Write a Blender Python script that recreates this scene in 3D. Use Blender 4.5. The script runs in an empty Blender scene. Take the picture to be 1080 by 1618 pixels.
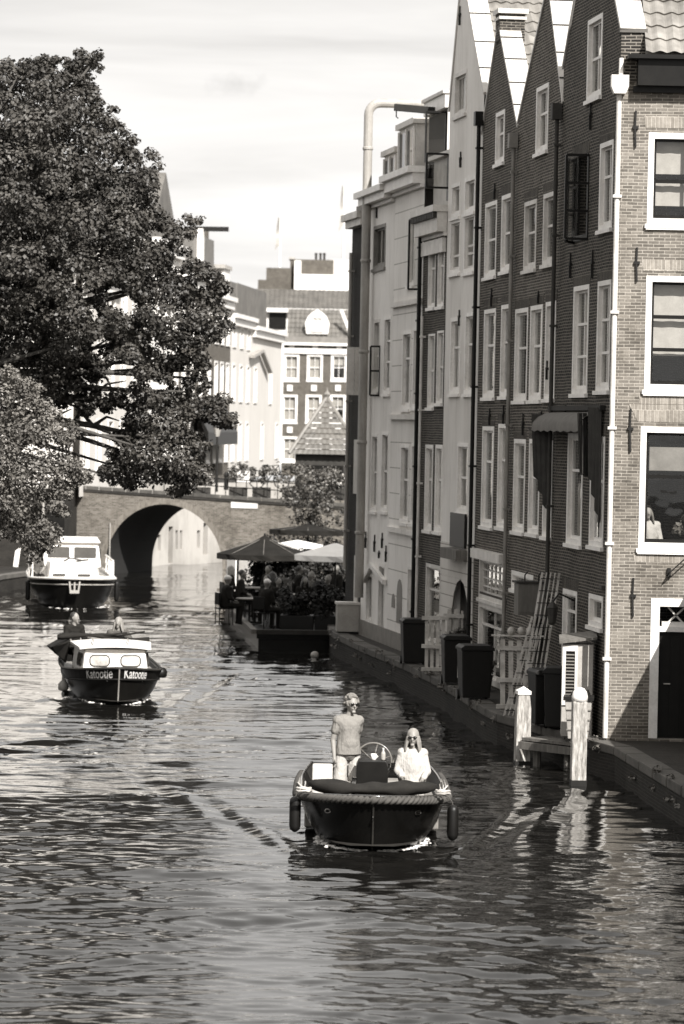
import bpy, bmesh, math, random
import numpy as np
from mathutils import Vector, Matrix, noise
from math import radians, sin, cos, pi, atan, sqrt, exp
rnd = random.Random(7)
SC = bpy.context.scene
COL = SC.collection

# ------------------------------------------------------------------ camera
FPX = 5400.0
EYE = 6.0
PITCH = atan(139 / FPX)
ROLL = radians(1.15)
RM = Matrix.Rotation(pi / 2 - PITCH, 3, 'X') @ Matrix.Rotation(ROLL, 3, 'Z')
cd = bpy.data.cameras.new('camera')
cam = bpy.data.objects.new('camera', cd)
COL.objects.link(cam)
cam.location = (0, 0, EYE)
cam.rotation_euler = RM.to_euler()
cd.sensor_fit = 'HORIZONTAL'
cd.sensor_width = 24
cd.lens = 24 * FPX / 1080
cd.clip_start = 0.5
cd.clip_end = 5000
cd.dof.use_dof = True
cd.dof.focus_distance = 55
cd.dof.aperture_fstop = 2.6
SC.camera = cam

def ray_dir(px, py): return tuple((RM @ Vector((px - 540, -(py - 809), -FPX))).normalized())
# ------------------------------------------------------------------ sky and sun
SUN_EL = radians(40)
SUN_V = Vector((0.42 * cos(SUN_EL), -0.907 * cos(SUN_EL), sin(SUN_EL))).normalized()
SUN_ROT = math.atan2(SUN_V.x, SUN_V.y)
w = bpy.data.worlds.new('World'); SC.world = w; w.use_nodes = True
nt = w.node_tree; N = nt.nodes; L = nt.links
for n in list(N): N.remove(n)
out = N.new('ShaderNodeOutputWorld'); bg = N.new('ShaderNodeBackground')
sky = N.new('ShaderNodeTexSky'); sky.sky_type = 'NISHITA'; sky.sun_disc = False
sky.sun_elevation = SUN_EL; sky.sun_rotation = SUN_ROT; sky.air_density = 1.0; sky.dust_density = 2.0
bw = N.new('ShaderNodeRGBToBW'); L.new(sky.outputs[0], bw.inputs[0])
tc = N.new('ShaderNodeTexCoord'); mp = N.new('ShaderNodeMapping')
mp.inputs['Scale'].default_value = (2.2, 2.2, 22)
mp.inputs['Rotation'].default_value = (0, radians(7), 0)
L.new(tc.outputs['Generated'], mp.inputs[0])
nz = N.new('ShaderNodeTexNoise'); nz.inputs['Scale'].default_value = 2.3; nz.inputs['Detail'].default_value = 6
nz.inputs['Roughness'].default_value = 0.55; nz.inputs['Distortion'].default_value = 0.5
L.new(mp.outputs[0], nz.inputs['Vector'])
cr = N.new('ShaderNodeValToRGB'); cr.color_ramp.elements[0].position = 0.36; cr.color_ramp.elements[1].position = 0.6
cr.color_ramp.elements[0].color = (0, 0, 0, 1); cr.color_ramp.elements[1].color = (1, 1, 1, 1)
L.new(nz.outputs[0], cr.inputs[0])
# clouds replace the sky with a pale veil
SKYK = 13.4
sepz = N.new('ShaderNodeSeparateXYZ'); L.new(tc.outputs['Generated'], sepz.inputs[0])
elv = N.new('ShaderNodeValToRGB'); e_ = elv.color_ramp.elements
for p_, v_ in ((0.0, 0.50), (0.12, 0.42), (0.28, 0.50), (0.6, 0.52)):
    k_ = e_.new(p_); k_.color = (v_, v_, v_, 1)
e_.remove(e_[len(e_) - 1]); e_.remove(e_[0])
L.new(sepz.outputs['Z'], elv.inputs[0])
mr = N.new('ShaderNodeMath'); mr.operation = 'MULTIPLY'; mr.inputs[1].default_value = SKYK; L.new(elv.outputs[0], mr.inputs[0])
mr2 = N.new('ShaderNodeMath'); mr2.operation = 'MULTIPLY'; mr2.inputs[1].default_value = 0.78
L.new(mr.outputs[0], mr2.inputs[0])
skm = N.new('ShaderNodeMix'); skm.data_type = 'FLOAT'; L.new(cr.outputs[0], skm.inputs[0])
L.new(mr2.outputs[0], skm.inputs[2]); L.new(mr.outputs[0], skm.inputs[3])
# one small grey cloud
d0 = ray_dir(372, 135)
vs = N.new('ShaderNodeVectorMath'); vs.operation = 'SUBTRACT'; L.new(tc.outputs['Generated'], vs.inputs[0]); vs.inputs[1].default_value = d0
vm_ = N.new('ShaderNodeVectorMath'); vm_.operation = 'MULTIPLY'; L.new(vs.outputs[0], vm_.inputs[0]); vm_.inputs[1].default_value = (95, 0, 230)
cn = N.new('ShaderNodeTexNoise'); cn.inputs['Scale'].default_value = 130; cn.inputs['Detail'].default_value = 5; cn.inputs['Roughness'].default_value = 0.65; L.new(tc.outputs['Generated'], cn.inputs['Vector'])
ln_ = N.new('ShaderNodeVectorMath'); ln_.operation = 'LENGTH'; L.new(vm_.outputs[0], ln_.inputs[0])
ad_ = N.new('ShaderNodeMath'); ad_.operation = 'MULTIPLY_ADD'; L.new(cn.outputs[0], ad_.inputs[0]); ad_.inputs[1].default_value = 1.9; L.new(ln_.outputs['Value'], ad_.inputs[2])
cm = N.new('ShaderNodeMapRange'); cm.inputs['From Min'].default_value = 0.9; cm.inputs['From Max'].default_value = 1.9; cm.inputs['To Min'].default_value = 0.8; cm.inputs['To Max'].default_value = 1.0; L.new(ad_.outputs[0], cm.inputs['Value'])
cmul = N.new('ShaderNodeMath'); cmul.operation = 'MULTIPLY'; L.new(skm.outputs[0], cmul.inputs[0]); L.new(cm.outputs[0], cmul.inputs[1])
# blend of the physical sky and the veil
bl = N.new('ShaderNodeMix'); bl.data_type = 'FLOAT'; bl.inputs[0].default_value = 0.85
L.new(bw.outputs[0], bl.inputs[2]); L.new(cmul.outputs[0], bl.inputs[3])
tint = N.new('ShaderNodeMix'); tint.data_type = 'RGBA'; tint.blend_type = 'MULTIPLY'; tint.inputs[0].default_value = 1
cmb = N.new('ShaderNodeCombineColor')
for i in range(3): L.new(bl.outputs[0], cmb.inputs[i])
L.new(cmb.outputs[0], tint.inputs[6]); tint.inputs[7].default_value = (1, 0.978, 0.95, 1)
L.new(tint.outputs[2], bg.inputs['Color']); bg.inputs['Strength'].default_value = 0.1
L.new(bg.outputs[0], out.inputs[0])
sd = bpy.data.lights.new('sun', 'SUN'); sd.energy = 4.9; sd.angle = radians(0.5); sd.color = (1, 0.975, 0.945)
so = bpy.data.objects.new('sun', sd); COL.objects.link(so)
so.rotation_euler = SUN_V.to_track_quat('Z', 'Y').to_euler()
so.location = (20, -20, 40)
SC.view_settings.view_transform = 'Standard'
SC.view_settings.look = 'None'
SC.view_settings.exposure = 0.86
SC.view_settings.gamma = 1
SC.render.engine = 'CYCLES'
SC.cycles.max_bounces = 6
SC.cycles.transparent_max_bounces = 12
SC.cycles.caustics_reflective = False
SC.cycles.caustics_refractive = False
SC.cycles.sample_clamp_indirect = 6

# ------------------------------------------------------------------ projection helpers
def ray(px, py):
    d = RM @ Vector((px - 540, -(py - 809), -FPX))
    return d / d.y
def G(px, py, z=0.0):
    d = ray(px, py); t = (z - EYE) / d.z
    return Vector((d.x * t, t, z))
def atY(px, py, Y):
    d = ray(px, py); return Vector((d.x * Y, Y, EYE + d.z * Y))

class Frame:
    """upright plane: s runs along the wall (left to right seen from outside), t outward, z up"""
    def __init__(s, ox, oy, dx, dy, z0=0):
        l = math.hypot(dx, dy); s.o = Vector((ox, oy, z0)); s.d = Vector((dx / l, dy / l, 0)); s.n = Vector((dy / l, -dx / l, 0))
    def P(s, a, t, z): return s.o + s.d * a + s.n * t + Vector((0, 0, z))
    def px(s, px, py, t=0.0):
        d = ray(px, py); o = s.o + s.n * t; c = Vector((0, 0, EYE))
        k = (o - c).dot(s.n) / d.dot(s.n); h = c + d * k - s.o
        return h.dot(s.d), h.z
    def at(s, a, t=0, z=0):
        p = s.P(a, t, z); return Frame(p.x, p.y, s.d.x, s.d.y, p.z)
WORLD = Frame(0, 0, 1, 0)     # s = X, t = -Y
class Plain:
    def P(s, a, t, z): return Vector((a, t, z))
LOC = Plain()                 # s = X, t = Y

# ------------------------------------------------------------------ mesh buffer
class MB:
    def __init__(s, fr=LOC): s.fr = fr; s.v = []; s.f = []; s.mi = []; s.m = 0
    def vert(s, a, t, z): s.v.append((a, t, z)); return len(s.v) - 1
    def face(s, idx): s.f.append(tuple(idx)); s.mi.append(s.m)
    def poly(s, pts):
        i = len(s.v); s.v += [tuple(p) for p in pts]; s.face(range(i, i + len(pts)))
    def box(s, a0, a1, t0, t1, z0, z1):
        a0, a1 = min(a0, a1), max(a0, a1); t0, t1 = min(t0, t1), max(t0, t1); z0, z1 = min(z0, z1), max(z0, z1)
        i = len(s.v)
        s.v += [(a0, t0, z0), (a1, t0, z0), (a1, t1, z0), (a0, t1, z0), (a0, t0, z1), (a1, t0, z1), (a1, t1, z1), (a0, t1, z1)]
        for q in ((0, 3, 2, 1), (4, 5, 6, 7), (0, 1, 5, 4), (1, 2, 6, 5), (2, 3, 7, 6), (3, 0, 4, 7)): s.face([i + k for k in q])
        return s
    def bar(s, p, q, w, h, up=(0, 0, 1)):
        p = Vector(p); q = Vector(q); d = (q - p).normalized(); u = Vector(up)
        x = d.cross(u)
        if x.length < 1e-4: x = d.cross(Vector((0, 1, 0)))
        x.normalize(); y = x.cross(d).normalized(); x *= w / 2; y *= h / 2
        i = len(s.v)
        for c in (p, q):
            for k in (-x - y, x - y, x + y, -x + y): s.v.append(tuple(c + k))
        for a in ((0, 1, 2, 3), (7, 6, 5, 4), (0, 4, 5, 1), (1, 5, 6, 2), (2, 6, 7, 3), (3, 7, 4, 0)): s.face([i + k for k in a])
        return s
    def tube(s, pts, r, seg=8, closed=False, caps=True):
        pts = [Vector(p) for p in pts]; n = len(pts); i0 = len(s.v)
        rr = r if isinstance(r, (list, tuple)) else [r] * n
        px = None
        for k, p in enumerate(pts):
            a = pts[(k - 1) % n] if (k > 0 or closed) else p; b = pts[(k + 1) % n] if (k < n - 1 or closed) else p
            d = (b - a).normalized()
            if px is None:
                px = d.cross(Vector((0, 0, 1)))
                if px.length < 0.05: px = d.cross(Vector((1, 0, 0)))
            px = (px - d * px.dot(d)).normalized(); py = d.cross(px)
            for j in range(seg):
                an = 2 * pi * j / seg; s.v.append(tuple(p + (px * cos(an) + py * sin(an)) * rr[k]))
        m = n if closed else n - 1
        for k in range(m):
            for j in range(seg):
                a = i0 + k * seg + j; b = i0 + k * seg + (j + 1) % seg; c = i0 + ((k + 1) % n) * seg + (j + 1) % seg; d = i0 + ((k + 1) % n) * seg + j
                s.face((a, b, c, d))
        if caps and not closed:
            s.face([i0 + j for j in range(seg)][::-1]); s.face([i0 + (n - 1) * seg + j for j in range(seg)])
        return s
    def lathe(s, prof, c=(0, 0, 0), seg=16):
        i0 = len(s.v)
        for r, z in prof:
            for j in range(seg):
                an = 2 * pi * j / seg; s.v.append((c[0] + r * cos(an), c[1] + r * sin(an), c[2] + z))
        for k in range(len(prof) - 1):
            for j in range(seg):
                s.face((i0 + k * seg + j, i0 + k * seg + (j + 1) % seg, i0 + (k + 1) * seg + (j + 1) % seg, i0 + (k + 1) * seg + j))
        s.face([i0 + j for j in range(seg)][::-1]); s.face([i0 + (len(prof) - 1) * seg + j for j in range(seg)])
        return s
    def cap(s, a, b, ra, rb=None, seg=12, n=4):
        """tapered capsule, closed"""
        a = Vector(a); b = Vector(b); rb = ra if rb is None else rb
        d = b - a; l = d.length
        d = d / l if l > 1e-6 else Vector((0, 0, 1))
        x = d.cross(Vector((0, 1, 0)))
        if x.length < 0.1: x = d.cross(Vector((1, 0, 0)))
        x.normalize(); y = d.cross(x); i0 = len(s.v); R = []
        for k in range(n + 1):
            an = -pi / 2 + (pi / 2) * k / n; R.append((a + d * ra * sin(an), max(ra * cos(an), 1e-4)))
        for k in range(n + 1):
            an = (pi / 2) * k / n; R.append((b + d * rb * sin(an), max(rb * cos(an), 1e-4)))
        for c, r in R:
            for j in range(seg):
                an = 2 * pi * j / seg; s.v.append(tuple(c + (x * cos(an) + y * sin(an)) * r))
        for k in range(len(R) - 1):
            for j in range(seg): s.face((i0 + k * seg + j, i0 + k * seg + (j + 1) % seg, i0 + (k + 1) * seg + (j + 1) % seg, i0 + (k + 1) * seg + j))
        s.face([i0 + j for j in range(seg)][::-1]); s.face([i0 + (len(R) - 1) * seg + j for j in range(seg)])
        return s
    def ell(s, c, r, seg=16, n=10, rot=None, fn=None):
        i0 = len(s.v); c = Vector(c)
        for k in range(n + 1):
            an = -pi / 2 + pi * k / n
            for j in range(seg):
                bn = 2 * pi * j / seg; p = Vector((cos(bn) * max(cos(an), 1e-3) * r[0], sin(bn) * max(cos(an), 1e-3) * r[1], sin(an) * r[2]))
                if fn: p = fn(p)
                if rot: p = rot @ p
                s.v.append(tuple(c + p))
        for k in range(n):
            for j in range(seg): s.face((i0 + k * seg + j, i0 + k * seg + (j + 1) % seg, i0 + (k + 1) * seg + (j + 1) % seg, i0 + (k + 1) * seg + j))
        s.face([i0 + j for j in range(seg)][::-1]); s.face([i0 + n * seg + j for j in range(seg)])
        return s
    def ecyl(s, c0, r0, c1, r1, seg=24):
        i0 = len(s.v); R = []
        for k in range(5): f = k / 4; R.append((Vector(c0).lerp(Vector(c1), f), r0[0] + (r1[0] - r0[0]) * f, r0[1] + (r1[1] - r0[1]) * f))
        for c, a, b in R:
            for j in range(seg): an = 2 * pi * j / seg; s.v.append((c.x + a * cos(an), c.y + b * sin(an), c.z))
        for k in range(4):
            for j in range(seg): s.face((i0 + k * seg + j, i0 + k * seg + (j + 1) % seg, i0 + (k + 1) * seg + (j + 1) % seg, i0 + (k + 1) * seg + j))
        s.face([i0 + j for j in range(seg)][::-1]); s.face([i0 + 4 * seg + j for j in range(seg)]); return s
    def prism(s, poly, t0, t1):
        """polygon in (s,z) extruded from t0 to t1"""
        n = len(poly); i = len(s.v)
        s.v += [(a, t0, z) for a, z in poly] + [(a, t1, z) for a, z in poly]
        s.face([i + k for k in range(n)]); s.face([i + n + k for k in range(n)][::-1])
        for k in range(n): s.face((i + k, i + (k + 1) % n, i + n + (k + 1) % n, i + n + k))
        return s
    def flatz(s, poly, z0, z1):
        """polygon in (s,t) extruded from z0 to z1"""
        n = len(poly); i = len(s.v)
        s.v += [(a, t, z0) for a, t in poly] + [(a, t, z1) for a, t in poly]
        s.face([i + k for k in range(n)][::-1]); s.face([i + n + k for k in range(n)])
        for k in range(n): s.face((i + k, i + (k + 1) % n, i + n + (k + 1) % n, i + n + k))
        return s
    def build(s, name, mat, parent=None, smooth=False, bevel=0, kind=None, label=None, fixn=True, remesh=0, smooth_it=0):
        me = bpy.data.meshes.new(name)
        inv = ROOTM[parent.name].inverted() if parent is not None else Matrix.Identity(4)
        P = s.fr.P
        co = [tuple(inv @ P(*v)) for v in s.v] if s.fr is not LOC or parent is not None and ROOTM[parent.name] != Matrix.Identity(4) else s.v
        me.from_pydata(co, [], s.f)
        mats = mat if isinstance(mat, (list, tuple)) else [mat]
        for m in mats: me.materials.append(m)
        if len(mats) > 1: me.polygons.foreach_set('material_index', s.mi)
        # metric box-projected uvs from local wall coordinates
        uv = me.uv_layers.new(name='uv')
        vv = s.v; arr = []
        for f in s.f:
            a = vv[f[0]]; b = vv[f[1]]; c = vv[f[2]]
            e = (b[0]-a[0], b[1]-a[1], b[2]-a[2]); g = (c[0]-a[0], c[1]-a[1], c[2]-a[2])
            n = (abs(e[1]*g[2]-e[2]*g[1]), abs(e[2]*g[0]-e[0]*g[2]), abs(e[0]*g[1]-e[1]*g[0]))
            if n[2] >= n[0] and n[2] >= n[1]: k = (0, 1)
            elif n[1] >= n[0]: k = (0, 2)
            else: k = (1, 2)
            for i in f: arr += [vv[i][k[0]], vv[i][k[1]]]
        uv.data.foreach_set('uv', arr)
        if fixn:
            bm = bmesh.new(); bm.from_mesh(me); bmesh.ops.recalc_face_normals(bm, faces=bm.faces)
            if bevel:
                bmesh.ops.remove_doubles(bm, verts=bm.verts, dist=1e-5)
                ed = [e for e in bm.edges if len(e.link_faces) == 2 and e.calc_face_angle(0) > 0.6]
                bmesh.ops.bevel(bm, geom=ed, offset=bevel, segments=2, profile=0.6, affect='EDGES', clamp_overlap=True)
            bm.to_mesh(me); bm.free()
        if smooth: me.polygons.foreach_set('use_smooth', [True] * len(me.polygons))
        o = bpy.data.objects.new(name, me); COL.objects.link(o)
        if remesh:
            md = o.modifiers.new('r', 'REMESH'); md.mode = 'VOXEL'; md.voxel_size = remesh; md.use_smooth_shade = True
            if smooth_it:
                m2 = o.modifiers.new('s', 'SMOOTH'); m2.iterations = smooth_it; m2.factor = 0.5
            dg = bpy.context.evaluated_depsgraph_get()
            nm = bpy.data.meshes.new_from_object(o.evaluated_get(dg)); o.modifiers.clear(); o.data = nm; nm.name = name
            if not nm.materials: nm.materials.append(mats[0])
            nm.polygons.foreach_set('use_smooth', [True] * len(nm.polygons))
        if parent is not None: o.parent = parent
        ROOTM[o.name] = ROOTM[parent.name] if parent is not None else Matrix.Identity(4)
        if kind: o['kind'] = kind
        if label: o['label'] = label
        return o
ROOTM = {}
def thing(name, label, cat, loc=(0, 0, 0), group=None, rotz=0):
    o = bpy.data.objects.new(name, None); COL.objects.link(o); o.empty_display_size = 0.3
    o.location = loc; o.rotation_euler = (0, 0, rotz)
    ROOTM[o.name] = Matrix.Translation(Vector(loc)) @ Matrix.Rotation(rotz, 4, 'Z')
    o['label'] = label; o['category'] = cat
    if group: o['group'] = group
    return o
def tag(o, label, cat, group=None):
    o['label'] = label; o['category'] = cat
    if group: o['group'] = group
    return o
def copy_tree(o, parent=None):
    c = o.copy(); COL.objects.link(c)
    if parent is not None: c.parent = parent
    ROOTM[c.name] = ROOTM[o.name]
    for ch in [x for x in COL.objects if x.parent == o]: copy_tree(ch, c)
    return c
def dup(o, label, loc, rotz=None, scale=None):
    c = copy_tree(o); c['label'] = label; c.location = loc
    if rotz is not None: c.rotation_euler.z = rotz
    if scale: c.scale = scale
    return c

# ------------------------------------------------------------------ materials (black and white print: neutral greys, slightly warm)
def grey(v):
    k = 1 - min(v, 1)
    return (v, v * (0.985 - 0.05 * k), v * (0.965 - 0.13 * k), 1)
class NT:
    def __init__(s, name):
        m = bpy.data.materials.new(name); m.use_nodes = True; s.m = m; s.t = m.node_tree
        s.b = s.t.nodes['Principled BSDF']; s.out = s.t.nodes['Material Output']
    def n(s, t, **k):
        x = s.t.nodes.new('ShaderNode' + t)
        for a, b in k.items():
            if a.startswith('i_'): x.inputs[a[2:].replace('_', ' ')].default_value = b
            else: setattr(x, a, b)
        return x
    def l(s, a, b): s.t.links.new(a, b)
    def noise(s, scale, detail=4, rough=0.5, src='Object', stretch=None):
        t = s.n('TexCoord'); z = s.n('TexNoise'); z.inputs['Scale'].default_value = scale; z.inputs['Detail'].default_value = detail
        z.inputs['Roughness'].default_value = rough
        if stretch:
            mp = s.n('Mapping'); mp.inputs['Scale'].default_value = stretch; s.l(t.outputs[src], mp.inputs[0]); s.l(mp.outputs[0], z.inputs['Vector'])
        else: s.l(t.outputs[src], z.inputs['Vector'])
        return z.outputs[0]
    def ramp(s, src, stops):
        r = s.n('ValToRGB'); e = r.color_ramp.elements
        while len(e) < len(stops): e.new(0.5)
        for i, (p, v) in enumerate(stops): e[i].position = p; e[i].color = grey(v)
        s.l(src, r.inputs[0]); return r.outputs[0]
    def mix(s, a, b, f, mode='MIX'):
        x = s.n('Mix', data_type='RGBA', blend_type=mode)
        for sock, v in ((x.inputs[0], f), (x.inputs[6], a), (x.inputs[7], b)):
            if hasattr(v, 'is_linked'): s.l(v, sock)
            else: sock.default_value = v
        return x.outputs[2]
    def bump(s, h, st=0.3, d=0.02):
        x = s.n('Bump'); x.inputs['Strength'].default_value = st; x.inputs['Distance'].default_value = d
        s.l(h, x.inputs['Height']); s.l(x.outputs[0], s.b.inputs['Normal'])
MC = {}
def M(name, v, rough=0.6, var=0.25, scale=3.0, bump=0.15, metal=0, spec=0.5, stretch=None, coat=0, src='Object', fine=None):
    """generic painted, wooden or mineral surface with blotchy wear"""
    if name in MC: return MC[name]
    n = NT(name); b = n.b
    a = n.noise(scale, 6, 0.6, src, stretch)
    c = n.ramp(a, [(0.3, v * (1 - var)), (0.52, v), (0.72, min(v * (1 + var), 0.92))])
    f = n.noise(fine or scale * 9, 5, 0.65, src, stretch)
    c = n.mix(c, n.ramp(f, [(0.3, 0.72), (0.6, 1.0)]), 0.5 if var > 0.08 else 0.2, 'MULTIPLY')
    n.l(c, b.inputs['Base Color'])
    b.inputs['Roughness'].default_value = rough; b.inputs['Metallic'].default_value = metal
    b.inputs['Specular IOR Level'].default_value = spec; b.inputs['Coat Weight'].default_value = coat
    if bump: n.bump(f, bump, 0.01)
    MC[name] = n.m; return n.m
def cloth(name, v):
    if name in MC: return MC[name]
    n = NT(name); b = n.b
    c = n.ramp(n.noise(11, 5, 0.6), [(0.3, v * 0.88), (0.7, v)]); n.l(c, b.inputs['Base Color']); b.inputs['Roughness'].default_value = 0.92; b.inputs['Specular IOR Level'].default_value = 0.15
    f = n.n('Bump'); f.inputs['Strength'].default_value = 1.0; f.inputs['Distance'].default_value = 0.055; n.l(n.noise(5.5, 3, 0.55, stretch=(1.6, 1.6, 0.75)), f.inputs['Height'])
    g = n.n('Bump'); g.inputs['Strength'].default_value = 0.6; g.inputs['Distance'].default_value = 0.012; n.l(n.noise(26, 3, 0.5, stretch=(1, 1, .6)), g.inputs['Height']); n.l(f.outputs[0], g.inputs['Normal'])
    n.l(g.outputs[0], b.inputs['Normal']); MC[name] = n.m; return n.m
def brick(name, c1, c2, mort, bw=0.19, rh=0.056, ms=0.009, stain=0.35, rough=0.85, bumpd=0.012):
    n = NT(name); b = n.b
    uv = n.n('TexCoord')
    wob = n.n('TexNoise'); wob.inputs['Scale'].default_value = 0.8; n.l(uv.outputs['UV'], wob.inputs['Vector'])
    vm = n.n('VectorMath', operation='SCALE'); vm.inputs['Scale'].default_value = 0.05; n.l(wob.outputs['Color'], vm.inputs[0])
    va = n.n('VectorMath', operation='ADD'); n.l(uv.outputs['UV'], va.inputs[0]); n.l(vm.outputs[0], va.inputs[1])
    t = n.n('TexBrick'); t.inputs['Scale'].default_value = 1; t.inputs['Brick Width'].default_value = bw; t.inputs['Row Height'].default_value = rh
    t.inputs['Mortar Size'].default_value = ms; t.inputs['Mortar Smooth'].default_value = 0.35; t.inputs['Bias'].default_value = -0.1
    t.inputs['Color1'].default_value = grey(c1); t.inputs['Color2'].default_value = grey(c2); t.inputs['Mortar'].default_value = grey(mort)
    n.l(va.outputs[0], t.inputs['Vector'])
    big = n.ramp(n.noise(0.7, 7, 0.65), [(0.32, 1 - stain), (0.5, 0.95), (0.7, 1.0)])
    fin = n.ramp(n.noise(14, 4, 0.7), [(0.3, 0.7), (0.65, 1.0)])
    mid = n.ramp(n.noise(3.2, 6, 0.75, stretch=(1, 1, 0.6)), [(0.3, 0.5), (0.5, 0.9), (0.7, 1.0)])
    c = n.mix(t.outputs['Color'], big, 1.0, 'MULTIPLY'); c = n.mix(c, mid, 0.7, 'MULTIPLY'); c = n.mix(c, fin, 0.8, 'MULTIPLY')
    n.l(c, b.inputs['Base Color']); b.inputs['Roughness'].default_value = rough; b.inputs['Specular IOR Level'].default_value = 0.3
    inv = n.n('Math', operation='SUBTRACT'); inv.inputs[0].default_value = 1; n.l(t.outputs['Fac'], inv.inputs[1])
    ad = n.n('Math', operation='MULTIPLY_ADD'); n.l(n.noise(30, 3, 0.6), ad.inputs[0]); ad.inputs[1].default_value = 0.5; n.l(inv.outputs[0], ad.inputs[2])
    n.bump(ad.outputs[0], 0.8, bumpd); return n.m
LINT = brick('lintel_brick', 0.03, 0.09, 0.2, bw=0.065, rh=0.22)
BRX = brick('near_black_brick', 0.014, 0.022, 0.03)  # brick close to black, darker than the other walls
def plaster(name, v, stain=0.25, joints=0):
    n = NT(name); b = n.b
    big = n.ramp(n.noise(0.5, 7, 0.62, stretch=(1, 1, 0.45)), [(0.3, v * (1 - stain)), (0.55, v), (0.75, v * 1.04)])
    st = n.ramp(n.noise(2.2, 6, 0.7, stretch=(3, 3, 0.35)), [(0.28, 0.72), (0.48, 1.0)])
    c = n.mix(big, st, 0.6, 'MULTIPLY')
    h = n.noise(18, 5, 0.6)
    if joints:
        uv = n.n('TexCoord'); t = n.n('TexBrick'); t.inputs['Scale'].default_value = 1; t.inputs['Brick Width'].default_value = 40
        t.inputs['Row Height'].default_value = joints; t.inputs['Mortar Size'].default_value = 0.012; t.offset = 0
        t.inputs['Color1'].default_value = t.inputs['Color2'].default_value = (1, 1, 1, 1); t.inputs['Mortar'].default_value = (0.45, 0.44, 0.42, 1)
        n.l(uv.outputs['UV'], t.inputs['Vector']); c = n.mix(c, t.outputs['Color'], 1.0, 'MULTIPLY')
    n.l(c, b.inputs['Base Color']); b.inputs['Roughness'].default_value = 0.8; b.inputs['Specular IOR Level'].default_value = 0.3
    n.bump(h, 0.35, 0.02); return n.m
def glassmat():
    n = NT('window_glass'); t = n.t
    tr = n.n('BsdfTransparent'); tr.inputs[0].default_value = (0.88, 0.88, 0.87, 1)
    gl = n.n('BsdfGlossy'); gl.inputs['Roughness'].default_value = 0.015; gl.inputs[0].default_value = (0.95, 0.95, 0.94, 1)
    lw = n.n('LayerWeight'); lw.inputs[0].default_value = 0.5
    pw = n.n('Math', operation='POWER'); n.l(lw.outputs['Facing'], pw.inputs[0]); pw.inputs[1].default_value = 4.5
    fr = n.n('Math', operation='MULTIPLY_ADD'); n.l(pw.outputs[0], fr.inputs[0]); fr.inputs[1].default_value = 0.55; fr.inputs[2].default_value = 0.06
    bp = n.n('Bump'); bp.inputs['Strength'].default_value = 0.25; bp.inputs['Distance'].default_value = 0.02
    n.l(n.noise(1.6, 2, 0.4), bp.inputs['Height']); n.l(bp.outputs[0], gl.inputs['Normal'])
    mx = n.n('MixShader'); n.l(fr.outputs[0], mx.inputs[0]); n.l(tr.outputs[0], mx.inputs[1]); n.l(gl.outputs[0], mx.inputs[2])
    n.l(mx.outputs[0], n.out.inputs[0]); return n.m
GLASS = glassmat()
WHITE = M('white_paint', 0.78, 0.45, 0.12, 2.5, 0.05)
CREAM = M('aged_white_paint', 0.62, 0.5, 0.2, 2.5, 0.08)
DARKP = M('black_paint', 0.009, 0.4, 0.3, 4, 0.05, spec=0.2)
DGREY = M('dark_grey_paint', 0.04, 0.6, 0.3, 4, 0.08, spec=0.25)
MGREY = M('mid_grey_paint', 0.2, 0.55, 0.25, 3, 0.08)
LGREY = M('light_grey_paint', 0.38, 0.5, 0.2, 3, 0.06)
CURT = M('curtain_cloth', 0.42, 0.9, 0.12, 6, 0.1)
IRON = M('wrought_iron', 0.014, 0.6, 0.3, 8, 0.2, spec=0.25)
LEAD = M('whitewashed_lead', 0.55, 0.5, 0.15, 1.6, 0.1)
ZINC = M('zinc', 0.34, 0.42, 0.22, 3, 0.06, stretch=(1, 1, 0.4))
WOOD = M('weathered_wood', 0.13, 0.8, 0.4, 3, 0.5, stretch=(6, 6, 0.7))
PALLET = M('bleached_pallet_wood', 0.5, 0.8, 0.4, 3, 0.5)
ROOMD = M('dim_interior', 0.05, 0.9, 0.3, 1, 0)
STONE = M('quay_stone', 0.085, 0.85, 0.45, 1.4, 0.6)
PAVE = brick('paving_clinker', 0.03, 0.05, 0.025, 0.2, 0.1, 0.008, 0.4)
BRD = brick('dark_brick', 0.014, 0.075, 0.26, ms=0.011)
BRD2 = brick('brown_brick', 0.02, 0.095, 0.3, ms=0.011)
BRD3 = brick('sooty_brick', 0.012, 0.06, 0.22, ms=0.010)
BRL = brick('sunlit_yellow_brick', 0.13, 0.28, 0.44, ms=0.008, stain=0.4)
BRQ = brick('quay_brick', 0.018, 0.034, 0.04, stain=0.55)
BRB = brick('bridge_brick', 0.13, 0.3, 0.32, stain=0.45)
BRF = brick('far_brick', 0.11, 0.16, 0.2, stain=0.2)
PLW = plaster('cream_stucco', 0.76, 0.22)
PLW2 = plaster('pale_stucco_with_joints', 0.8, 0.16, joints=0.62)
PLG = plaster('whitewashed_stucco', 0.82, 0.18)
PLQ = plaster('stained_cellar_wall', 0.42, 0.5)
PLWF = plaster('bright_white_stucco', 0.6, 0.08)
RUST = plaster('rusticated_stucco', 0.6, 0.25, joints=0.28)

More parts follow.
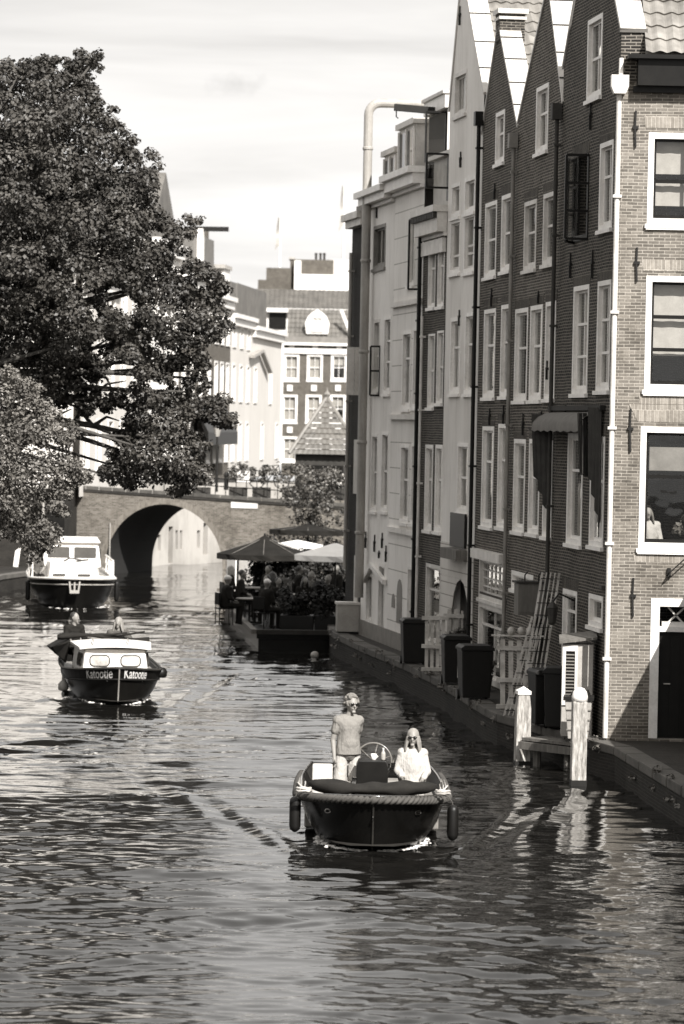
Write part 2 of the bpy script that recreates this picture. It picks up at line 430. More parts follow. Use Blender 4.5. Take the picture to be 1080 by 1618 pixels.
# ------------------------------------------------------------------ clipping for gabled walls
def clip(poly, a, b):
    out = []; ex, ey = b[0] - a[0], b[1] - a[1]
    def sd(p): return ex * (p[1] - a[1]) - ey * (p[0] - a[0])
    for i in range(len(poly)):
        p = poly[i]; q = poly[(i + 1) % len(poly)]; dp, dq = sd(p), sd(q)
        if dp >= 0: out.append(p)
        if dp * dq < -1e-12:
            k = dp / (dp - dq); out.append((p[0] + (q[0] - p[0]) * k, p[1] + (q[1] - p[1]) * k))
    return out
def wall(fr, parent, outline, holes, mat, depth=0.28, name='wall', step=2.0):
    """outline: convex ccw polygon in (s,z); holes: rects (s0,s1,z0,z1)"""
    mb = MB(fr); ss = [p[0] for p in outline]; zs = [p[1] for p in outline]
    cs = sorted({round(x, 4) for x in [min(ss), max(ss)] + [h[0] for h in holes] + [h[1] for h in holes] if min(ss) <= x <= max(ss)})
    cz = sorted({round(x, 4) for x in [min(zs), max(zs)] + [h[2] for h in holes] + [h[3] for h in holes] if min(zs) <= x <= max(zs)})
    for i in range(len(cs) - 1):
        for j in range(len(cz) - 1):
            a, b, c, d = cs[i], cs[i + 1], cz[j], cz[j + 1]; mx, mz = (a + b) / 2, (c + d) / 2
            if any(h[0] < mx < h[1] and h[2] < mz < h[3] for h in holes): continue
            po = [(a, c), (b, c), (b, d), (a, d)]
            for k in range(len(outline)):
                po = clip(po, outline[k], outline[(k + 1) % len(outline)])
                if len(po) < 3: break
            if len(po) >= 3: mb.poly([(x, 0, z) for x, z in po])
    for a, b, c, d in holes:
        for p, q in (((a, c), (a, d)), ((a, d), (b, d)), ((b, d), (b, c)), ((b, c), (a, c))):
            mb.poly([(p[0], 0, p[1]), (q[0], 0, q[1]), (q[0], -depth, q[1]), (p[0], -depth, p[1])])
    return mb.build(name, mat, parent, fixn=False)

def window(fr, parent, s0, s1, z0, z1, nv=1, nh=1, hs=None, fw=0.085, frame=None, sash=None, curt=None, proud=0.012, deep=0.13, gt=-0.085, bar=0.035, name='window', sill=True, halfopen=False):
    frame = frame or WHITE; sash = sash or frame
    mb = MB(fr); e = 0.003
    mb.box(s0 - e, s0 + fw, -deep, proud, z0 - e, z1 + e); mb.box(s1 - fw, s1 + e, -deep, proud, z0 - e, z1 + e)
    mb.box(s0 + fw, s1 - fw, -deep, proud, z1 - fw, z1 + e); mb.box(s0 + fw, s1 - fw, -deep, proud, z0 - e, z0 + fw)
    if sill: mb.box(s0 - 0.04, s1 + 0.04, -0.02, 0.06, z0 - 0.075, z0 - e)
    wi = mb.build(name, frame, parent)
    a, b, c, d = s0 + fw, s1 - fw, z0 + fw, z1 - fw
    sb = MB(fr); k = 0.045
    sb.box(a, a + k, gt - 0.025, gt + 0.025, c, d); sb.box(b - k, b, gt - 0.025, gt + 0.025, c, d)
    sb.box(a + k, b - k, gt - 0.025, gt + 0.025, c, c + k * 1.4); sb.box(a + k, b - k, gt - 0.025, gt + 0.025, d - k, d)
    for i in range(1, nv):
        x = a + (b - a) * i / nv; sb.box(x - bar / 2, x + bar / 2, gt - 0.02, gt + 0.022, c + k, d - k)
    hh = hs if hs is not None else [j / nh for j in range(1, nh)]
    for h in hh:
        z = c + (d - c) * h; sb.box(a + k, b - k, gt - 0.022, gt + 0.028, z - bar * 0.7, z + bar * 0.7)
    sb.build('sash', sash, wi)
    g = MB(fr); g.poly([(a + 0.01, gt, c + 0.01), (b - 0.01, gt, c + 0.01), (b - 0.01, gt, d - 0.01), (a + 0.01, gt, d - 0.01)]); g.build('pane', GLASS, wi, fixn=False)
    if curt:
        for kind in (curt if isinstance(curt, (list, tuple)) else [curt]):
            cb = MB(fr); t = gt - 0.1
            if kind == 'half': x0, x1, q0, q1 = a, b, c, c + (d - c) * 0.55
            elif kind == 'top': x0, x1, q0, q1 = a, b, c + (d - c) * 0.6, d
            elif kind == 'left': x0, x1, q0, q1 = a, a + (b - a) * 0.38, c, d
            elif kind == 'right': x0, x1, q0, q1 = a + (b - a) * 0.62, b, c, d
            else: x0, x1, q0, q1 = a, b, c, d
            n = max(6, int((x1 - x0) / 0.03)); i0 = 0
            for i in range(n + 1):
                x = x0 + (x1 - x0) * i / n; tt = t - 0.025 * sin(i * 1.7) - 0.012 * sin(i * 0.6 + 1)
                cb.vert(x, tt, q0); cb.vert(x, tt, q1)
            for i in range(n): cb.face((2 * i, 2 * i + 2, 2 * i + 3, 2 * i + 1))
            cb.build('curtain', CURT, wi, smooth=True, fixn=False)
    return wi
def tiles(fr, parent, s0, s1, t0, t1, z0, z1, mat, name='roof', tw=0.24, rh=0.32, thick=0.05, sub=8):
    """pantile slope: eave at (t0,z0) from s0 to s1, running up to (t1,z1)"""
    mb = MB(fr); W = s1 - s0; Ls = math.hypot(t1 - t0, z1 - z0); nc = max(2, int(abs(W) / tw)); nr = max(2, int(Ls / rh))
    ut, uz = (t1 - t0) / Ls, (z1 - z0) / Ls; nt_, nz_ = -uz, ut
    if nz_ < 0: nt_, nz_ = -nt_, -nz_
    cols = nc * sub + 1; prof = [0.045 * (0.5 + 0.5 * cos(2 * pi * (i % sub) / sub)) ** 0.8 for i in range(cols)]
    for r in range(nr):
        for k in (0, 1):
            l = Ls * (r + k) / nr; lift = 0.035 if k == 0 else 0.0
            for i in range(cols):
                h = prof[i] + lift + 0.006 * sin(r * 7.3 + (i // sub) * 3.1)
                mb.vert(s0 + W * i / (cols - 1), t0 + ut * l + nt_ * h, z0 + uz * l + nz_ * h)
        b0 = r * 2 * cols
        for i in range(cols - 1):
            mb.face((b0 + i, b0 + i + 1, b0 + cols + i + 1, b0 + cols + i))
            if r < nr - 1: mb.face((b0 + cols + i, b0 + cols + i + 1, b0 + 2 * cols + i + 1, b0 + 2 * cols + i))
    i = len(mb.v); q = 0.06
    for a, l in ((s0, 0), (s1, 0), (s1, Ls), (s0, Ls)): mb.v.append((a, t0 + ut * l - nt_ * q, z0 + uz * l - nz_ * q))
    mb.face((i, i + 1, i + 2, i + 3))
    # eave front
    return mb.build(name, mat, parent, smooth=False, fixn=False)
TILE = M('clay_pantile', 0.2, 0.6, 0.5, 1.6, 0.3, fine=5)
TILED = M('dark_clay_pantile', 0.12, 0.6, 0.35, 1.2, 0.25)
# ================================================================== SETTING
F1 = Frame(4.66, 59.28, 1.53, -11.91)            # dark gabled row (s negative = farther away)
F2 = Frame(2.86, 73.30, 1.99, -12.36)            # pale houses beyond
FS = Frame(4.66, 59.28, 1.0, 0.0)                # sunlit side wall of the corner house
WZ = 0.65                                        # wharf level
F1.o.z = F2.o.z = FS.o.z = 0.0

def ground_block(name, poly, z0, z1, mat, kind='structure'):
    mb = MB(LOC); mb.flatz(poly, z0, z1); return mb.build(name, mat, kind=kind)

# ground reaching the horizon under everything
mb = MB(LOC); mb.poly([(-2500, -200, -1.5), (2500, -200, -1.5), (2500, 4500, -1.5), (-2500, 4500, -1.5)])
mb.build('ground', M('earth', 0.1, 0.9, 0.3, 0.05), kind='structure')

# wharf on the right bank: edge follows the water
edge = [(9.5, 18.0), (5.9, 45.0), (5.25, 51.7), (4.73, 58.1), (4.05, 60.4), (3.0, 64.2), (2.84, 65.3), (2.18, 72.2), (1.48, 77.4), (0.5, 83.5), (-0.15, 88.3), (-0.3, 91), (0.1, 128.5)]
ground_block('wharf', edge + [(14, 128.5), (14, 18)], -1.5, 0.5, BRQ)
k = MB(LOC)
inner = []
for i, (x, y) in enumerate(edge):
    a = Vector(edge[max(i - 1, 0)]); b = Vector(edge[min(i + 1, len(edge) - 1)]); d = (b - a).normalized(); inner.append((x + d.y * 0.32, y - d.x * 0.32))
for i in range(len(edge) - 1):
    p, q, r, t = Vector(edge[i]), Vector(edge[i + 1]), Vector(inner[i + 1]), Vector(inner[i]); n = max(1, int((q - p).length / 1.1))
    o_ = (p - t).normalized() * 0.03
    for j in range(n):
        f0, f1 = j / n + 0.006, (j + 1) / n - 0.006; h = 0.62 + rnd.uniform(-0.012, 0.012)
        k.flatz([tuple(p.lerp(q, f0) + o_), tuple(t.lerp(r, f0)), tuple(t.lerp(r, f1)), tuple(p.lerp(q, f1) + o_)], 0.46, h)
k.build('wharf_kerb', STONE, kind='structure', bevel=0.02)
pv = MB(LOC); pv.flatz(inner[:11] + [(0.35, 91), (0.6, 128), (13.9, 128), (13.9, 18.1)], 0.505, 0.6); pv.build('wharf_paving', PAVE, kind='structure')

# unseen retaining wall added on the right to cast shade on the near wharf
rw = MB(LOC); rw.box(6.35, 13.8, 22, 59.2, -1.5, 3.9); tag(rw.build('shade_wall', BRQ), 'unseen tall brick retaining wall added to shade the near wharf', 'retaining wall')

# left bank
lb = [(-11.9, -60), (-11.9, 112), (-11.6, 117.2), (-10.15, 124.4), (-9.95, 131.6), (-60, 131.6), (-60, -60)]
ground_block('left_wharf', lb, -1.5, 0.45, BRQ)
lk = MB(LOC)
for a, b in (((-11.9, -60), (-11.9, 112)), ((-11.9, 112), (-11.6, 117.2)), ((-11.6, 117.2), (-10.15, 124.4)), ((-10.15, 124.4), (-9.95, 131))):
    A = Vector(a); B = Vector(b); d = (B - A).normalized(); nn = Vector((-d.y, d.x)) * 0.35
    lk.flatz([tuple(A - nn * 0.1), tuple(B - nn * 0.1), tuple(B + nn), tuple(A + nn)], 0.44, 0.58)
lk.build('left_wharf_kerb', STONE, kind='structure')
ground_block('left_street', [(-15.5, -60), (-15.5, 126), (-10.6, 127.5), (-10.2, 133), (-10, 260), (-300, 260), (-300, -60)], -1.4, 3.3, BRQ)

# ================================================================== HOUSES, RIGHT BANK
def pbound(fr, x, y=675): return fr.px(x, y)[0]
def rect(fr, r):
    xl, xr, yt, yb = r; ym = (yt + yb) / 2; xm = (xl + xr) / 2
    a = fr.px(xl, ym)[0]; b = fr.px(xr, ym)[0]; return a, b, fr.px(xm, yb)[1], fr.px(xm, yt)[1]

def shell(fr, par, s0, s1, z1, depth, mat, sides=(1, 1), roofflat=True):
    mb = MB(fr)
    if sides[0]: mb.poly([(s0, -0.28, 0.3), (s0, -depth, 0.3), (s0, -depth, z1), (s0, -0.28, z1)])
    if sides[1]: mb.poly([(s1, -0.28, 0.3), (s1, -depth, 0.3), (s1, -depth, z1), (s1, -0.28, z1)])
    mb.poly([(s0, -depth, 0.3), (s1, -depth, 0.3), (s1, -depth, z1), (s0, -depth, z1)])
    mb.build('rear_wall', mat, par, fixn=False)
    # floors keep the rooms dark and give ceilings behind the glass
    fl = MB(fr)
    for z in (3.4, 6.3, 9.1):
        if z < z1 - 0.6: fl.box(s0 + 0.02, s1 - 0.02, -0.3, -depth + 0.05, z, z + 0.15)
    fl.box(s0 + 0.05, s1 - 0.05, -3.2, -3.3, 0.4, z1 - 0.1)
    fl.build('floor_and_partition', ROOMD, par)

def gabled(name, label, fr, s0, s1, zl, zr, sa, za, mat, wins, depth=9.0, roofm=None, coping=True, cop_w=0.42, near=True):
    par = thing(name, label, 'house', tuple(fr.P((s0 + s1) / 2, 0, WZ)))
    outline = [(s0, 0.3), (s1, 0.3), (s1, zr), (sa + 0.12, za), (sa - 0.12, za), (s0, zl)]
    holes = []
    for wv in wins:
        q = rect(fr, wv[0]) if len(wv[0]) == 4 and not wv[1].get('sz') else wv[0]
        holes.append(q)
        kw = {k: v for k, v in wv[1].items() if k != 'sz'}
        if kw.get('open') != 'hole': kw.pop('open', None); window(fr, par, *q, **kw)
        if mat in (BRD, BRD2, BRD3) and q[3] - q[2] > 1.2 and q[3] < zr - .3:
            lm = MB(fr); lm.prism([(q[0] - .06, q[3] + .006), (q[1] + .06, q[3] + .006), (q[1] + .12, q[3] + .2), (q[0] - .12, q[3] + .2)], -.01, .008); lm.build('brick_lintel', LINT, par)
    wall(fr, par, outline, holes, mat)
    shell(fr, par, s0, s1, min(zl, zr) - 0.1, depth, mat, sides=(1, 1 if near else 0))
    rf = roofm or TILE
    if near:
        fs = Frame(*fr.P(s1, 0, 0).xy, *(-fr.n).xy)
        tiles(fs, par, cop_w - 0.02, depth, 0.12, -(s1 - sa), zr - 0.12, za - 0.12, rf)
    mb = MB(fr); th = 0.08
    mb.poly([(s0 - 0.02, -0.3, zl - 0.12), (sa, -0.3, za - 0.12), (sa, -depth, za - 0.12), (s0 - 0.02, -depth, zl - 0.12)])
    mb.poly([(s0, -depth, zl - 0.2), (s1, -depth, zr - 0.2), (sa, -depth, za - 0.2)])
    mb.build('rear_roof', TILED, par, fixn=False)
    if coping:
        c = MB(fr)
        def strip(p, q, o):
            n_ = Vector((-(q[1] - p[1]), q[0] - p[0])).normalized() * o
            return [p, q, (q[0] + n_.x, q[1] + n_.y), (p[0] + n_.x, p[1] + n_.y)]
        c.prism(strip((s1 + 0.03, zr), (sa + 0.1, za + 0.02), -0.07), 0.03, -cop_w); co_ = c.build('coping', LEAD, par)
        for f in (.2, .42, .66, .88):
            p_ = Vector((s1 + .03, zr)).lerp(Vector((sa + .1, za + .02)), f); dd = (Vector((sa + .1, za + .02)) - Vector((s1 + .03, zr))).normalized(); nn_ = Vector((dd.y, -dd.x))
            c = MB(fr); e0 = p_ + nn_ * .005; c.prism([tuple(e0 - dd * .012 + nn_ * .065), tuple(e0 + dd * .012 + nn_ * .065), tuple(e0 + dd * .012 + nn_ * .085), tuple(e0 - dd * .012 + nn_ * .085)], 0.035, -cop_w - .003); c.build('seam', DGREY, co_)
        c = MB(fr); c.prism(strip((sa - 0.1, za + 0.02), (s0 - 0.03, zl), -0.07), 0.03, -cop_w); c.build('coping', LEAD, par)
    return par
def drain(fr, par, pxs, mat=None, r=0.05, t=0.11, name='drainpipe', hopper=False):
    """down pipe through image points on the wall"""
    a, z1 = fr.px(*pxs[0]); b, z0 = fr.px(*pxs[-1])
    mb = MB(fr); s_ = (a + b) / 2
    mb.tube([(s_, t, z0), (s_, t, z1)], r, 10)
    z = z1 - 0.5
    while z > z0 + 0.3: mb.box(s_ - r * 1.35, s_ + r * 1.35, 0.01, t + r * 1.3, z, z + 0.045); z -= 1.7
    if hopper: mb.box(s_ - 0.1, s_ + 0.1, 0.02, 0.2, z1, z1 + 0.3)
    return mb.build(name, mat or DGREY, par)
def anchor(fr, par, px, y0, y1):
    s_, za = fr.px(px, y0); zb = fr.px(px, y1)[1]; mb = MB(fr)
    mb.bar((s_, 0.025, za), (s_ - 0.01, 0.025, (za + zb) / 2 + 0.03), 0.03, 0.03); mb.bar((s_ - 0.01, 0.03, (za + zb) / 2 + 0.03), (s_ + 0.005, 0.03, zb), 0.045, 0.03)
    mb.box(s_ - 0.05, s_ + 0.05, 0.0, 0.05, (za + zb) / 2, (za + zb) / 2 + 0.05)
    mb.build('wall_anchor', IRON, par)

# boundaries
bC1 = 0.0; bC0 = pbound(F1, 878); bB0 = pbound(F1, 808); bA0 = pbound(F1, 752)
V = dict
# ---- corner house (dark gable to the canal, sunlit side wall to the camera)
zsh = F1.px(985, 48)[1]; zshl = F1.px(890, 110)[1]
DARKW = V(frame=WHITE, nv=2, hs=[0.62])
winsC = [((928, 951, 28, 155), V(nv=2, hs=[0.5], curt='half')), ((947, 968, 225, 362), V(nv=2, hs=[0.62])), ((905, 928, 247, 372), V(open='hole')),
         ((905, 929, 452, 622), V(nv=2, hs=[0.33, 0.66], curt='full')), ((943, 964, 444, 617), V(nv=2, hs=[0.33, 0.66], curt='left')),
         ((896, 920, 685, 860), V(nv=1, hs=[0.68], curt='half')), ((932, 954, 690, 863), V(nv=2, hs=[0.6])),
         ((888, 910, 932, 1082), V(nv=1, hs=[0.8], sill=False)), ((930, 952, 940, 990), V(nv=1, curt='half'))]
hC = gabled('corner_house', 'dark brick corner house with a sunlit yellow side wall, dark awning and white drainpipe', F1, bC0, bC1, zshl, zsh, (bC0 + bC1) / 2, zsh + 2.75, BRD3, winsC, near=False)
# opened dark casement, hinged on the near jamb, glass towards the camera
def casement(fr, par, s_, z0, z1, wd, mat, nh=3, t0=0.0, ang=90, name='casement', bw_=0.055):
    a = radians(ang); mb = MB(fr); e = lambda u, z: (s_ - cos(a) * u, t0 + sin(a) * u, z)
    def rod(p, q, w_): mb.bar(p, q, w_, 0.045, up=(0, 0, 1) if abs(p[2] - q[2]) < 0.01 else (cos(a), sin(a), 0))
    rod(e(0, z0), e(0, z1), bw_); rod(e(wd, z0), e(wd, z1), bw_); rod(e(0, z0), e(wd, z0), bw_); rod(e(0, z1), e(wd, z1), bw_)
    for i in range(1, nh): z = z0 + (z1 - z0) * i / nh; rod(e(0, z), e(wd, z), bw_ * 0.7)
    c = mb.build(name, mat, par); g = MB(fr); g.poly([e(0.02, z0), e(wd - 0.02, z0), e(wd - 0.02, z1), e(0.02, z1)]); g.build('pane', GLASS, c, fixn=False); return c
sC, zc0 = F1.px(928, 378); zc1 = F1.px(928, 247)[1]
casement(F1, hC, sC, zc0, zc1, 0.42, DARKP)
casement(F1, hC, rect(F1, (905, 928, 247, 372))[0] + 0.1, zc0, zc1, 0.4, DARKP, ang=150)
mb = MB(F1); q = rect(F1, (905, 928, 247, 372))
mb.box(q[0], q[1], -0.12, 0.012, q[2] - 0.1, q[2]); mb.box(q[0], q[0] + 0.06, -0.12, 0.012, q[2], q[3]); mb.box(q[1] - 0.06, q[1], -0.12, 0.012, q[2], q[3]); mb.build('window', DARKP, hC)
for x, a_, b_ in ((935, 160, 205), (938, 395, 440), (903, 400, 440), (895, 640, 680)): anchor(F1, hC, x, a_, b_)
# side wall, facing the camera
SW0, SW1 = 0.0, 8.95
def frect(xl, yt, yb, w_): s0, _ = FS.px(xl, (yt + yb) / 2); return (s0, s0 + w_, FS.px(xl, yb)[1], FS.px(xl, yt)[1])
r1 = frect(1023, 210, 354, 1.35); r2 = frect(1019, 436, 616, 1.65); r3 = frect(1010, 674, 866, 1.75); r4 = frect(1026, 945, 1166, 1.5)
zEave = FS.px(1040, 140)[1]
wall(FS, hC, [(SW0, 0.3), (SW1, 0.3), (SW1, zEave + 0.1), (SW0, zEave + 0.1)], [r1, r2, r3, r4], BRL, name='side_wall')
for r_, nv, hs, cu in ((r1, 2, [0.47], ['top', 'half']), (r2, 2, [0.34, 0.66], ['full']), (r3, 2, [0.6], [])):
    wi = window(FS, hC, *r_, nv=nv, hs=hs, fw=0.10, frame=WHITE, sash=DARKP, deep=0.16, gt=-0.11, bar=0.045)
    for j, cu_ in enumerate(cu):
        s0, s1, z0, z1 = r_; zz0, zz1 = {'top': (z0 + (z1 - z0) * 0.56, z1), 'half': (z0 + 0.33, z0 + (z1 - z0) * 0.5), 'full': (z0 + 0.6, z1)}[cu_]
        c = MB(FS); n_ = 24
        for i in range(n_ + 1):
            x = s0 + 0.13 + (s1 - s0 - 0.26) * i / n_; t_ = -0.24 - 0.006 * sin(i * 1.1 + r_[0] * 9 + 0.3 * sin(i * 2.3)); c.vert(x, t_, zz0); c.vert(x, t_, zz1)
        for i in range(n_): c.face((2 * i, 2 * i + 2, 2 * i + 3, 2 * i + 1))
        c.build('curtain', CURT, wi, smooth=True, fixn=False)
    # rendered white surround
    s0, s1, z0, z1 = r_; m = MB(FS); p_ = 0.02
    m.box(s0 - 0.02, s1 + 0.02, -0.02, 0.05, z0 - 0.1, z0 - 0.004)
    m.build('window_surround', WHITE, hC)
s0, s1, z0, z1 = r3
m = MB(FS); m.box(s0 + 0.17, s1 - 0.17, -0.19, -0.14, z0 + (z1 - z0) * 0.64, z1 - 0.35); m.build('roller_blind', MGREY, hC)
# seated person and plants behind the large window
# soldier courses above the openings
sold = brick('soldier_course_brick', 0.26, 0.4, 0.5, bw=0.065, rh=0.22, ms=0.009, stain=0.2); 
for (s0, s1, z0, z1), hh in ((r1, 0.2), (r2, 0.2), (r3, 0.3), ((r3[0], r3[1], 0, r3[2] - 0.33), 0.16), ((r2[0], r2[1], 0, r2[2] - 0.33), 0.14)):
    m = MB(FS); e_ = 0.16 if hh == 0.3 else 0.03
    m.prism([(s0 - 0.06, z1 + 0.085), (s1 + 0.05, z1 + 0.085), (s1 + 0.05 + e_, z1 + 0.085 + hh), (s0 - 0.06 - e_, z1 + 0.085 + hh)], -0.01, 0.006); m.build('brick_lintel', sold, hC)
# side door
s0, s1, z0, z1 = r4; zt = FS.px(1045, 998)[1]
m = MB(FS); m.box(s0 - 0.003, s0 + 0.15, -0.16, 0.015, z0, z1); m.box(s1 - 0.15, s1 + 0.003, -0.16, 0.015, z0, z1); m.box(s0 + 0.15, s1 - 0.15, -0.16, 0.015, z1 - 0.14, z1 + 0.003); m.box(s0 + 0.15, s1 - 0.15, -0.16, 0.01, zt, zt + 0.09)
dfm = m.build('door_frame', WHITE, hC)
g = MB(FS); g.poly([(s0 + .15, -.1, zt + .09), (s1 - .15, -.1, zt + .09), (s1 - .15, -.1, z1 - .14), (s0 + .15, -.1, z1 - .14)]); g.build('pane', GLASS, dfm, fixn=False)
g = MB(FS); g.bar((s0 + .25, -.13, zt + .1), (s0 + .6, -.13, z1 - .15), 0.05, 0.03); g.bar((s0 + .62, -.13, zt + .1), (s0 + .3, -.13, z1 - .15), 0.05, 0.03); g.bar((s0 + .2, -.13, zt + .13), (s0 + .8, -.13, zt + .13), 0.2, 0.08); g.build('fanlight_bars', WHITE, dfm)
m = MB(FS); m.box(s0 + 0.155, s1 - 0.155, -0.13, -0.08, z0, zt - 0.003)
for i in range(6): m.box(s0 + 0.17 + i * 0.19, s0 + 0.35 + i * 0.19, -0.08, -0.07, z0 + 0.05, zt - 0.08)
dr = m.build('door', DARKP, hC); m = MB(FS); m.tube([(s0 + 0.26, -0.07, 1.6), (s0 + 0.26, -0.02, 1.6), (s0 + 0.36, -0.02, 1.6)], 0.014, 6); m.build('handle', ZINC, dr)
for x, a_, b_ in ((1004, 176, 233), (1006, 391, 445), (996, 646, 714), (1000, 913, 974)): anchor(FS, hC, x, a_, b_)
# cornice box and tiled roof over the side wall
m = MB(FS); zc = FS.px(1040, 97)[1]
m.prism([(0.28, zEave + 0.02), (SW1, zEave + 0.02), (SW1, zc), (0.28, zc)], 0.0, 0.30); m.prism([(0.1, zc), (SW1, zc), (SW1, zc + 0.07), (0.1, zc + 0.07)], -0.1, 0.42); m.prism([(0.22, zEave - 0.08), (SW1, zEave - 0.08), (SW1, zEave + 0.02), (0.22, zEave + 0.02)], 0.0, 0.12)
m.build('gutter_cornice', DARKP, hC)
tiles(FS, hC, 0.40, SW1, 0.34, -(bC1 - bC0) / 2 + 0.1, zc + 0.08, zsh + 2.6, TILE)
m = MB(FS); m.box(0, 0.42, -0.5, 0.02, zEave + 0.1, zsh - 0.02); m.build('parapet_pier', BRD, hC)
m = MB(FS); m.box(-0.03, 0.45, -0.5, 0.05, zsh - 0.02, zsh + 0.05); m.build('pier_cap', STONE, hC)
m = MB(FS); m.box(SW1, SW1 - 0.05, -5.0, -0.01, 0.3, zEave); m.build('end_wall', BRD3, hC)
# white drain pipe and hopper on the corner
xs, zt_ = FS.px(972, 150); m = MB(FS); xs = -0.02
m.tube([(xs, 0.09, WZ), (xs, 0.09, 3.0), (xs, 0.09, zt_)], 0.046, 10)
z = 2.0
while z < zt_: m.box(xs - 0.075, xs + 0.075, 0.0, 0.165, z, z + 0.05); z += 2.0
dp = m.build('drainpipe', CREAM, hC)
m = MB(FS); m.prism([(xs - 0.1, zt_), (xs + 0.1, zt_), (xs + 0.15, zt_ + 0.12), (xs + 0.15, zt_ + 0.32), (xs - 0.15, zt_ + 0.32), (xs - 0.15, zt_ + 0.12)], 0.0, 0.26); m.build('rain_hopper', CREAM, dp)
m = MB(FS); m.tube([(xs + 0.02, 0.12, zt_ + 0.3), (xs + 0.02, 0.12, zt_ + 0.62)], 0.04, 8); m.build('gutter_outlet', WHITE, dp)
# stains: cable bracket on the wall
m = MB(FS); xb, zb = FS.px(1056, 905); m.tube([(xb, 0.02, zb), (xb, 0.25, zb + 0.02), (xb + 0.5, 0.27, zb + 0.5)], 0.012, 6); m.box(xb - 0.03, xb + 0.03, 0, 0.06, zb - 0.08, zb + 0.08); m.build('wall_bracket', IRON, hC)
# awning with draped sides
a0, za_ = F1.px(874, 655); a1, _ = F1.px(950, 652); zl_ = F1.px(880, 690)[1]
m = MB(F1); n_ = 14
prof = [(0.02, za_ + 0.05), (0.16, za_ + 0.02), (0.30, za_ - 0.05), (0.40, za_ - 0.16), (0.42, za_ - 0.3)]
for i in range(n_ + 1):
    s_ = a0 + (a1 - a0) * i / n_
    for t_, z_ in prof: m.vert(s_, t_, z_ - (0.03 * abs(sin(i * 1.57)) if t_ > 0.41 else 0))
for i in range(n_):
    for j in range(4): m.face((i * 5 + j, i * 5 + j + 1, i * 5 + 6 + j, i * 5 + 5 + j))
aw = m.build('awning', M('awning_canvas', 0.11, 0.8, 0.2, 5, 0.2), hC, smooth=True)
AWD = M('dark_awning_cloth', 0.035, 0.85, 0.3, 5, 0.3)
def drape(s0, s1, t0, t1, ztop, zbot_a, zbot_b):
    m = MB(F1); n_ = 14
    for i in range(n_ + 1):
        k_ = i / n_; m.vert(s0 + (s1 - s0) * k_, t0 + (t1 - t0) * k_ + 0.03 * sin(i * 1.5), ztop); m.vert(s0 + (s1 - s0) * k_, (t0 + (t1 - t0) * k_) * 0.8 + 0.05 * sin(i * 1.5 + 0.4), zbot_a + (zbot_b - zbot_a) * k_)
    for i in range(n_): m.face((2 * i, 2 * i + 2, 2 * i + 3, 2 * i + 1))
    m.build('drape', AWD, aw, smooth=True, fixn=False)
zq = lambda y: F1.px(900, y)[1]
drape(a0 - 0.02, a0 + 0.1, 0.42, 0.04, za_, zq(750), zq(830)); drape(a1, a1 - 0.12, 0.42, 0.24, za_ + 0.02, zq(745), zq(750)); drape(a1 + 0.02, a1 + 0.25, 0.24, 0.03, za_ + 0.12, zq(745), zq(830))
m = MB(F1); m.box(a0 - 0.1, a1 + 0.35, 0.0, 0.1, za_ + 0.07, za_ + 0.16); m.build('awning_rail', IRON, aw)
# ---- house B
zBr = F1.px(886, 166)[1]; zBl = F1.px(824, 198)[1]; sBa, zBa = F1.px(866, -14)
winsB = [((847, 866, 136, 240), V(nv=2, hs=[0.6], curt='half')), ((828, 847, 318, 426), V(nv=1, hs=[0.55], frame=CREAM)), ((858, 878, 305, 417), V(nv=1, hs=[0.55], frame=CREAM)),
         ((813, 833, 488, 633), V(nv=1, hs=[0.58])), ((837, 856, 483, 632), V(nv=1, hs=[0.58], curt='left')), ((861, 877, 477, 630), V(nv=1, hs=[0.58])),
         ((811, 829, 694, 840), V(nv=1, hs=[0.6], curt='full')), ((835, 852, 694, 843), V(nv=1, hs=[0.6])), ((858, 872, 696, 848), V(nv=1, hs=[0.6])),
         ((808, 842, 905, 934), V(nv=2)), ((845, 861, 968, 1060), V(nv=1, sill=False, frame=DGREY))]
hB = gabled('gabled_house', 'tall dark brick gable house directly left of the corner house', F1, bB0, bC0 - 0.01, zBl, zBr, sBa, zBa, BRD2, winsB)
drain(F1, hB, ((886, 190), (869, 1060)), DGREY, r=0.04, t=0.09, hopper=True)
drain(F1, hB, ((815, 236), (803, 1080)), MGREY, r=0.04, t=0.09, hopper=True)
for x, a_, b_ in ((866, 570, 600), (857, 650, 690), (828, 654, 688), (852, 460, 480)): anchor(F1, hB, x, a_, b_)
# ---- house A
zAr = F1.px(815, 204)[1]; zAl = F1.px(762, 213)[1]; sAa, zAa = F1.px(788, 48)
winsA = [((783, 797, 177, 258), V(nv=2, hs=[0.6])), ((766, 784, 320, 437), V(nv=1, hs=[0.5])), ((792, 808, 308, 428), V(nv=1, hs=[0.5])),
         ((764, 782, 489, 628), V(nv=1, hs=[0.6])), ((791, 804, 482, 626), V(nv=1, hs=[0.6])), ((761, 779, 674, 832), V(nv=1, hs=[0.66])), ((786, 801, 670, 833), V(nv=1, hs=[0.66], curt='full')),
         ((757, 797, 884, 950), V(nv=6, hs=[0.25, 0.5, 0.75], bar=0.022, curt='full', frame=CREAM)), ((755, 797, 955, 1082), V(nv=2, hs=[0.75], sill=False, frame=CREAM, fw=0.12))]
hA = gabled('gabled_house', 'narrow dark brick gable house with a small capped block on its peak', F1, bA0, bB0 - 0.01, zAl, zAr, sAa, zAa, BRD, winsA)
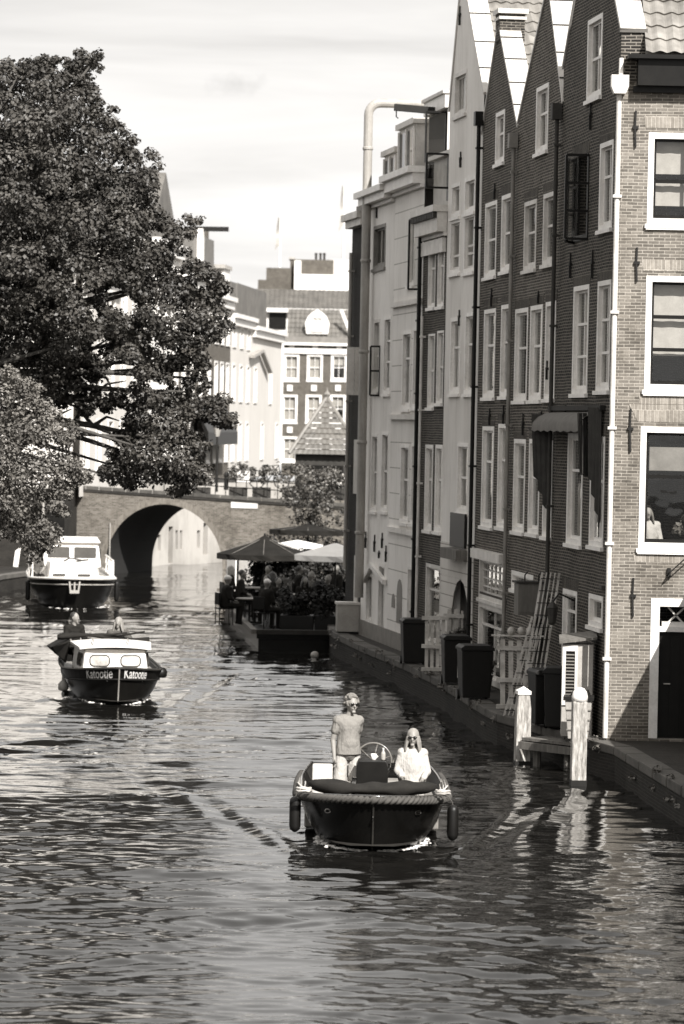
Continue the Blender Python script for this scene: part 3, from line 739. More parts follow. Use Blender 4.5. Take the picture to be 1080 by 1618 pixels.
m = MB(F1); m.box(sAa - 0.26, sAa + 0.26, 0.03, -0.5, zAa - 0.25, zAa + 0.32); pk = m.build('peak_block', BRD3, hA); m = MB(F1); m.box(sAa - 0.33, sAa + 0.33, 0.08, -0.56, zAa + 0.32, zAa + 0.42); m.box(sAa - 0.3, sAa + 0.3, 0.05, -0.53, zAa + 0.2, zAa + 0.26); m.build('peak_cap', LEAD, pk)
for x, a_, b_ in ((783, 290, 315), (778, 455, 485), (775, 645, 672), (797, 640, 670)): anchor(F1, hA, x, a_, b_)
m = MB(F1); q = rect(F1, (754, 800, 875, 886)); m.box(q[0], q[1], 0, 0.16, q[2], q[3] + 0.05); m.build('shop_cornice', CREAM, hA)
# ---- house W: pale stucco gable
bW0 = pbound(F2, 700); bW1 = 0.0
# the strip of wall between both facade lines
zWr = F2.px(760, 152)[1]; zWl = F2.px(709, 178)[1]; sWa, zWa = F2.px(731, -34)
winsW = [((718, 737, 114, 182), V(nv=3, hs=[], curt='full', frame=CREAM)), ((713, 727, 290, 343), V(nv=1, hs=[], curt='half')), ((734, 751, 280, 336), V(nv=1, hs=[], curt='half')),
         ((711, 727, 347, 432), V(nv=1, hs=[0.3], curt='full', sash=CREAM)), ((733, 750, 338, 430), V(nv=1, hs=[0.3, 0.45], curt='full', sash=CREAM)),
         ((711, 727, 502, 622), V(nv=2, hs=[0.62], curt='full')), ((734, 750, 494, 622), V(nv=2, hs=[0.62], curt='full')),
         ((722, 739, 700, 810), V(nv=1, hs=[0.5], curt='full')), ((712, 741, 915, 1045), V(open='hole'))]
hW = gabled('gabled_house', 'pale stucco gable house standing between the dark brick gables and the dark narrow house', F2, bW0, bW1, zWl, zWr, sWa, zWa, PLW, winsW)
m = MB(F2); q = rect(F2, (712, 741, 915, 1045)); cx_ = (q[0] + q[1]) / 2; rr = (q[1] - q[0]) / 2; zz = q[3] - rr * 1.2
for i in range(8):
    a0_, a1_ = pi * i / 8, pi * (i + 1) / 8
    m.prism([(cx_ + rr * cos(a0_), zz + rr * 1.2 * sin(a0_)), (cx_ + rr * cos(a1_), zz + rr * 1.2 * sin(a1_)), (cx_ + rr * cos(a1_), q[3] + 0.01), (cx_ + rr * cos(a0_), q[3] + 0.01)], -0.01, 0.012)
m.box(bW0 + 0.01, q[0], -0.01, 0.012, 0.35, q[3]); m.box(q[1], bW1 - 0.01, -0.01, 0.012, 0.35, q[3]); m.box(bW0 + 0.01, bW1 - 0.01, -0.01, 0.012, q[3] + 0.012, q[3] + 0.75); m.build('rusticated_base', RUST, hW)
m = MB(F2); m.box(q[0], q[1], -0.26, -0.2, 0.4, q[3]); m.build('door', DARKP, hW)
m = MB(F2); q = rect(F2, (715, 738, 811, 865)); m.box(q[0], q[1], 0.02, 0.07, q[2], q[3]); m.build('black_panel', DARKP, hW)
m = MB(F2); m.box(q[0] - 0.1, q[1] + 0.1, 0.02, 0.26, q[2] - 0.26, q[2] - 0.03); m.build('flower_box', WOOD, hW)
for x, a_, b_ in ((729, 240, 265), (728, 10, 40), (727, 490, 515), (742, 925, 955)): anchor(F2, hW, x, a_, b_)
drain(F2, hW, ((762, 200), (747, 1050)), DARKP, r=0.045, t=0.1, hopper=True)
# ---- flat fronted houses E, F, G
def flat(name, label, fr, x0, x1, ytop, mat, wins, cor, cormat, depth=9, roofz=None, s1=None):
    s0 = pbound(fr, x0); s1 = pbound(fr, x1) - 0.01 if s1 is None else s1; z1 = fr.px((x0 + x1) / 2 + 8, ytop)[1]
    par = thing(name, label, 'house', tuple(fr.P((s0 + s1) / 2, 0, WZ))); holes = []
    for wv in wins:
        q = rect(fr, wv[0]); holes.append(q); kw = dict(wv[1])
        if kw.get('open') != 'hole': kw.pop('open', None); window(fr, par, *q, **kw)
    wall(fr, par, [(s0, 0.3), (s1, 0.3), (s1, z1), (s0, z1)], holes, mat)
    shell(fr, par, s0, s1, z1 - 0.02, depth, mat)
    ch, cp = cor; m = MB(fr)
    m.prism([(s0 + 0.02, z1 - ch), (s1 - 0.02, z1 - ch), (s1 - 0.02, z1 - 0.1), (s0 + 0.02, z1 - 0.1)], 0.005, cp * 0.7); m.box(s0 - 0.02, s1 + 0.02, 0.0, cp, z1 - 0.1, z1 + 0.05); m.box(s0, s1, 0.005, cp * 0.25, z1 - ch - 0.09, z1 - ch - 0.004)
    m.build('cornice', cormat, par)
    m = MB(fr); m.box(s0, s1, -0.1, -depth, z1 + 0.0, z1 + 0.08); m.build('roof', DGREY, par)
    return par, s0, s1, z1
winsE = [((677, 688, 362, 486), V(nv=1, hs=[0.5], fw=.05)), ((692, 702, 356, 484), V(nv=1, hs=[0.5], fw=.05)), ((676, 686, 528, 644), V(nv=1, hs=[0.5], fw=.05)), ((690, 700, 523, 637), V(nv=1, hs=[0.5], fw=.05)),
         ((671, 683, 703, 838), V(nv=1, hs=[0.6], curt='full')), ((687, 698, 703, 840), V(nv=1, hs=[0.6], curt='full')), ((672, 696, 892, 1020), V(nv=1, hs=[0.7], sill=False, frame=CREAM, curt='half'))]
hE, sE0, sE1, zE = flat('narrow_house', 'narrow sooty dark house with a carved pale cornice, squeezed between two pale houses', F2, 663, 700, 333, BRD3, winsE, (0.55, 0.34), CREAM)
for i in range(14): m = MB(F2); x = sE0 + 0.1 + (sE1 - sE0 - 0.2) * i / 13; m.box(x - 0.05, x + 0.05, 0.25, 0.33, zE - 0.24, zE - 0.105); m.build('dentil', DGREY, hE)
drain(F2, hE, ((669, 360), (659, 1010)), DARKP, r=0.05, t=0.1); drain(F2, hE, ((673, 500), (663, 1010)), CREAM, r=0.035, t=0.1)
m = MB(F2); m.box(sE0 + 0.1, sE1 - 0.1, 0.004, 0.09, zE - 1.0, zE - 0.68); m.build('frieze', CREAM, hE)
# open loft casement of E
casement(F2, hE, sE1 - 0.3, F2.px(690, 302)[1], F2.px(690, 250)[1], 0.55, DARKP, nh=1, t0=-0.1)
m = MB(F2); m.box(sE0 + 0.3, sE1 - 0.2, -0.15, -1.6, zE + 0.05, F2.px(690, 250)[1]); m.build('dormer', LGREY, hE); m = MB(F2); m.box(sE0 + 0.2, sE1 - 0.1, -0.02, -1.7, F2.px(690, 250)[1] + 0.004, F2.px(690, 243)[1]); m.build('dormer_roof', LEAD, hE)
m = MB(F2); m.box(sE1 - 0.9, sE1 - 0.35, -0.13, -0.149, zE + 0.2, F2.px(690, 253)[1]); m.build('dormer_shade_panel', DARKP, hE)  # flat black panel paints in the dark inside of the open dormer
winsF = [((645, 655, 345, 452), V(nv=1, hs=[])), ((635, 649, 523, 646), V(nv=2, hs=[0.66])), ((652, 664, 517, 644), V(nv=2, hs=[0.66])), ((632, 646, 702, 826), V(nv=2, hs=[0.55])), ((649, 661, 700, 828), V(nv=2, hs=[0.55])),
         ((643, 657, 895, 1000), V(nv=1, hs=[0.5], sill=False))]
hF, sF0, sF1, zF = flat('stucco_house', 'pale stucco house with scored joints, heavy box gutter and an open-windowed loft above', F2, 617, 663, 275, PLW2, winsF, (0.35, 0.42), WHITE)
for y_ in (480, 659, 840):
    z_ = F2.px(640, y_)[1]; m = MB(F2); m.box(sF0 + 0.01, sF1 - 0.01, 0, 0.09, z_ - 0.06, z_ + 0.06); m.build('string_course', PLW, hF)
casement(F2, hF, F2.px(664, 400)[0], F2.px(660, 458)[1], F2.px(660, 350)[1], 0.28, DARKP, nh=1)
for x0_, x1_, y0_, y1_ in ((627, 635, 915, 985), (619, 624, 938, 960)):
    q = rect(F2, (x0_, x1_, y0_, y1_)); m = MB(F2); n_ = 10; c_ = (q[0] + q[1]) / 2; r_ = (q[1] - q[0]) / 2
    pts = [(q[0], q[2]), (q[1], q[2])] + [(c_ + r_ * cos(pi * i / n_), q[3] - r_ + r_ * sin(pi * i / n_)) for i in range(n_ + 1)]
    m.prism(pts, -0.02, 0.015); m.build('niche', MGREY, hF)
# loft storey of F
sl0 = F2.px(641, 230)[0]; zlt = F2.px(668, 172)[1]; zlb = zF + 0.09
m = MB(F2); m.box(sl0, sF1 + 0.02, -0.55, -4.5, zlb, zlt); lf = m.build('loft', LGREY, hF)
m = MB(F2); m.box(sl0 - 0.02, sF1 + 0.10, -0.42, -4.6, zlt + 0.002, zlt + 0.32); m.box(sF1 + 0.021, sF1 + 0.07, -0.5, -0.62, zlb, zlt); m.build('loft_fascia', WHITE, lf)
m = MB(F2); m.box(sl0 - 0.05, sF1 + 0.14, -0.36, -4.7, zlt + 0.325, zlt + 0.4); m.build('loft_roof', LEAD, lf)
m = MB(F2); m.box(sl0 + 0.3, sF1 - 0.15, -0.5, -0.549, zlb + 0.1, zlt - 0.05); m.build('loft_shade_panel', ROOMD, lf)  # flat dark panel on the loft front stands for the shade indoors
casement(F2, lf, sF1 - 0.1, zlb + 0.05, zlt - 0.1, 0.48, DARKP, nh=1, t0=-0.5)
m = MB(F2); m.bar((sF1 - 1.2, -0.6, zlt + 0.02), (sF1 - 1.2, 0.55, zlt + 0.08), 0.12, 0.16); m.tube([(sF1 - 1.2, 0.5, zlt), (sF1 - 1.2, 0.5, zlt - 0.14), (sF1 - 1.2, 0.45, zlt - 0.18)], 0.015, 6); m.build('hoist_beam', IRON, lf)
# chimney of F
m = MB(F2); c0, zc_ = F2.px(690, 160, -1.6); m.box(sF1 - 0.35, sF1 + 0.35, -1.3, -2.1, zlt + 0.4, zlt + 0.95); ch = m.build('chimney', PLG, hF)
m = MB(F2); m.box(sF1 - 0.42, sF1 + 0.42, -1.22, -2.18, zlt + 0.953, zlt + 1.1); m.build('chimney_cap', CREAM, ch)
for dx in (-0.15, 0.16):
    m = MB(F2); m.lathe([(0.1, 0), (0.09, 0.45), (0.1, 0.46), (0.1, 0.5)], (sF1 + dx, -1.5 - 0.7 * (dx > 0), zlt + 1.1), 12); m.build('chimney_pot', DGREY, ch)
winsG = [((590, 609, 356, 424), V(nv=2, hs=[], frame=MGREY)), ((590, 599, 505, 620), V(nv=1, hs=[0.5], frame=CREAM)), ((606, 617, 500, 622), V(nv=1, hs=[0.4, 0.7])), ((586, 596, 685, 808), V(nv=1, hs=[0.5])), ((602, 613, 682, 808), V(nv=1, hs=[0.5])),
         ((578, 588, 905, 985), V(nv=1, hs=[], sill=False)), ((597, 607, 890, 1005), V(nv=1, hs=[0.8], sill=False))]
hG, sG0, sG1, zG = flat('whitewashed_house', 'whitewashed house with a thick flue pipe running up its corner', F2, 575, 617, 302, PLG, winsG, (0.28, 0.4), WHITE)
casement(F2, hG, F2.px(600, 560)[0], F2.px(598, 625)[1], F2.px(598, 548)[1], 0.24, DARKP, nh=2)
for x0_, x1_, yb_ in ((586, 606, 240), (608, 634, 195)):
    s0_ = F2.px(x0_, 260)[0]; s1_ = F2.px(x1_, 260)[0]; zt_ = F2.px(x1_, yb_)[1] ; m = MB(F2); m.box(s0_, s1_, -0.35, -2.2, zG + 0.08, zt_); dm = m.build('dormer', CREAM, hG)
    m = MB(F2); m.box(s0_ - 0.06, s1_ + 0.06, -0.25, -2.3, zt_ + 0.003, zt_ + 0.14); m.build('dormer_roof', LEAD, dm)
    m = MB(F2); m.poly([(s0_ + 0.15, -0.345, zG + 0.15), (s1_ - 0.15, -0.345, zG + 0.15), (s1_ - 0.15, -0.345, zt_ - 0.1), (s0_ + 0.15, -0.345, zt_ - 0.1)]); m.build('pane', M('dark_glass', 0.03, 0.05, 0.2, 2, 0), dm, fixn=False)
    xm_ = (s0_ + s1_) / 2
    for xx in (s0_ + 0.12, xm_, s1_ - 0.12): m = MB(F2); m.box(xx - 0.04, xx + 0.04, -0.34, -0.29, zG + 0.1, zt_ - 0.05); m.build('dormer_post', WHITE, dm)
# gabled door hood
m = MB(F2); hs_, hz = F2.px(590, 893); m.bar((F2.px(578, 920)[0], 0.06, F2.px(578, 918)[1]), (hs_, 0.06, hz), 0.1, 0.12); m.bar((hs_, 0.06, hz), (F2.px(611, 915)[0], 0.06, F2.px(611, 920)[1]), 0.1, 0.12); m.build('door_hood', WHITE, hG)
for x, y0_, y1_ in ((579, 840, 866), (593, 845, 872), (605, 842, 866), (611, 862, 888), (597, 300, 345), (600, 870, 882)): anchor(F2, hG, x, y0_, y1_)
m = MB(F2); m.box(sG0, F2.px(640, 980)[0], 0.001, 0.035, 0.55, 1.0); m.build('plinth', MGREY, hG)
# flue pipe
sp, _ = F2.px(572, 675, 0.2); zp = F2.px(582, 170)[1]; m = MB(F2)
RP = .115
pts = [(sp, 0.2, 1.6), (sp, 0.2, zp - 0.3)] + [(sp, 0.2 - 0.3 * (1 - cos(a_)), zp - 0.3 + 0.3 * sin(a_)) for a_ in [pi / 2 * i / 6 for i in range(1, 7)]] + [(sp, -1.3, zp + 0.02)]
m.tube(pts, RP, 14)
for z in (3.2, 5.5, 7.8, 10.1, zp - 1.2): m.lathe([(0.12, 0), (0.135, 0.02), (0.135, 0.07), (0.12, 0.09)], (sp, 0.2, z), 14)
m.build('flue_pipe', ZINC, hG)
# ---- H: dark narrow end house beyond
F3 = Frame(*F2.P(sG0, 0, 0).xy, 0.17, -1)
sH0 = F3.px(551, 640)[0]
hH = thing('end_house', 'very dark house edge behind the thick flue pipe, with opened pale shutters', 'house', tuple(F3.P(-2.2, 0, WZ)))
zH = F3.px(556, 345)[1]
wall(F3, hH, [(sH0, 0.3), (-0.01, 0.3), (-0.01, zH), (sH0, zH)], [], BRX); shell(F3, hH, sH0, -0.01, zH, 8, BRX)
m = MB(F3); m.box(sH0 - 0.1, -0.02, 0.0, 0.3, zH - 0.12, zH + 0.05); m.box(sH0, -0.02, 0.0, 0.2, zH - 0.3, zH - 0.124); m.build('cornice', CREAM, hH)
m = MB(F3); m.box(sH0 - 0.05, 0, -0.1, -8, zH + 0.06, zH + 0.3); m.build('roof', TILED, hH)
m = MB(F2); sm, z0_ = F2.px(572, 625); z1_ = F2.px(572, 550)[1]
for k_ in (0, 1):
    m.box(sG0 + 0.16 + k_ * 0.02, sG0 + 0.20 + k_ * 0.02, 0.1 + 0.22 * k_, 0.30 + 0.22 * k_, z0_, z1_)
m.build('shutter', CREAM, hH)
m = MB(F3); m.box(-1.2, -0.5, 0.01, 0.05, 4.2, 5.6); m.build('shutter', LGREY, hH)
m = MB(F3); m.box(-0.8, -0.3, 0.01, 0.05, 0.7, 2.6); m.build('door', CREAM, hH)
drain(F3, hH, ((561, 400), (551, 900)), ZINC, r=0.05)
# ================================================================== WATER
def water():
    rs = np.random.RandomState(3)
    rows = []
    for i in range(900):
        k = 990 - i * 1.0825          # image rows below the horizon
        rows.append(FPX * EYE / k * 1.0 if k > 20 else None)
    Y = np.array([y for y in rows if y]); Y = np.concatenate([[-60, 0, 12, 17.9], np.arange(18, 32.7, .08), Y[Y > 32.7], [900]])
    U = np.linspace(-1, 1, 330)
    half = np.maximum(8.5, 0.112 * np.maximum(Y, 0) + 3.0); half[-1] = 40
    X = U[None, :] * half[:, None]; YY = np.repeat(Y[:, None], len(U), 1)
    Z = np.zeros_like(X)
    # patches of rougher and calmer water
    def low(fx, fy, n, seed):
        r = np.random.RandomState(seed); a = np.zeros_like(X)
        for _ in range(n): a += np.sin(X * r.normal(0, fx) + YY * r.normal(0, fy) + r.uniform(0, 6.28))
        return a / math.sqrt(n)
    patch = np.clip(1.0 + 0.42 * low(0.55, 0.3, 7, 1) + 0.3 * low(1.2, 2.2, 9, 2), 0.2, 2.1)
    for lam0, lam1, n, st, spread in ((2.4, 4.5, 6, 0.0035, 0.4), (1.0, 2.0, 14, 0.0075, 0.25), (0.5, 0.95, 34, 0.0105, 0.26), (0.19, 0.44, 80, 0.0215, 0.34)):
        for _ in range(n):
            lam = rs.uniform(lam0, lam1); th = rs.normal(pi / 2, spread); kx, ky = 2 * pi / lam * cos(th), 2 * pi / lam * sin(th)
            ph = rs.uniform(0, 6.28) + 0.7 * np.sin(X * rs.normal(0, 0.6) + YY * rs.normal(0, 0.25) + rs.uniform(0, 6))
            fade = np.clip((lam * 900 / np.maximum(YY, 20) ** 1.0) / 3.0, 0, 1)
            Z += st * lam / math.sqrt(n) * (2.2 * ((np.sin(kx * X + ky * YY + ph) + 1) / 2) ** 1.25 - 1) * patch * (fade if lam0 < 0.5 else 1)
    # wakes: diverging crests behind each bow
    for bx, by, ang, amp, wd in ((0.55, 47.7, 0.0, 0.02, 1.0), (-4.58, 71.2, 0.13, 0.02, 0.95), (-8.38, 107.9, 0.05, 0.03, 1.4)):
        dx = X - bx; dy = YY - by; a = dx * cos(ang) + dy * sin(ang); b = -dx * sin(ang) + dy * cos(ang)
        for sg in (-1, 1):
            arm = sg * a - (wd + 0.30 * np.maximum(b, 0)); ok = (b > -0.3) * np.exp(-np.maximum(b, 0) / 16)
            Z += amp * 1.4 * ok * np.exp(-(arm / 0.42) ** 2) * np.sin(9.0 * arm + 1.2 * b)
            Z += amp * 0.35 * ok * np.exp(-((arm + 1.2) / 1.3) ** 2) * np.sin(4.0 * b + 3 * a)
        rad = np.sqrt(a * a + np.minimum(b, 0) ** 2 + 1e-6); Z += amp * 0.5 * (b < 0.2) * np.exp(-((rad - wd) / 0.5) ** 2) * np.cos(9 * (rad - wd))
    Z[:4] = 0; Z[-1] = 0
    nr, nc = X.shape; co = np.stack([X, YY, Z], -1).reshape(-1, 3).astype(np.float32)
    idx = np.arange(nr * nc).reshape(nr, nc); f = np.stack([idx[:-1, :-1], idx[:-1, 1:], idx[1:, 1:], idx[1:, :-1]], -1).reshape(-1, 4)
    me = bpy.data.meshes.new('canal_water'); me.vertices.add(len(co)); me.vertices.foreach_set('co', co.ravel())
    me.loops.add(f.size); me.loops.foreach_set('vertex_index', f.ravel().astype(np.int32)); me.polygons.add(len(f))
    me.polygons.foreach_set('loop_start', np.arange(0, f.size, 4, dtype=np.int32)); me.polygons.foreach_set('loop_total', np.full(len(f), 4, dtype=np.int32))
    me.update(); me.validate(); me.polygons.foreach_set('use_smooth', np.ones(len(f), dtype=bool))
    n = NT('canal_water'); b = n.b
    b.inputs['Base Color'].default_value = grey(0.008); b.inputs['Roughness'].default_value = 0.015; b.inputs['IOR'].default_value = 1.55
    b.inputs['Specular IOR Level'].default_value = 0.5
    a = n.noise(8, 3, 0.5, stretch=(0.6, 1.5, 1)); c = n.noise(2.0, 2, 0.5, stretch=(0.5, 1.6, 1))
    bp = n.n('Bump'); bp.inputs['Strength'].default_value = 0.5; bp.inputs['Distance'].default_value = 0.006; n.l(a, bp.inputs['Height'])
    bp2 = n.n('Bump'); bp2.inputs['Strength'].default_value = 0.5; bp2.inputs['Distance'].default_value = 0.01; n.l(c, bp2.inputs['Height']); n.l(bp2.outputs[0], bp.inputs['Normal'])
    n.l(bp.outputs[0], b.inputs['Normal']); me.materials.append(n.m)
    o = bpy.data.objects.new('canal_water', me); COL.objects.link(o); o['kind'] = 'structure'
water()

# ================================================================== FOLIAGE
def leafmat(name, v, var=0.5, rough=0.45):
    n = NT(name); b = n.b; oi = n.n('NewGeometry') if False else n.n('TexCoord')
    a = n.noise(0.9, 3, 0.6); c = n.noise(9, 2, 0.6)
    col = n.ramp(a, [(0.3, v * (1 - var)), (0.7, v * (1 + var))]); col = n.mix(col, n.ramp(c, [(0.3, 0.6), (0.7, 1.0)]), 0.8, 'MULTIPLY')
    n.l(col, b.inputs['Base Color']); b.inputs['Roughness'].default_value = rough; b.inputs['Specular IOR Level'].default_value = 0.4
    tr = n.n('BsdfTranslucent'); n.l(col, tr.inputs[0]); mx = n.n('MixShader'); mx.inputs[0].default_value = 0.08
    n.l(b.outputs[0], mx.inputs[1]); n.l(tr.outputs[0], mx.inputs[2]); n.l(mx.outputs[0], n.out.inputs[0]); return n.m
LEAFD = leafmat('hedge_leaves', 0.022, 0.6, 0.6); LEAF = leafmat('dark_leaves', 0.072, 0.6, 0.5); LEAF2 = leafmat('pale_small_leaves', 0.15, 0.5, 0.6); LEAF3 = leafmat('shrub_leaves', 0.10, 0.5); BLOOM = leafmat('pale_blossom', 0.55, 0.3)
BARK = M('bark', 0.07, 0.9, 0.4, 5, 0.6, stretch=(4, 4, 0.8))
def foliage(name, par, clumps, leaf, mat, seed=1, droop=0.0, kind=None, flat=0.75):
    """clumps: (center, radius, count); leaf-sized folded quads scattered through each clump"""
    rs = np.random.RandomState(seed)
    cen = np.concatenate([np.repeat(np.array([c], float), n, 0) for c, r, n in clumps]); rad = np.concatenate([np.full(n, r) for c, r, n in clumps])
    n = len(cen); d = rs.normal(size=(n, 3)); d /= np.linalg.norm(d, axis=1)[:, None]
    u = rs.uniform(0.25, 1, n) ** 0.45 * np.where(rs.uniform(0, 1, n) < 0.14, rs.uniform(1.0, 1.4, n), 1.0)
    p = cen + d * (rad * u)[:, None] * np.array([1, 1, flat])
    p[:, 2] -= droop * rs.uniform(0, 1, n) * rad
    nm = d * 1.0 + rs.normal(size=(n, 3)) * 0.55 + np.array([0, 0, 0.7]); nm /= np.linalg.norm(nm, axis=1)[:, None]
    a = np.cross(nm, rs.normal(size=(n, 3))); a /= np.linalg.norm(a, axis=1)[:, None]; b = np.cross(nm, a)
    L_ = leaf * rs.uniform(0.6, 1.25, n)[:, None]; W = L_ * rs.uniform(0.32, 0.48, n)[:, None]
    tip = p + a * L_ * 0.5 - nm * L_ * 0.12; base = p - a * L_ * 0.5; m1 = p + b * W + a * L_ * 0.06 + nm * L_ * 0.1; m2 = p - b * W + a * L_ * 0.06 + nm * L_ * 0.1
    co = np.stack([base, m1, tip, m2], 1).reshape(-1, 3)
    if par is not None: co = co - np.array(par.location)
    f = np.arange(n * 4, dtype=np.int32).reshape(n, 4)
    tri = np.concatenate([f[:, [0, 1, 2]], f[:, [0, 2, 3]]], 0)
    me = bpy.data.meshes.new(name); me.vertices.add(n * 4); me.vertices.foreach_set('co', co.astype(np.float32).ravel())
    me.loops.add(tri.size); me.loops.foreach_set('vertex_index', tri.ravel()); me.polygons.add(len(tri))
    me.polygons.foreach_set('loop_start', np.arange(0, tri.size, 3, dtype=np.int32)); me.polygons.foreach_set('loop_total', np.full(len(tri), 3, dtype=np.int32))
    me.update(); me.materials.append(mat)
    o = bpy.data.objects.new(name, me); COL.objects.link(o)
    if par is not None: o.parent = par
    if kind: o['kind'] = kind
    return o
def inpoly(x, y, P):
    c = False; n = len(P); j = n - 1
    for i in range(n):
        if (P[i][1] > y) != (P[j][1] > y) and x < (P[j][0] - P[i][0]) * (y - P[i][1]) / (P[j][1] - P[i][1]) + P[i][0]: c = not c
        j = i
    return c
def edged(x, y, P):
    d = 1e9
    for i in range(len(P)):
        a = Vector(P[i]); b = Vector(P[(i + 1) % len(P)]); ab = b - a; t = max(0, min(1, (Vector((x, y)) - a).dot(ab) / max(ab.length_squared, 1e-6))); d = min(d, (Vector((x, y)) - a - ab * t).length)
    return d
def crown(P, Yc, depth, holes, rr, spacing, tries, rng):
    """clump centres of a crown whose outline, seen from the canal bridge, is P; depth follows the outline's width"""
    out = []; sc = FPX / Yc; xs = [p[0] for p in P]; ys = [p[1] for p in P]
    for _ in range(tries):
        x = rng.uniform(min(xs), max(xs)); y = rng.uniform(min(ys), max(ys))
        if not inpoly(x, y, P): continue
        r = rng.uniform(*rr); e = edged(x, y, P); k_ = min([math.hypot(x - hx, y - hy) - hr for hx, hy, hr in holes]) / sc
        if k_ < r * 0.85:
            if k_ < 0.14: continue
            r = max(k_ / 0.85, .2)
        if e < r * sc * 0.55:
            r = max(0.22, e / sc * 1.1)
            if e < 5: continue
        dz = min(1, e / (sc * 3.2)) ** 0.6 * depth * rng.uniform(-1, 1)
        p = atY(x, y, Yc); p.y += dz; p.x *= (Yc + dz) / Yc; p.z = EYE + (p.z - EYE) * (Yc + dz) / Yc
        if any((p - q).length < (r + s_) * spacing for q, s_ in out): continue
        out.append((p, r))
    # sprays of twigs beyond the outline
    for _ in range(tries // 160):
        k = rng.randrange(len(P)); a, b = Vector(P[k]), Vector(P[(k + 1) % len(P)]); f = rng.random(); q = a.lerp(b, f) + Vector((rng.uniform(-9, 9), rng.uniform(-9, 9)))
        for j in range(3): p = atY(q.x + rng.uniform(-9, 9), q.y + rng.uniform(-6, 9), Yc + rng.uniform(-.8, .8)); out.append((p, rng.uniform(.1, .17)))
    return out
def limbs(par, base, hub, tips, r0, rng, name='trunk'):
    mb = MB(WORLDP); mb.tube([base, base.lerp(hub, 0.5) + Vector((0.1, 0, 0)), hub], [r0, r0 * 0.8, r0 * 0.62], 12)
    for t in tips:
        m1 = hub.lerp(t, 0.35) + Vector((rng.uniform(-.4, .4), rng.uniform(-.4, .4), rng.uniform(0.1, .9))); m2 = hub.lerp(t, 0.7) + Vector((rng.uniform(-.4, .4), rng.uniform(-.4, .4), rng.uniform(-.1, .5)))
        l = (t - hub).length; k = min(1, l / 7) * r0 * 0.42
        mb.tube([hub, m1, m2, t], [k, k * 0.62, k * 0.36, 0.02], 7)
        for _ in range(3):
            q = m2 + Vector((rng.uniform(-1, 1), rng.uniform(-1, 1), rng.uniform(-.6, 1))) * 1.1; mb.tube([m2, m2.lerp(q, 0.5) + Vector((0, 0, .15)), q], [k * 0.3, k * 0.18, 0.012], 5)
    mb.build(name, BARK, par, smooth=True)
WORLDP = Plain()
P1 = [(-700, 300), (-560, 150), (-300, 60), (-120, 70), (-30, 112), (0, 112), (22, 106), (40, 98), (62, 94), (78, 97), (92, 108), (112, 108), (120, 116), (132, 95), (150, 88), (156, 94), (142, 110), (134, 130), (146, 132), (150, 148), (162, 160),
      (164, 178), (182, 192), (204, 198), (204, 214), (196, 236), (234, 236), (230, 252), (242, 272), (240, 300), (232, 322), (250, 344), (282, 352), (316, 356), (310, 370), (292, 376), (298, 390), (272, 392), (262, 420), (290, 440), (300, 425), (316, 418), (336, 428), (348, 448), (345, 472), (356, 500), (350, 530),
      (330, 545), (326, 574), (310, 584), (290, 566), (272, 575), (270, 600), (310, 618), (345, 628), (346, 648), (372, 664), (370, 676), (346, 672), (330, 664), (300, 664), (288, 680), (314, 700), (318, 735), (296, 768), (240, 762), (215, 768), (172, 762), (166, 742), (190, 715), (196, 690), (205, 650), (180, 640), (150, 640), (140, 660), (90, 640), (0, 620), (-300, 700), (-640, 620)]
H1 = [(182, 470, 14), (205, 486, 10), (150, 500, 7), (192, 592, 20), (148, 548, 8), (172, 672, 16), (165, 612, 8), (282, 408, 10), (118, 300, 4), (102, 392, 6), (60, 250, 3), (122, 440, 7), (84, 480, 6), (245, 610, 7), (240, 540, 5), (125, 590, 7), (138, 468, 8), (100, 575, 5)]
rg = random.Random(11)
c1 = crown(P1, 78.0, 5.0, H1, (0.32, 0.72), 0.8, 22000, rg)
tre = thing('broadleaf_tree', 'huge dark broadleaf tree overhanging the water on the left bank', 'tree', (-13.0, 78, 0.45))
near_ = [(p, r, max(14, int(700 * (r / 0.6) ** 2))) for p, r in c1 if p.x > -9.2]
far_ = [(p, r * 1.2, int(60 * (r / 0.6) ** 2)) for p, r in c1 if p.x <= -9.2]
foliage('crown', tre, near_, 0.098, LEAF, 5); foliage('outer_crown', tre, far_, 0.28, LEAF, 6)
tips = [p for p, r in c1 if p.x > -8]; rg.shuffle(tips)
limbs(tre, Vector((-13.0, 78, 0.4)), Vector((-12.2, 78, 6.0)), tips[:34] + [atY(226, 500, 77.5), atY(335, 655, 77.5), atY(140, 105, 78)], 0.42, rg)
P2 = [(-420, 560), (-100, 560), (0, 592), (14, 586), (28, 604), (52, 622), (62, 612), (78, 640), (94, 655), (112, 690), (118, 735), (130, 744), (128, 752), (106, 768), (90, 782), (96, 804), (72, 812), (78, 838), (76, 856), (52, 868), (40, 860), (0, 838), (-150, 860), (-420, 800)]
c2 = crown(P2, 69.0, 2.6, [(92, 640, 6)], (0.16, 0.42), 0.74, 9000, rg)
tr2 = thing('small_leaved_tree', 'pale small-leaved tree drooping low over the left bank beneath the huge dark tree', 'tree', (-11.8, 69, 0.45))
foliage('crown', tr2, [(p, r, max(20, int(480 * (r / 0.5) ** 2))) for p, r in c2 if p.x > -8], 0.075, LEAF2, 8, droop=0.6)
foliage('outer_crown', tr2, [(p, r * 1.3, int(60 * (r / 0.5) ** 2)) for p, r in c2 if p.x <= -8], 0.16, LEAF2, 9)
tips = [p for p, r in c2 if p.x > -8]; rg.shuffle(tips)
limbs(tr2, Vector((-11.8, 69, 0.4)), Vector((-10.8, 69, 4.4)), tips[:18], 0.2, rg)

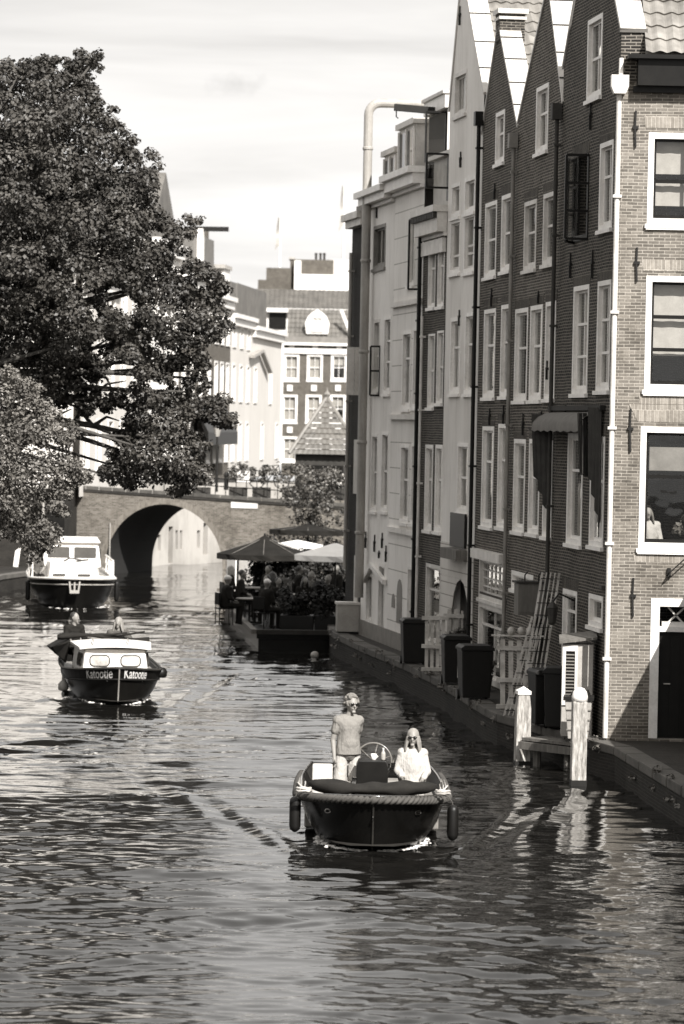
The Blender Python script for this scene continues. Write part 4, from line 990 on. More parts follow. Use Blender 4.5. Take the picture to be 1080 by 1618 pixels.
# ================================================================== LEFT WHARF WALL
FLW = Frame(-15.4, 127.2, 5.2, 0.25)
lw = thing('wharf_building', 'low grey wharf building with a white end bay on the left bank before the bridge', 'building', (-13, 127.3, 0.45))
m = MB(FLW); m.box(0, 5.0, -6, 0, 0.4, 3.35); m.build('wall', M('shade_toned_render', 0.16, 0.85, 0.3, 1, 0.2), lw)  # shade on this wall is put into its grey
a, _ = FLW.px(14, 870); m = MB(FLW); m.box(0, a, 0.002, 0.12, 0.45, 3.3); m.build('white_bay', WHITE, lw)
for x in (44, 70): s_, _ = FLW.px(x, 870); m = MB(FLW); m.box(s_ - .04, s_ + .04, 0.002, 0.06, 0.45, 3.2); m.build('pilaster', DGREY, lw)
s_, _ = FLW.px(80, 870); m = MB(FLW); m.box(s_ - 0.18, s_ + 0.5, 0.002, 0.05, 0.45, 2.5); m.build('door', DARKP, lw)
m = MB(FLW); m.tube([(s_ - 0.3, 0.1, 0.45), (s_ - 0.3, 0.1, 3.2)], 0.05, 8); m.build('drainpipe', LGREY, lw)
s_, _ = FLW.px(30, 880); m = MB(FLW); m.bar((s_ - 0.1, 0.5, 0.45), (s_ + 0.05, 0.06, 1.75), 0.18, 0.04, up=(0, 1, 0)); tag(m.build('plank', CREAM), 'pale plank leaning against the grey wharf building', 'plank')
# ================================================================== BRIDGE
FB = Frame(-9.15, 131.9, 0.95, -0.31)
br = thing('arched_bridge', 'brick arch bridge over the canal with plants along its parapet', 'bridge', (-6, 131, 0))
BS0, BS1 = -1.9, 11.4
def ztop(s_): return FB.px(90, 770)[1] + (s_ - FB.px(90, 770)[0]) * (FB.px(545, 801)[1] - FB.px(90, 770)[1]) / (FB.px(545, 801)[0] - FB.px(90, 770)[0])
sl, sr = FB.px(166, 900)[0], FB.px(352, 880)[0]; zap = FB.px(268, 797)[1]; sc_ = (sl + sr) / 2; ra_ = (sr - sl) / 2
def zarch(s_): return 0.35 + (zap - 0.35) * math.sqrt(max(0, 1 - ((s_ - sc_) / ra_) ** 2))
m = MB(FB); m.poly([(BS0, 0, -1), (sl, 0, -1), (sl, 0, ztop(sl)), (BS0, 0, ztop(BS0))]); m.poly([(sr, 0, -1), (BS1, 0, -1), (BS1, 0, ztop(BS1)), (sr, 0, ztop(sr))]); n_ = 36
ss = [sc_ - ra_ * cos(pi * i / n_) for i in range(n_ + 1)]
for i in range(n_): m.poly([(ss[i], 0, zarch(ss[i])), (ss[i + 1], 0, zarch(ss[i + 1])), (ss[i + 1], 0, ztop(ss[i + 1])), (ss[i], 0, ztop(ss[i]))])
TB = 5.0
m.poly([(BS0, -TB, -1), (sl, -TB, -1), (sl, -TB, 3), (BS0, -TB, 3)]); m.poly([(sr, -TB, -1), (BS1, -TB, -1), (BS1, -TB, 3), (sr, -TB, 3)])
for i in range(n_): m.poly([(ss[i], -TB, zarch(ss[i])), (ss[i + 1], -TB, zarch(ss[i + 1])), (ss[i + 1], -TB, 3), (ss[i], -TB, 3)])
m.poly([(BS0, 0, -1), (BS0, -TB, -1), (BS0, -TB, 3), (BS0, 0, ztop(BS0))])
m.build('wall', BRB, br, fixn=False)
m = MB(FB)
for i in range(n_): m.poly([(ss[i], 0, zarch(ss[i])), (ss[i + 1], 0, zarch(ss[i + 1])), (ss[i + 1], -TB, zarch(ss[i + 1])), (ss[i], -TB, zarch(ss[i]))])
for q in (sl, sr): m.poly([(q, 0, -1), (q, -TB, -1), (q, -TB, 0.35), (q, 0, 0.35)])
m.build('vault', M('shade_black_vault', 0.012, 0.9, 0.3, 1, 0.4), br, fixn=False)  # shade inside the arch is put into the near-black colour
m = MB(FB); m.poly([(BS0, 0, 2.9), (BS1, 0, 2.9 - 0.3), (BS1, -TB, 2.6), (BS0, -TB, 2.9)]); m.build('deck', PAVE, br)
m = MB(FB); i0 = 0
for i in range(24):
    a = BS0 + (BS1 - BS0) * i / 24 + 0.01; b = BS0 + (BS1 - BS0) * (i + 1) / 24 - 0.01
    m.poly([(a, 0.06, ztop(a) + 0.002), (b, 0.06, ztop(b) + 0.002), (b, 0.06, ztop(b) + 0.13), (a, 0.06, ztop(a) + 0.13)]); m.poly([(a, 0.06, ztop(a) + 0.13), (b, 0.06, ztop(b) + 0.13), (b, -0.3, ztop(b) + 0.13), (a, -0.3, ztop(a) + 0.13)]); m.poly([(a, 0.06, ztop(a) + .002), (a, 0.06, ztop(a) + 0.13), (a, -0.3, ztop(a) + 0.13), (a, -0.3, ztop(a) + .002)])
m.build('parapet_coping', STONE, br, fixn=False)
m = MB(FB); m.prism([(BS0, ztop(BS0) - 0.09), (BS1, ztop(BS1) - 0.09), (BS1, ztop(BS1) - 0.005), (BS0, ztop(BS0) - 0.005)], 0.002, 0.04); m.build('string_course', DGREY, br)
# ring of voussoirs
m = MB(FB)
for i in range(n_):
    a, b = ss[i], ss[i + 1]; f = lambda q: Vector((q - sc_, (zarch(q) - 0.35) * 1.0)); va, vb = f(a), f(b); ka = 1 + 0.24 / max(va.length, .1); kb = 1 + 0.24 / max(vb.length, .1)
    m.poly([(a, 0.006, zarch(a)), (b, 0.006, zarch(b)), (sc_ + vb.x * kb, 0.006, 0.35 + vb.y * kb), (sc_ + va.x * ka, 0.006, 0.35 + va.y * ka)])
m.build('arch_ring', brick('arch_ring_brick', 0.2, 0.3, 0.3, bw=0.07, rh=0.24, stain=0.3), br, fixn=False)
q = rect(FB, (365, 407, 793, 803)); m = MB(FB); m.box(q[0], q[1], 0.003, 0.03, q[2], q[3]); m.build('white_plaque', WHITE, br)
m = MB(FB); s_ = FB.px(174, 860)[0]; m.tube([(s_, 0.05, 0), (s_, 0.05, 2.0)], 0.025, 6); m.build('drainpipe', LGREY, br)
# iron railing on the parapet
m = MB(FB); s_ = FB.px(240, 770)[0]
while s_ < BS1: m.tube([(s_, -0.2, ztop(s_) + .1), (s_, -0.2, ztop(s_) + 0.75)], 0.018, 5); s_ += 0.42
s0 = FB.px(240, 770)[0]
for h in (0.45, 0.75): m.tube([(s0, -0.2, ztop(s0) + h), (BS1, -0.2, ztop(BS1) + h)], 0.02, 5)
m.build('railing', IRON, br)
# wall of the left bank beyond the bridge, seen through the arch
FA = Frame(-8.6, 139.5, 2.6, 4.4)
wb = thing('waterside_wall', 'pale stained waterside cellar wall seen through the bridge arch', 'wall', tuple(FA.P(3, 0, 0)))
wh = [rect(FA, r) for r in ((249, 254, 845, 870), (266, 273, 832, 890), (277, 281, 838, 868), (284, 288, 838, 868), (311, 316, 838, 866), (321, 328, 826, 876))]
wall(FA, wb, [(-3, -1), (16, -1), (16, 3.4), (-3, 3.4)], wh, PLQ, depth=0.3)
for q in wh: m = MB(FA); m.box(q[0], q[1], -0.3, -0.2, q[2], q[3]); m.build('shutter', MGREY, wb)
m = MB(FA); m.box(-3, 16, -0.35, -12, -1, 3.38); m.build('bank', BRQ, wb)

# ================================================================== HOUSES OF THE LEFT BANK STREET
FL = Frame(-8.3, 150.0, 0.096, 1.0)
def lbh(name, label, x0, x1, yc, mat, rows, roofh=2.2, n=2, depth=9, ww=1.25, rm=None, skip=(), gable=False):
    s0 = FL.px(x0, 600)[0]; s1 = FL.px(x1, 600)[0] - 0.02; z1 = FL.px((x0 + x1) / 2, yc)[1]
    par = thing(name, label, 'house', tuple(FL.P((s0 + s1) / 2, 0, 3.3))); holes = []
    for j, (za, zb) in enumerate(rows):
        for i in range(n):
            if (j, i) in skip: continue
            c = s0 + (s1 - s0) * (i + 0.5) / n; q = (c - ww / 2, c + ww / 2, za, min(zb, z1 - 0.5))
            if q[3] - q[2] < 0.5: continue
            holes.append(q); window(FL, par, *q, nv=2, hs=[0.6], fw=0.09, proud=0.03, curt='full' if (i + j) % 4 == 0 else None)
    wall(FL, par, [(s0, 3.0), (s1, 3.0), (s1, z1), (s0, z1)], holes, mat)
    mb = MB(FL)
    for q in (s0, s1): mb.poly([(q, -0.28, 3), (q, -depth, 3), (q, -depth, z1), (q, -0.28, z1)])
    mb.poly([(s0, -depth, 3), (s1, -depth, 3), (s1, -depth, z1), (s0, -depth, z1)]); mb.poly([(s0, -1.8, 3), (s1, -1.8, 3), (s1, -1.8, z1), (s0, -1.8, z1)]); mb.build('rear_wall', mat, par, fixn=False)
    m = MB(FL); m.box(s0, s1, 0, 0.35, z1 - 0.12, z1 + 0.1); m.box(s0, s1, 0.0, 0.2, z1 - 0.5, z1 - 0.124); m.build('cornice', WHITE, par)
    m = MB(FL); m.prism([(s0, z1 + 0.1), (s1, z1 + 0.1), (s1 - 0.4, z1 + roofh), (s0 + 0.4, z1 + roofh)], -0.9, -depth + 1) if not gable else m.prism([(s0, z1 + 0.1), (s1, z1 + 0.1), ((s0 + s1) / 2, z1 + roofh)], -0.1, -depth)
    m.build('roof', rm or TILED, par)
    return par, s0, s1, z1
R3 = [(4.0, 6.0), (7.1, 9.0), (9.9, 11.6)]
lbh('town_house', 'leftmost white town house, nearly hidden by the big tree', 128, 185, 440, PLWF, R3, 2.5, 3)
lbh('town_house', 'pale house with a tiled roof seen through gaps of the big tree', 185, 236, 400, PLWF, R3, 3.0, 3)
lbh('town_house', 'pale gabled house just right of the tree crown with a chimney stack', 236, 282, 385, PLG, R3, 3.2, 3, gable=True)
p, s0, s1, z1 = lbh('town_house', 'grey brick house with a hoist beam on its roof beside the tree', 282, 336, 440, BRF, R3, 1.2, 4)
m = MB(FL); m.box(s0 + 1, s1 - 2, -0.4, -3.5, z1 + 0.2, FL.px(310, 366)[1]); lf = m.build('loft', MGREY, p)
m = MB(FL); zz = FL.px(325, 362)[1]; m.bar((s1 - 3.5, -1, zz), (s1 - 3.5, 1.1, zz), 0.2, 0.22); m.build('hoist_beam', IRON, lf); m = MB(FL); m.box(s1 - 3.8, s1 - 3.2, -0.38, -0.1, z1, zz); m.build('white_post', WHITE, lf)
p, s0, s1, z1 = lbh('town_house', 'narrow brick house with a slate roof and one brick chimney, left of the white houses', 336, 363, 470, BRF, R3, 3.0, 3, rm=M('slate', 0.12, 0.5, 0.3, 2, 0.2))
m = MB(FL); m.box(s1 - 1.2, s1 - 0.2, -1.2, -2.4, z1, z1 + 3.6); m.build('chimney', BRF, p)
p, s0, s1, z1 = lbh('town_house', 'white stucco house with tall paired windows and a dark chimney on its roof', 363, 397, 502, PLWF, R3, 2.0, 3)
m = MB(FL); m.box(s0 + 3, s0 + 4.4, -1.5, -2.5, z1, FL.px(383, 428)[1]); c_ = m.build('chimney', DGREY, p); m = MB(FL); m.box(s0 + 4.8, s0 + 5.4, -1.5, -2.2, z1, FL.px(390, 458)[1]); m.build('flue', WHITE, p)
m = MB(FL); m.box(s0 + 0.5, s0 + 3.0, -0.5, -2.8, z1, z1 + 2.4); d_ = m.build('dormer', WHITE, p); m = MB(FL); m.box(s0 + 0.3, s0 + 3.2, -0.4, -2.9, z1 + 2.404, z1 + 2.6); m.build('dormer_roof', LGREY, d_)
p, s0, s1, z1 = lbh('town_house', 'bright plain white house at the street end with a small pediment', 397, 444, 523, PLWF, R3, 2.4, 4, skip=((2, 0), (2, 1), (2, 2), (2, 3), (1, 1), (1, 3), (0, 0), (0, 2)), rm=TILED)
zq = FL.px(405, 580)[1]; sa_ = FL.px(392, 600)[0]; sb_ = FL.px(421, 600)[0]
m = MB(FL); m.bar((sa_, 0.2, zq + 0.5), ((sa_ + sb_) / 2, 0.2, zq + 0.9), 0.25, 0.15); m.bar(((sa_ + sb_) / 2, 0.2, zq + 0.9), (sb_, 0.2, zq - 0.2), 0.25, 0.15); m.build('pediment', LGREY, p)
# awning of a cafe on the street (dark, below the tree edge)
s0 = FL.px(298, 660)[0]; s1 = FL.px(346, 660)[0]; m = MB(FL); za = FL.px(320, 640)[1]; m.prism([(s0, za), (s1, za), (s1, za + 0.05), (s0, za + 0.05)], 0.02, 0.3)
m.poly([(s0, 0.3, za), (s1, 0.3, za), (s1, .95, za - 1.3), (s0, .95, za - 1.3)]); m.poly([(s0, .95, za - 1.3), (s1, .95, za - 1.3), (s1, .95, za - 1.9), (s0, .95, za - 1.9)]); m.poly([(s0, .3, za), (s0, .95, za - 1.3), (s0, .95, za - 1.9)])
tag(m.build('awning', DARKP), 'black sloping shop awning above the bridge end', 'awning')

# ================================================================== FAR BUILDINGS FACING THE CAMERA
FF = Frame(atY(447, 600, 226).x, 226, 1, -0.01)
fb = thing('brick_building', 'grey brick building facing down the canal with an ornate white dormer', 'building', tuple(FF.P(2.5, 0, 3.2)))
zc1 = FF.px(500, 545)[1]; holes = []
for y0, y1, xs_ in ((560, 602, (460, 497, 535)), (624, 668, (457, 495, 533)), (690, 730, (457, 495, 533))):
    for x in xs_:
        q = rect(FF, (x - 12.5, x + 12.5, y0, y1)); holes.append(q); window(FF, fb, *q, nv=2, hs=[0.5], fw=0.14, curt='full' if x < 530 else 'top', proud=0.04)
for q in holes: m = MB(FF); c_ = (q[0] + q[1]) / 2; m.box(c_ - 0.18, c_ + 0.18, 0, 0.1, q[3] + 0.25, q[3] + 0.65); m.build('keystone', WHITE, fb)
wall(FF, fb, [(0, 2.5), (6.6, 2.5), (6.6, zc1), (0, zc1)], holes, BRF); m = MB(FF); m.box(0, 6.6, -3, -3.2, 2.5, zc1); m.box(0, 0.1, -0.3, -9, 2.5, zc1); m.build('rear_wall', BRF, fb)
m = MB(FF); m.box(-0.1, 6.7, 0, 0.35, zc1 - 0.05, zc1 + 0.12); m.box(-0.05, 6.7, 0, 0.15, zc1 - 0.6, zc1 - 0.25); m.build('cornice', WHITE, fb); m = MB(FF); m.box(0, 6.7, 0, 0.3, zc1 + 0.12, zc1 + 0.5); m.build('gutter', MGREY, fb)
zr1 = FF.px(500, 488)[1]; tiles(FF, fb, 0.2, 6.2, 0.1, -1.8, zc1 + 0.45, zr1, TILED, tw=0.3, rh=0.4, sub=6)
q = rect(FF, (484, 518, 494, 528)); m = MB(FF); cx_ = (q[0] + q[1]) / 2
m.prism([(q[0], q[2]), (q[1], q[2]), (q[1] + 0.1, q[2] + 0.7), (q[1] - 0.1, q[3] - 0.25), (cx_ + 0.35, q[3]), (cx_, q[3] + 0.2), (cx_ - 0.35, q[3]), (q[0] + 0.1, q[3] - 0.25), (q[0] - 0.1, q[2] + 0.7)], 0.15, -1.5); dm = m.build('dormer', WHITE, fb)
window(FF.at(0, 0.2), dm, cx_ - 0.42, cx_ + 0.42, q[2] + 0.15, q[3] - 0.25, nv=2, proud=0.03, deep=0.04, gt=0.005, sill=False)
m = MB(FF); x0 = FF.px(539, 490)[0]; m.bar((x0, 0.1, FF.px(539, 490)[1]), (x0 + 0.75, 0.25, zc1 + 0.5), 0.15, 0.2); m.build('hip_coping', WHITE, fb)
FG = Frame(atY(396, 500, 250).x, 250, 1, 0.0)
fg = thing('long_roofed_building', 'large building with a long tiled roof and chimneys behind the ornate dormer', 'building', tuple(FG.P(5, 0, 3)))
z0 = FG.px(480, 488)[1]; z1 = FG.px(480, 456)[1]; W_ = 8.5; m = MB(FG); m.box(0.6, W_, -6, 0, 3, z0); m.build('wall', PLG, fg); m = MB(FG); m.box(0, W_, 0, 0.5, z0 - 0.3, z0); m.build('gutter', WHITE, fg)
tiles(FG, fg, 0, W_, 0.4, -3, z0, z1, TILED, tw=0.34, rh=0.4, sub=6)
m = MB(FG); q = rect(FG, (425, 452, 494, 520)); m.box(q[0], q[1], 0.003, 0.1, q[2], q[3]); m.build('window', DARKP, fg)
q = rect(FG, (412, 458, 420, 460)); m = MB(FG); m.box(q[0] + 0.3, q[1], -3.5, -5, z1 - 1, q[3]); m.box(q[0] - 0.3, q[0] + 0.295, -3.5, -5, z1 - 1, q[3] - 0.9); m.build('chimney', BRF, fg)
q = rect(FG, (456, 526, 405, 460)); m = MB(FG); m.box(q[0], q[1], -5.2, -8, z1 - 1, q[3]); m.build('upper_wall', BRF, fg); m = MB(FG); m.box(q[0] - 0.1, q[1] - 2.9, -5.1, -8, q[3], q[3] + 0.15); m.build('upper_coping', LGREY, fg)
q = rect(FG, (463, 570, 430, 458)); m = MB(FG); m.box(q[0] + 0.5, q[1], -4.4, -5.1, z1 - 1, q[3]); m.box(q[0], q[0] + 0.5, -4.4, -5.1, z1 - 1, q[3] + 1.0); m.build('parapet', PLG, fg)
for x in (499, 506, 512): s_, z_ = FG.px(x, 402, -5); m = MB(FG); m.lathe([(0.09, -0.5), (0.09, 0), (0.13, 0.1), (0.05, 0.15)], (s_, -6, z_), 8); m.build('chimney_pot', DGREY, fg)
q = rect(FG, (520, 560, 405, 430)); m = MB(FG); m.box(q[0], q[1], -5.5, -7, q[2] - 1, q[3]); m.build('stair_head', PLWF, fg)
# roofs between the street and the far buildings
# flag poles
def flag(lab, px, yt, yb, Y, side):
    p0 = atY(px, yb, Y); p1 = atY(px + 2, yt, Y); t = thing('flagpole', lab, 'flagpole', tuple(p0)); m = MB(WORLDP); m.tube([p0 - Vector((0, 0, 3)), p1], [0.1, 0.07], 8); m.build('pole', WHITE, t)
    m = MB(WORLDP); h = (p1.z - p0.z) * 0.6
    for i in range(9):
        f = i / 8; wv = 0.35 * sin(f * 6) * 0.5; m.vert(p1.x - 0.1 - (0.25 + wv * 0.3) * (0.3 + f), p1.y + wv, p1.z - 0.3 - f * h); m.vert(p1.x - 0.09, p1.y, p1.z - 0.3 - f * h * 0.85)
    for i in range(8): m.face((2 * i, 2 * i + 1, 2 * i + 3, 2 * i + 2))
    m.build('flag', LGREY, t, smooth=True)
flag('white flagpole with a limp flag left of the brick chimneys', 441, 338, 425, 262, 1)
flag('taller white flagpole with a limp flag, nearest the dark house edge', 542, 288, 410, 262, 1)
# kiosk with a pyramid roof at the right end of the bridge
kc = Vector((atY(515, 700, 136).x, 136, 0)); kz0 = atY(515, 719, 136).z; kz1 = atY(515, 628, 136).z; hw = 1.45
kk = thing('kiosk', 'dark kiosk with a pyramid tiled roof at the right end of the bridge', 'kiosk', (kc.x, kc.y, 2.7))
m = MB(WORLDP); m.box(kc.x - hw + 0.25, kc.x + hw - 0.25, kc.y - hw + 0.25, kc.y + hw - 0.25, 2.6, kz0 + 0.05); m.build('wall', DGREY, kk)
KT = M('kiosk_tile', 0.12, 0.6, 0.3, 1.2, 0.25)
for a_ in range(4):
    fr_ = Frame(kc.x + [(-hw, -hw), (hw, -hw), (hw, hw), (-hw, hw)][a_][0], kc.y + [(-hw, -hw), (hw, -hw), (hw, hw), (-hw, hw)][a_][1], *[(1, 0), (0, 1), (-1, 0), (0, -1)][a_])
    m = MB(fr_); nr = 11
    for r in range(nr):
        f0, f1 = r / nr, (r + 1) / nr; x0_, x1_ = hw * f0, 2 * hw - hw * f0; y0_, y1_ = hw * f1, 2 * hw - hw * f1; nn = max(2, int((x1_ - x0_) / 0.22)) * 2
        ii = len(m.v)
        for i in range(nn + 1):
            k = i / nn; w_ = 0.035 * (i % 2); m.vert(x0_ + (x1_ - x0_) * k, -hw * f0 + 0.03 + w_, kz0 + (kz1 - kz0) * f0 + 0.04); m.vert(y0_ + (y1_ - y0_) * k, -hw * f1 + w_, kz0 + (kz1 - kz0) * f1)
        for i in range(nn): m.face((ii + 2 * i, ii + 2 * i + 2, ii + 2 * i + 3, ii + 2 * i + 1))
    m.build('roof', KT, kk, fixn=False)
m = MB(WORLDP)
for sx, sy in ((-1, -1), (1, -1), (1, 1), (-1, 1)): m.tube([(kc.x + sx * hw, kc.y + sy * hw, kz0 + 0.05), (kc.x, kc.y, kz1 + 0.03)], 0.07, 6)
m.lathe([(0.1, 0), (0.14, 0.12), (0.04, 0.25), (0.01, 0.4)], (kc.x, kc.y, kz1), 8); m.build('ridge', MGREY, kk)
m = MB(WORLDP); m.box(kc.x - 0.7, kc.x + 0.7, kc.y - hw + 0.2, kc.y - hw + 0.246, 3.0, kz0 - 0.4); m.build('window', DARKP, kk)
# ================================================================== PEOPLE
SKIN = M('skin', 0.24, 0.55, 0.08, 6, 0.05); SKIND = M('skin_shade_toned', 0.2, 0.55, 0.08, 6, 0.05)  # second skin copy has the terrace shade put into its colour
SHIRTG = cloth('grey_tshirt_cloth', 0.22); SHIRTW = cloth('white_blouse_cloth', 0.44); SHORTS = cloth('beige_shorts_cloth', 0.42)
DARKC = M('dark_cloth', 0.02, 0.9, 0.25, 9, 0.3, spec=.1); MIDC = M('mid_cloth', 0.08, 0.9, 0.25, 9, 0.3)
HAIRG = M('grey_hair', 0.17, 0.6, 0.45, 22, 0.9); HAIRB = M('blond_hair', 0.3, 0.5, 0.35, 20, 0.9, stretch=(3, 3, 0.5)); HAIRD = M('dark_hair', 0.03, 0.5, 0.4, 20, 0.8)
LENS = M('dark_lens', 0.012, 0.12, 0.1, 4, 0)
STAND = dict(pelvis=(0, 0, .96), waist=(0, -.005, 1.10), chest=(0, 0, 1.30), neck=(0, .01, 1.46), head=(0, -.015, 1.635), sh=((-.155, .01, 1.40), (.155, .01, 1.40)), el=((-.215, .03, 1.13), (.215, .03, 1.13)),
             wr=((-.255, -.04, .88), (.25, -.05, .88)), hip=((-.09, 0, .93), (.09, 0, .93)), kn=((-.105, -.02, .5), (.105, -.02, .5)), an=((-.11, .03, .09), (.11, .03, .09)))
def seat(h=.45, lean=0.05, **k):
    d = dict(pelvis=(0, 0, h + .09), waist=(0, -lean * .3, h + .24), chest=(0, -lean * .6, h + .44), neck=(0, -lean, h + .6), head=(0, -lean - .02, h + .775), sh=((-.18, -lean * .9, h + .555), (.18, -lean * .9, h + .555)),
             el=((-.24, -lean - .04, h + .27), (.24, -lean - .04, h + .27)), wr=((-.14, -.27, h + .2), (.14, -.27, h + .2)), hip=((-.09, 0, h + .07), (.09, 0, h + .07)), kn=((-.12, -.44, h + .06), (.12, -.44, h + .06)), an=((-.12, -.42, .09), (.12, -.42, .09)))
    d.update(k); return d
def person(label, loc, rotz, P, skin=None, top=None, legs=None, sleeve=0.45, long_legs=True, hair='short', hairm=None, glasses=False, vox=0.012, sc=1.0, group=None, turn=0.0, tilt=0.0, beard=False, longtop=0.0, female=False):
    skin = skin or SKIN; top = top or DARKC; legs = legs or DARKC; hairm = hairm or HAIRD
    root = thing('person', label, 'person', (0, 0, 0), group=group)
    V3 = lambda p: Vector(p); b = MB(LOC)
    RH = Matrix.Rotation(turn, 3, 'Z') @ Matrix.Rotation(tilt, 3, 'X')
    hc = V3(P['head']); H = lambda x, y, z: hc + RH @ Vector((x, y, z))
    def skull(p):
        q = p.copy(); z = q.z / 0.118
        if z < 0: q.x *= 1 - 0.30 * z * z; q.y = q.y * (1 - 0.12 * z * z) - 0.012 * z * z
        return q
    b.ell(hc, (.078, .098, .122), 20, 14, RH, skull)
    b.cap(H(0, -.090, .018), H(0, -.112, -.022), .010, .014, 8, 3)          # nose
    b.cap(H(-.035, -.082, .030), H(.035, -.082, .030), .012, .012, 8, 3)    # brow
    b.cap(H(-.020, -.084, -.055), H(.020, -.084, -.055), .011, .011, 8, 3)  # lips
    b.cap(H(-.01, -.074, -.098), H(.01, -.074, -.098), .02, .02, 8, 3)      # chin
    for s_ in (-1, 1): b.ell(H(s_ * .078, .005, 0), (.011, .018, .030), 8, 6, RH); b.ell(H(s_ * .045, -.06, -.02), (.022, .022, .026), 8, 6)
    n0 = V3(P['neck']); b.cap(n0 - Vector((0, 0, .03)), hc - RH @ Vector((0, -.012, .075)), .056 if not female else .046, .05 if not female else .042)
    ch = V3(P['chest']); wa = V3(P['waist']); pe = V3(P['pelvis']); shl, shr = V3(P['sh'][0]), V3(P['sh'][1])
    def torso(mb, g, lo=True):
        w_ = .86 if female else 1.0
        for c, r in ((ch, (.158 * w_, .112, .17)), (wa, (.142 * w_, .108, .15)), (pe, (.158, .115, .12))):
            if c is pe and not lo: continue
            mb.ell(c, (r[0] + g, r[1] + g, r[2] + g), 18, 12)
        mb.cap(ch, wa, .115 + g, .112 + g); mb.cap(shl, shr, .05 + g, .05 + g); mb.cap(shl * .6 + n0 * .4, shr * .6 + n0 * .4, .052 + g, .052 + g)
        for s_ in (shl, shr): mb.cap(ch + (s_ - ch) * .35, s_, .09 + g, .058 + g)
        mb.cap(wa, pe, .12 + g, .125 + g)
    torso(b, 0)
    for i, s_ in ((0, -1), (1, 1)):
        sh, el, wr = V3(P['sh'][i]), V3(P['el'][i]), V3(P['wr'][i]); b.cap(sh, el, .05, .039); b.cap(el, wr, .039, .026)
        d = (wr - el).normalized(); sd = Vector((0, -1, 0)) if abs(d.y) < .8 else Vector((0, 0, 1)); sd = (sd - d * sd.dot(d)).normalized(); nr = d.cross(sd) * s_
        pm = wr + d * .045; b.cap(wr, pm, .026, .03); 
        for k, (o, L_) in enumerate(((-.028, .062), (-.0095, .072), (.0095, .068), (.028, .052))):
            r0 = wr + d * .075 + sd * (-o); m1 = r0 + d * L_ * .5 + nr * -.004; e = m1 + (d * .8 - nr * .6).normalized() * L_ * .55; b.cap(wr + d * .03 + sd * (-o) * .7, r0, .014, .0105, 8, 3); b.cap(r0, m1, .0105, .0095, 8, 3); b.cap(m1, e, .0095, .008, 8, 3)
        t0 = wr + d * .03 + sd * .024; t1 = t0 + (d * .7 + sd * .8).normalized() * .035; b.cap(t0, t1, .013, .011, 8, 3); b.cap(t1, t1 + (d + sd * .15).normalized() * .03, .011, .009, 8, 3)
        hp, kn, an = V3(P['hip'][i]), V3(P['kn'][i]), V3(P['an'][i]); b.cap(hp, kn, .083, .055); b.cap(kn, kn.lerp(an, .35), .053, .058); b.cap(kn.lerp(an, .3), an, .056, .036); b.cap(an, an + Vector((0, -.03, -.03)), .038, .036)
    b.build('body', skin, root, remesh=vox, smooth_it=2)
    t = MB(LOC); torso(t, .018, lo=longtop > 0)
    t.ell(ch.lerp(wa, .35), (.158 if not female else .15, .13, .2), 18, 12); t.ell(wa + Vector((0, -.02, -.02)), (.155 if not female else .15, .134, .15), 18, 12)
    t.cap(shl.lerp(shr, .2) + Vector((0, 0, -.03)), wa + Vector((-.06, 0, -.08)), .075, .092); t.cap(shl.lerp(shr, .8) + Vector((0, 0, -.03)), wa + Vector((.06, 0, -.08)), .075, .092)
    if longtop: t.cap(wa, pe - Vector((0, 0, longtop)), .15, .165); t.ell(pe - Vector((0, 0, longtop * .6)), (.19, .15, .12), 16, 10)
    else: t.cap(wa, wa.lerp(pe, .75), .13, .138); t.ell(wa.lerp(pe, .55), (.15, .13, .12), 16, 10); t.ecyl(wa + Vector((0, 0, .12)), (.152, .128), wa + Vector((0, -.005, -.17)), (.188, .15))
    for i in (0, 1):
        sh, el, wr = V3(P['sh'][i]), V3(P['el'][i]), V3(P['wr'][i])
        if sleeve <= 1: t.cap(sh, sh.lerp(el, max(sleeve, .1)), .064, .066)
        else: t.cap(sh, el, .064, .058); t.cap(el, el.lerp(wr, sleeve - 1), .058, .046)
    if longtop:
        t.ell(wa.lerp(ch, .4), (.2, .15, .27), 20, 12)
        for s_ in (-1, 1): t.cap(V3(P['sh'][0 if s_ < 0 else 1]) * .8 + ch * .2, wa + Vector((s_ * .11, -.03, -.05)), .085, .1)
    pass
    t.build('shirt', top, root, remesh=vox, smooth_it=1)
    g = MB(LOC); g.ell(pe, (.158, .122, .115), 18, 10)
    for i in (0, 1):
        hp, kn, an = V3(P['hip'][i]), V3(P['kn'][i]), V3(P['an'][i])
        if long_legs: g.cap(hp, kn, .098, .07); g.cap(kn, an, .07, .055)
        else: g.cap(hp, hp.lerp(kn, .7), .09, .088); g.ecyl(hp.lerp(kn, .3), (.09, .09), hp.lerp(kn, .88), (.1, .1))
    g.build('trousers' if long_legs else 'shorts', legs, root, remesh=vox, smooth_it=1)
    for i in (0, 1):
        an = V3(P['an'][i]); s_ = MB(LOC); s_.cap(an + Vector((0, .03, -.045)), an + Vector((0, -.13, -.055)), .042, .036); s_.build('shoe', DARKC, root, smooth=True)
    h = MB(LOC); rg_ = random.Random(hash(label) % 999 if False else len(label)); fl = MB(LOC)
    h.ell(H(0, .024, .034), (.088, .098, .1), 18, 12, RH)
    if hair == 'short': 
        h = MB(LOC)
        h.ell(H(0, .026, .034), (.083, .094, .1), 18, 12, RH)
    if hair == 'curly':
        h = MB(LOC); h.ell(H(0, .026, .036), (.082, .092, .098), 18, 12, RH)
        for _ in range(80):
            a = rg_.uniform(0, 2 * pi); e_ = rg_.uniform(-.35, 1.5); p = Vector((cos(a) * cos(e_) * .09, sin(a) * cos(e_) * .1 + .022, sin(e_) * .108 + .026))
            if p.y < -.05 and p.z < .085: continue
            h.ell(H(*(p * 1.08)), (.021, .021, .019), 6, 5)
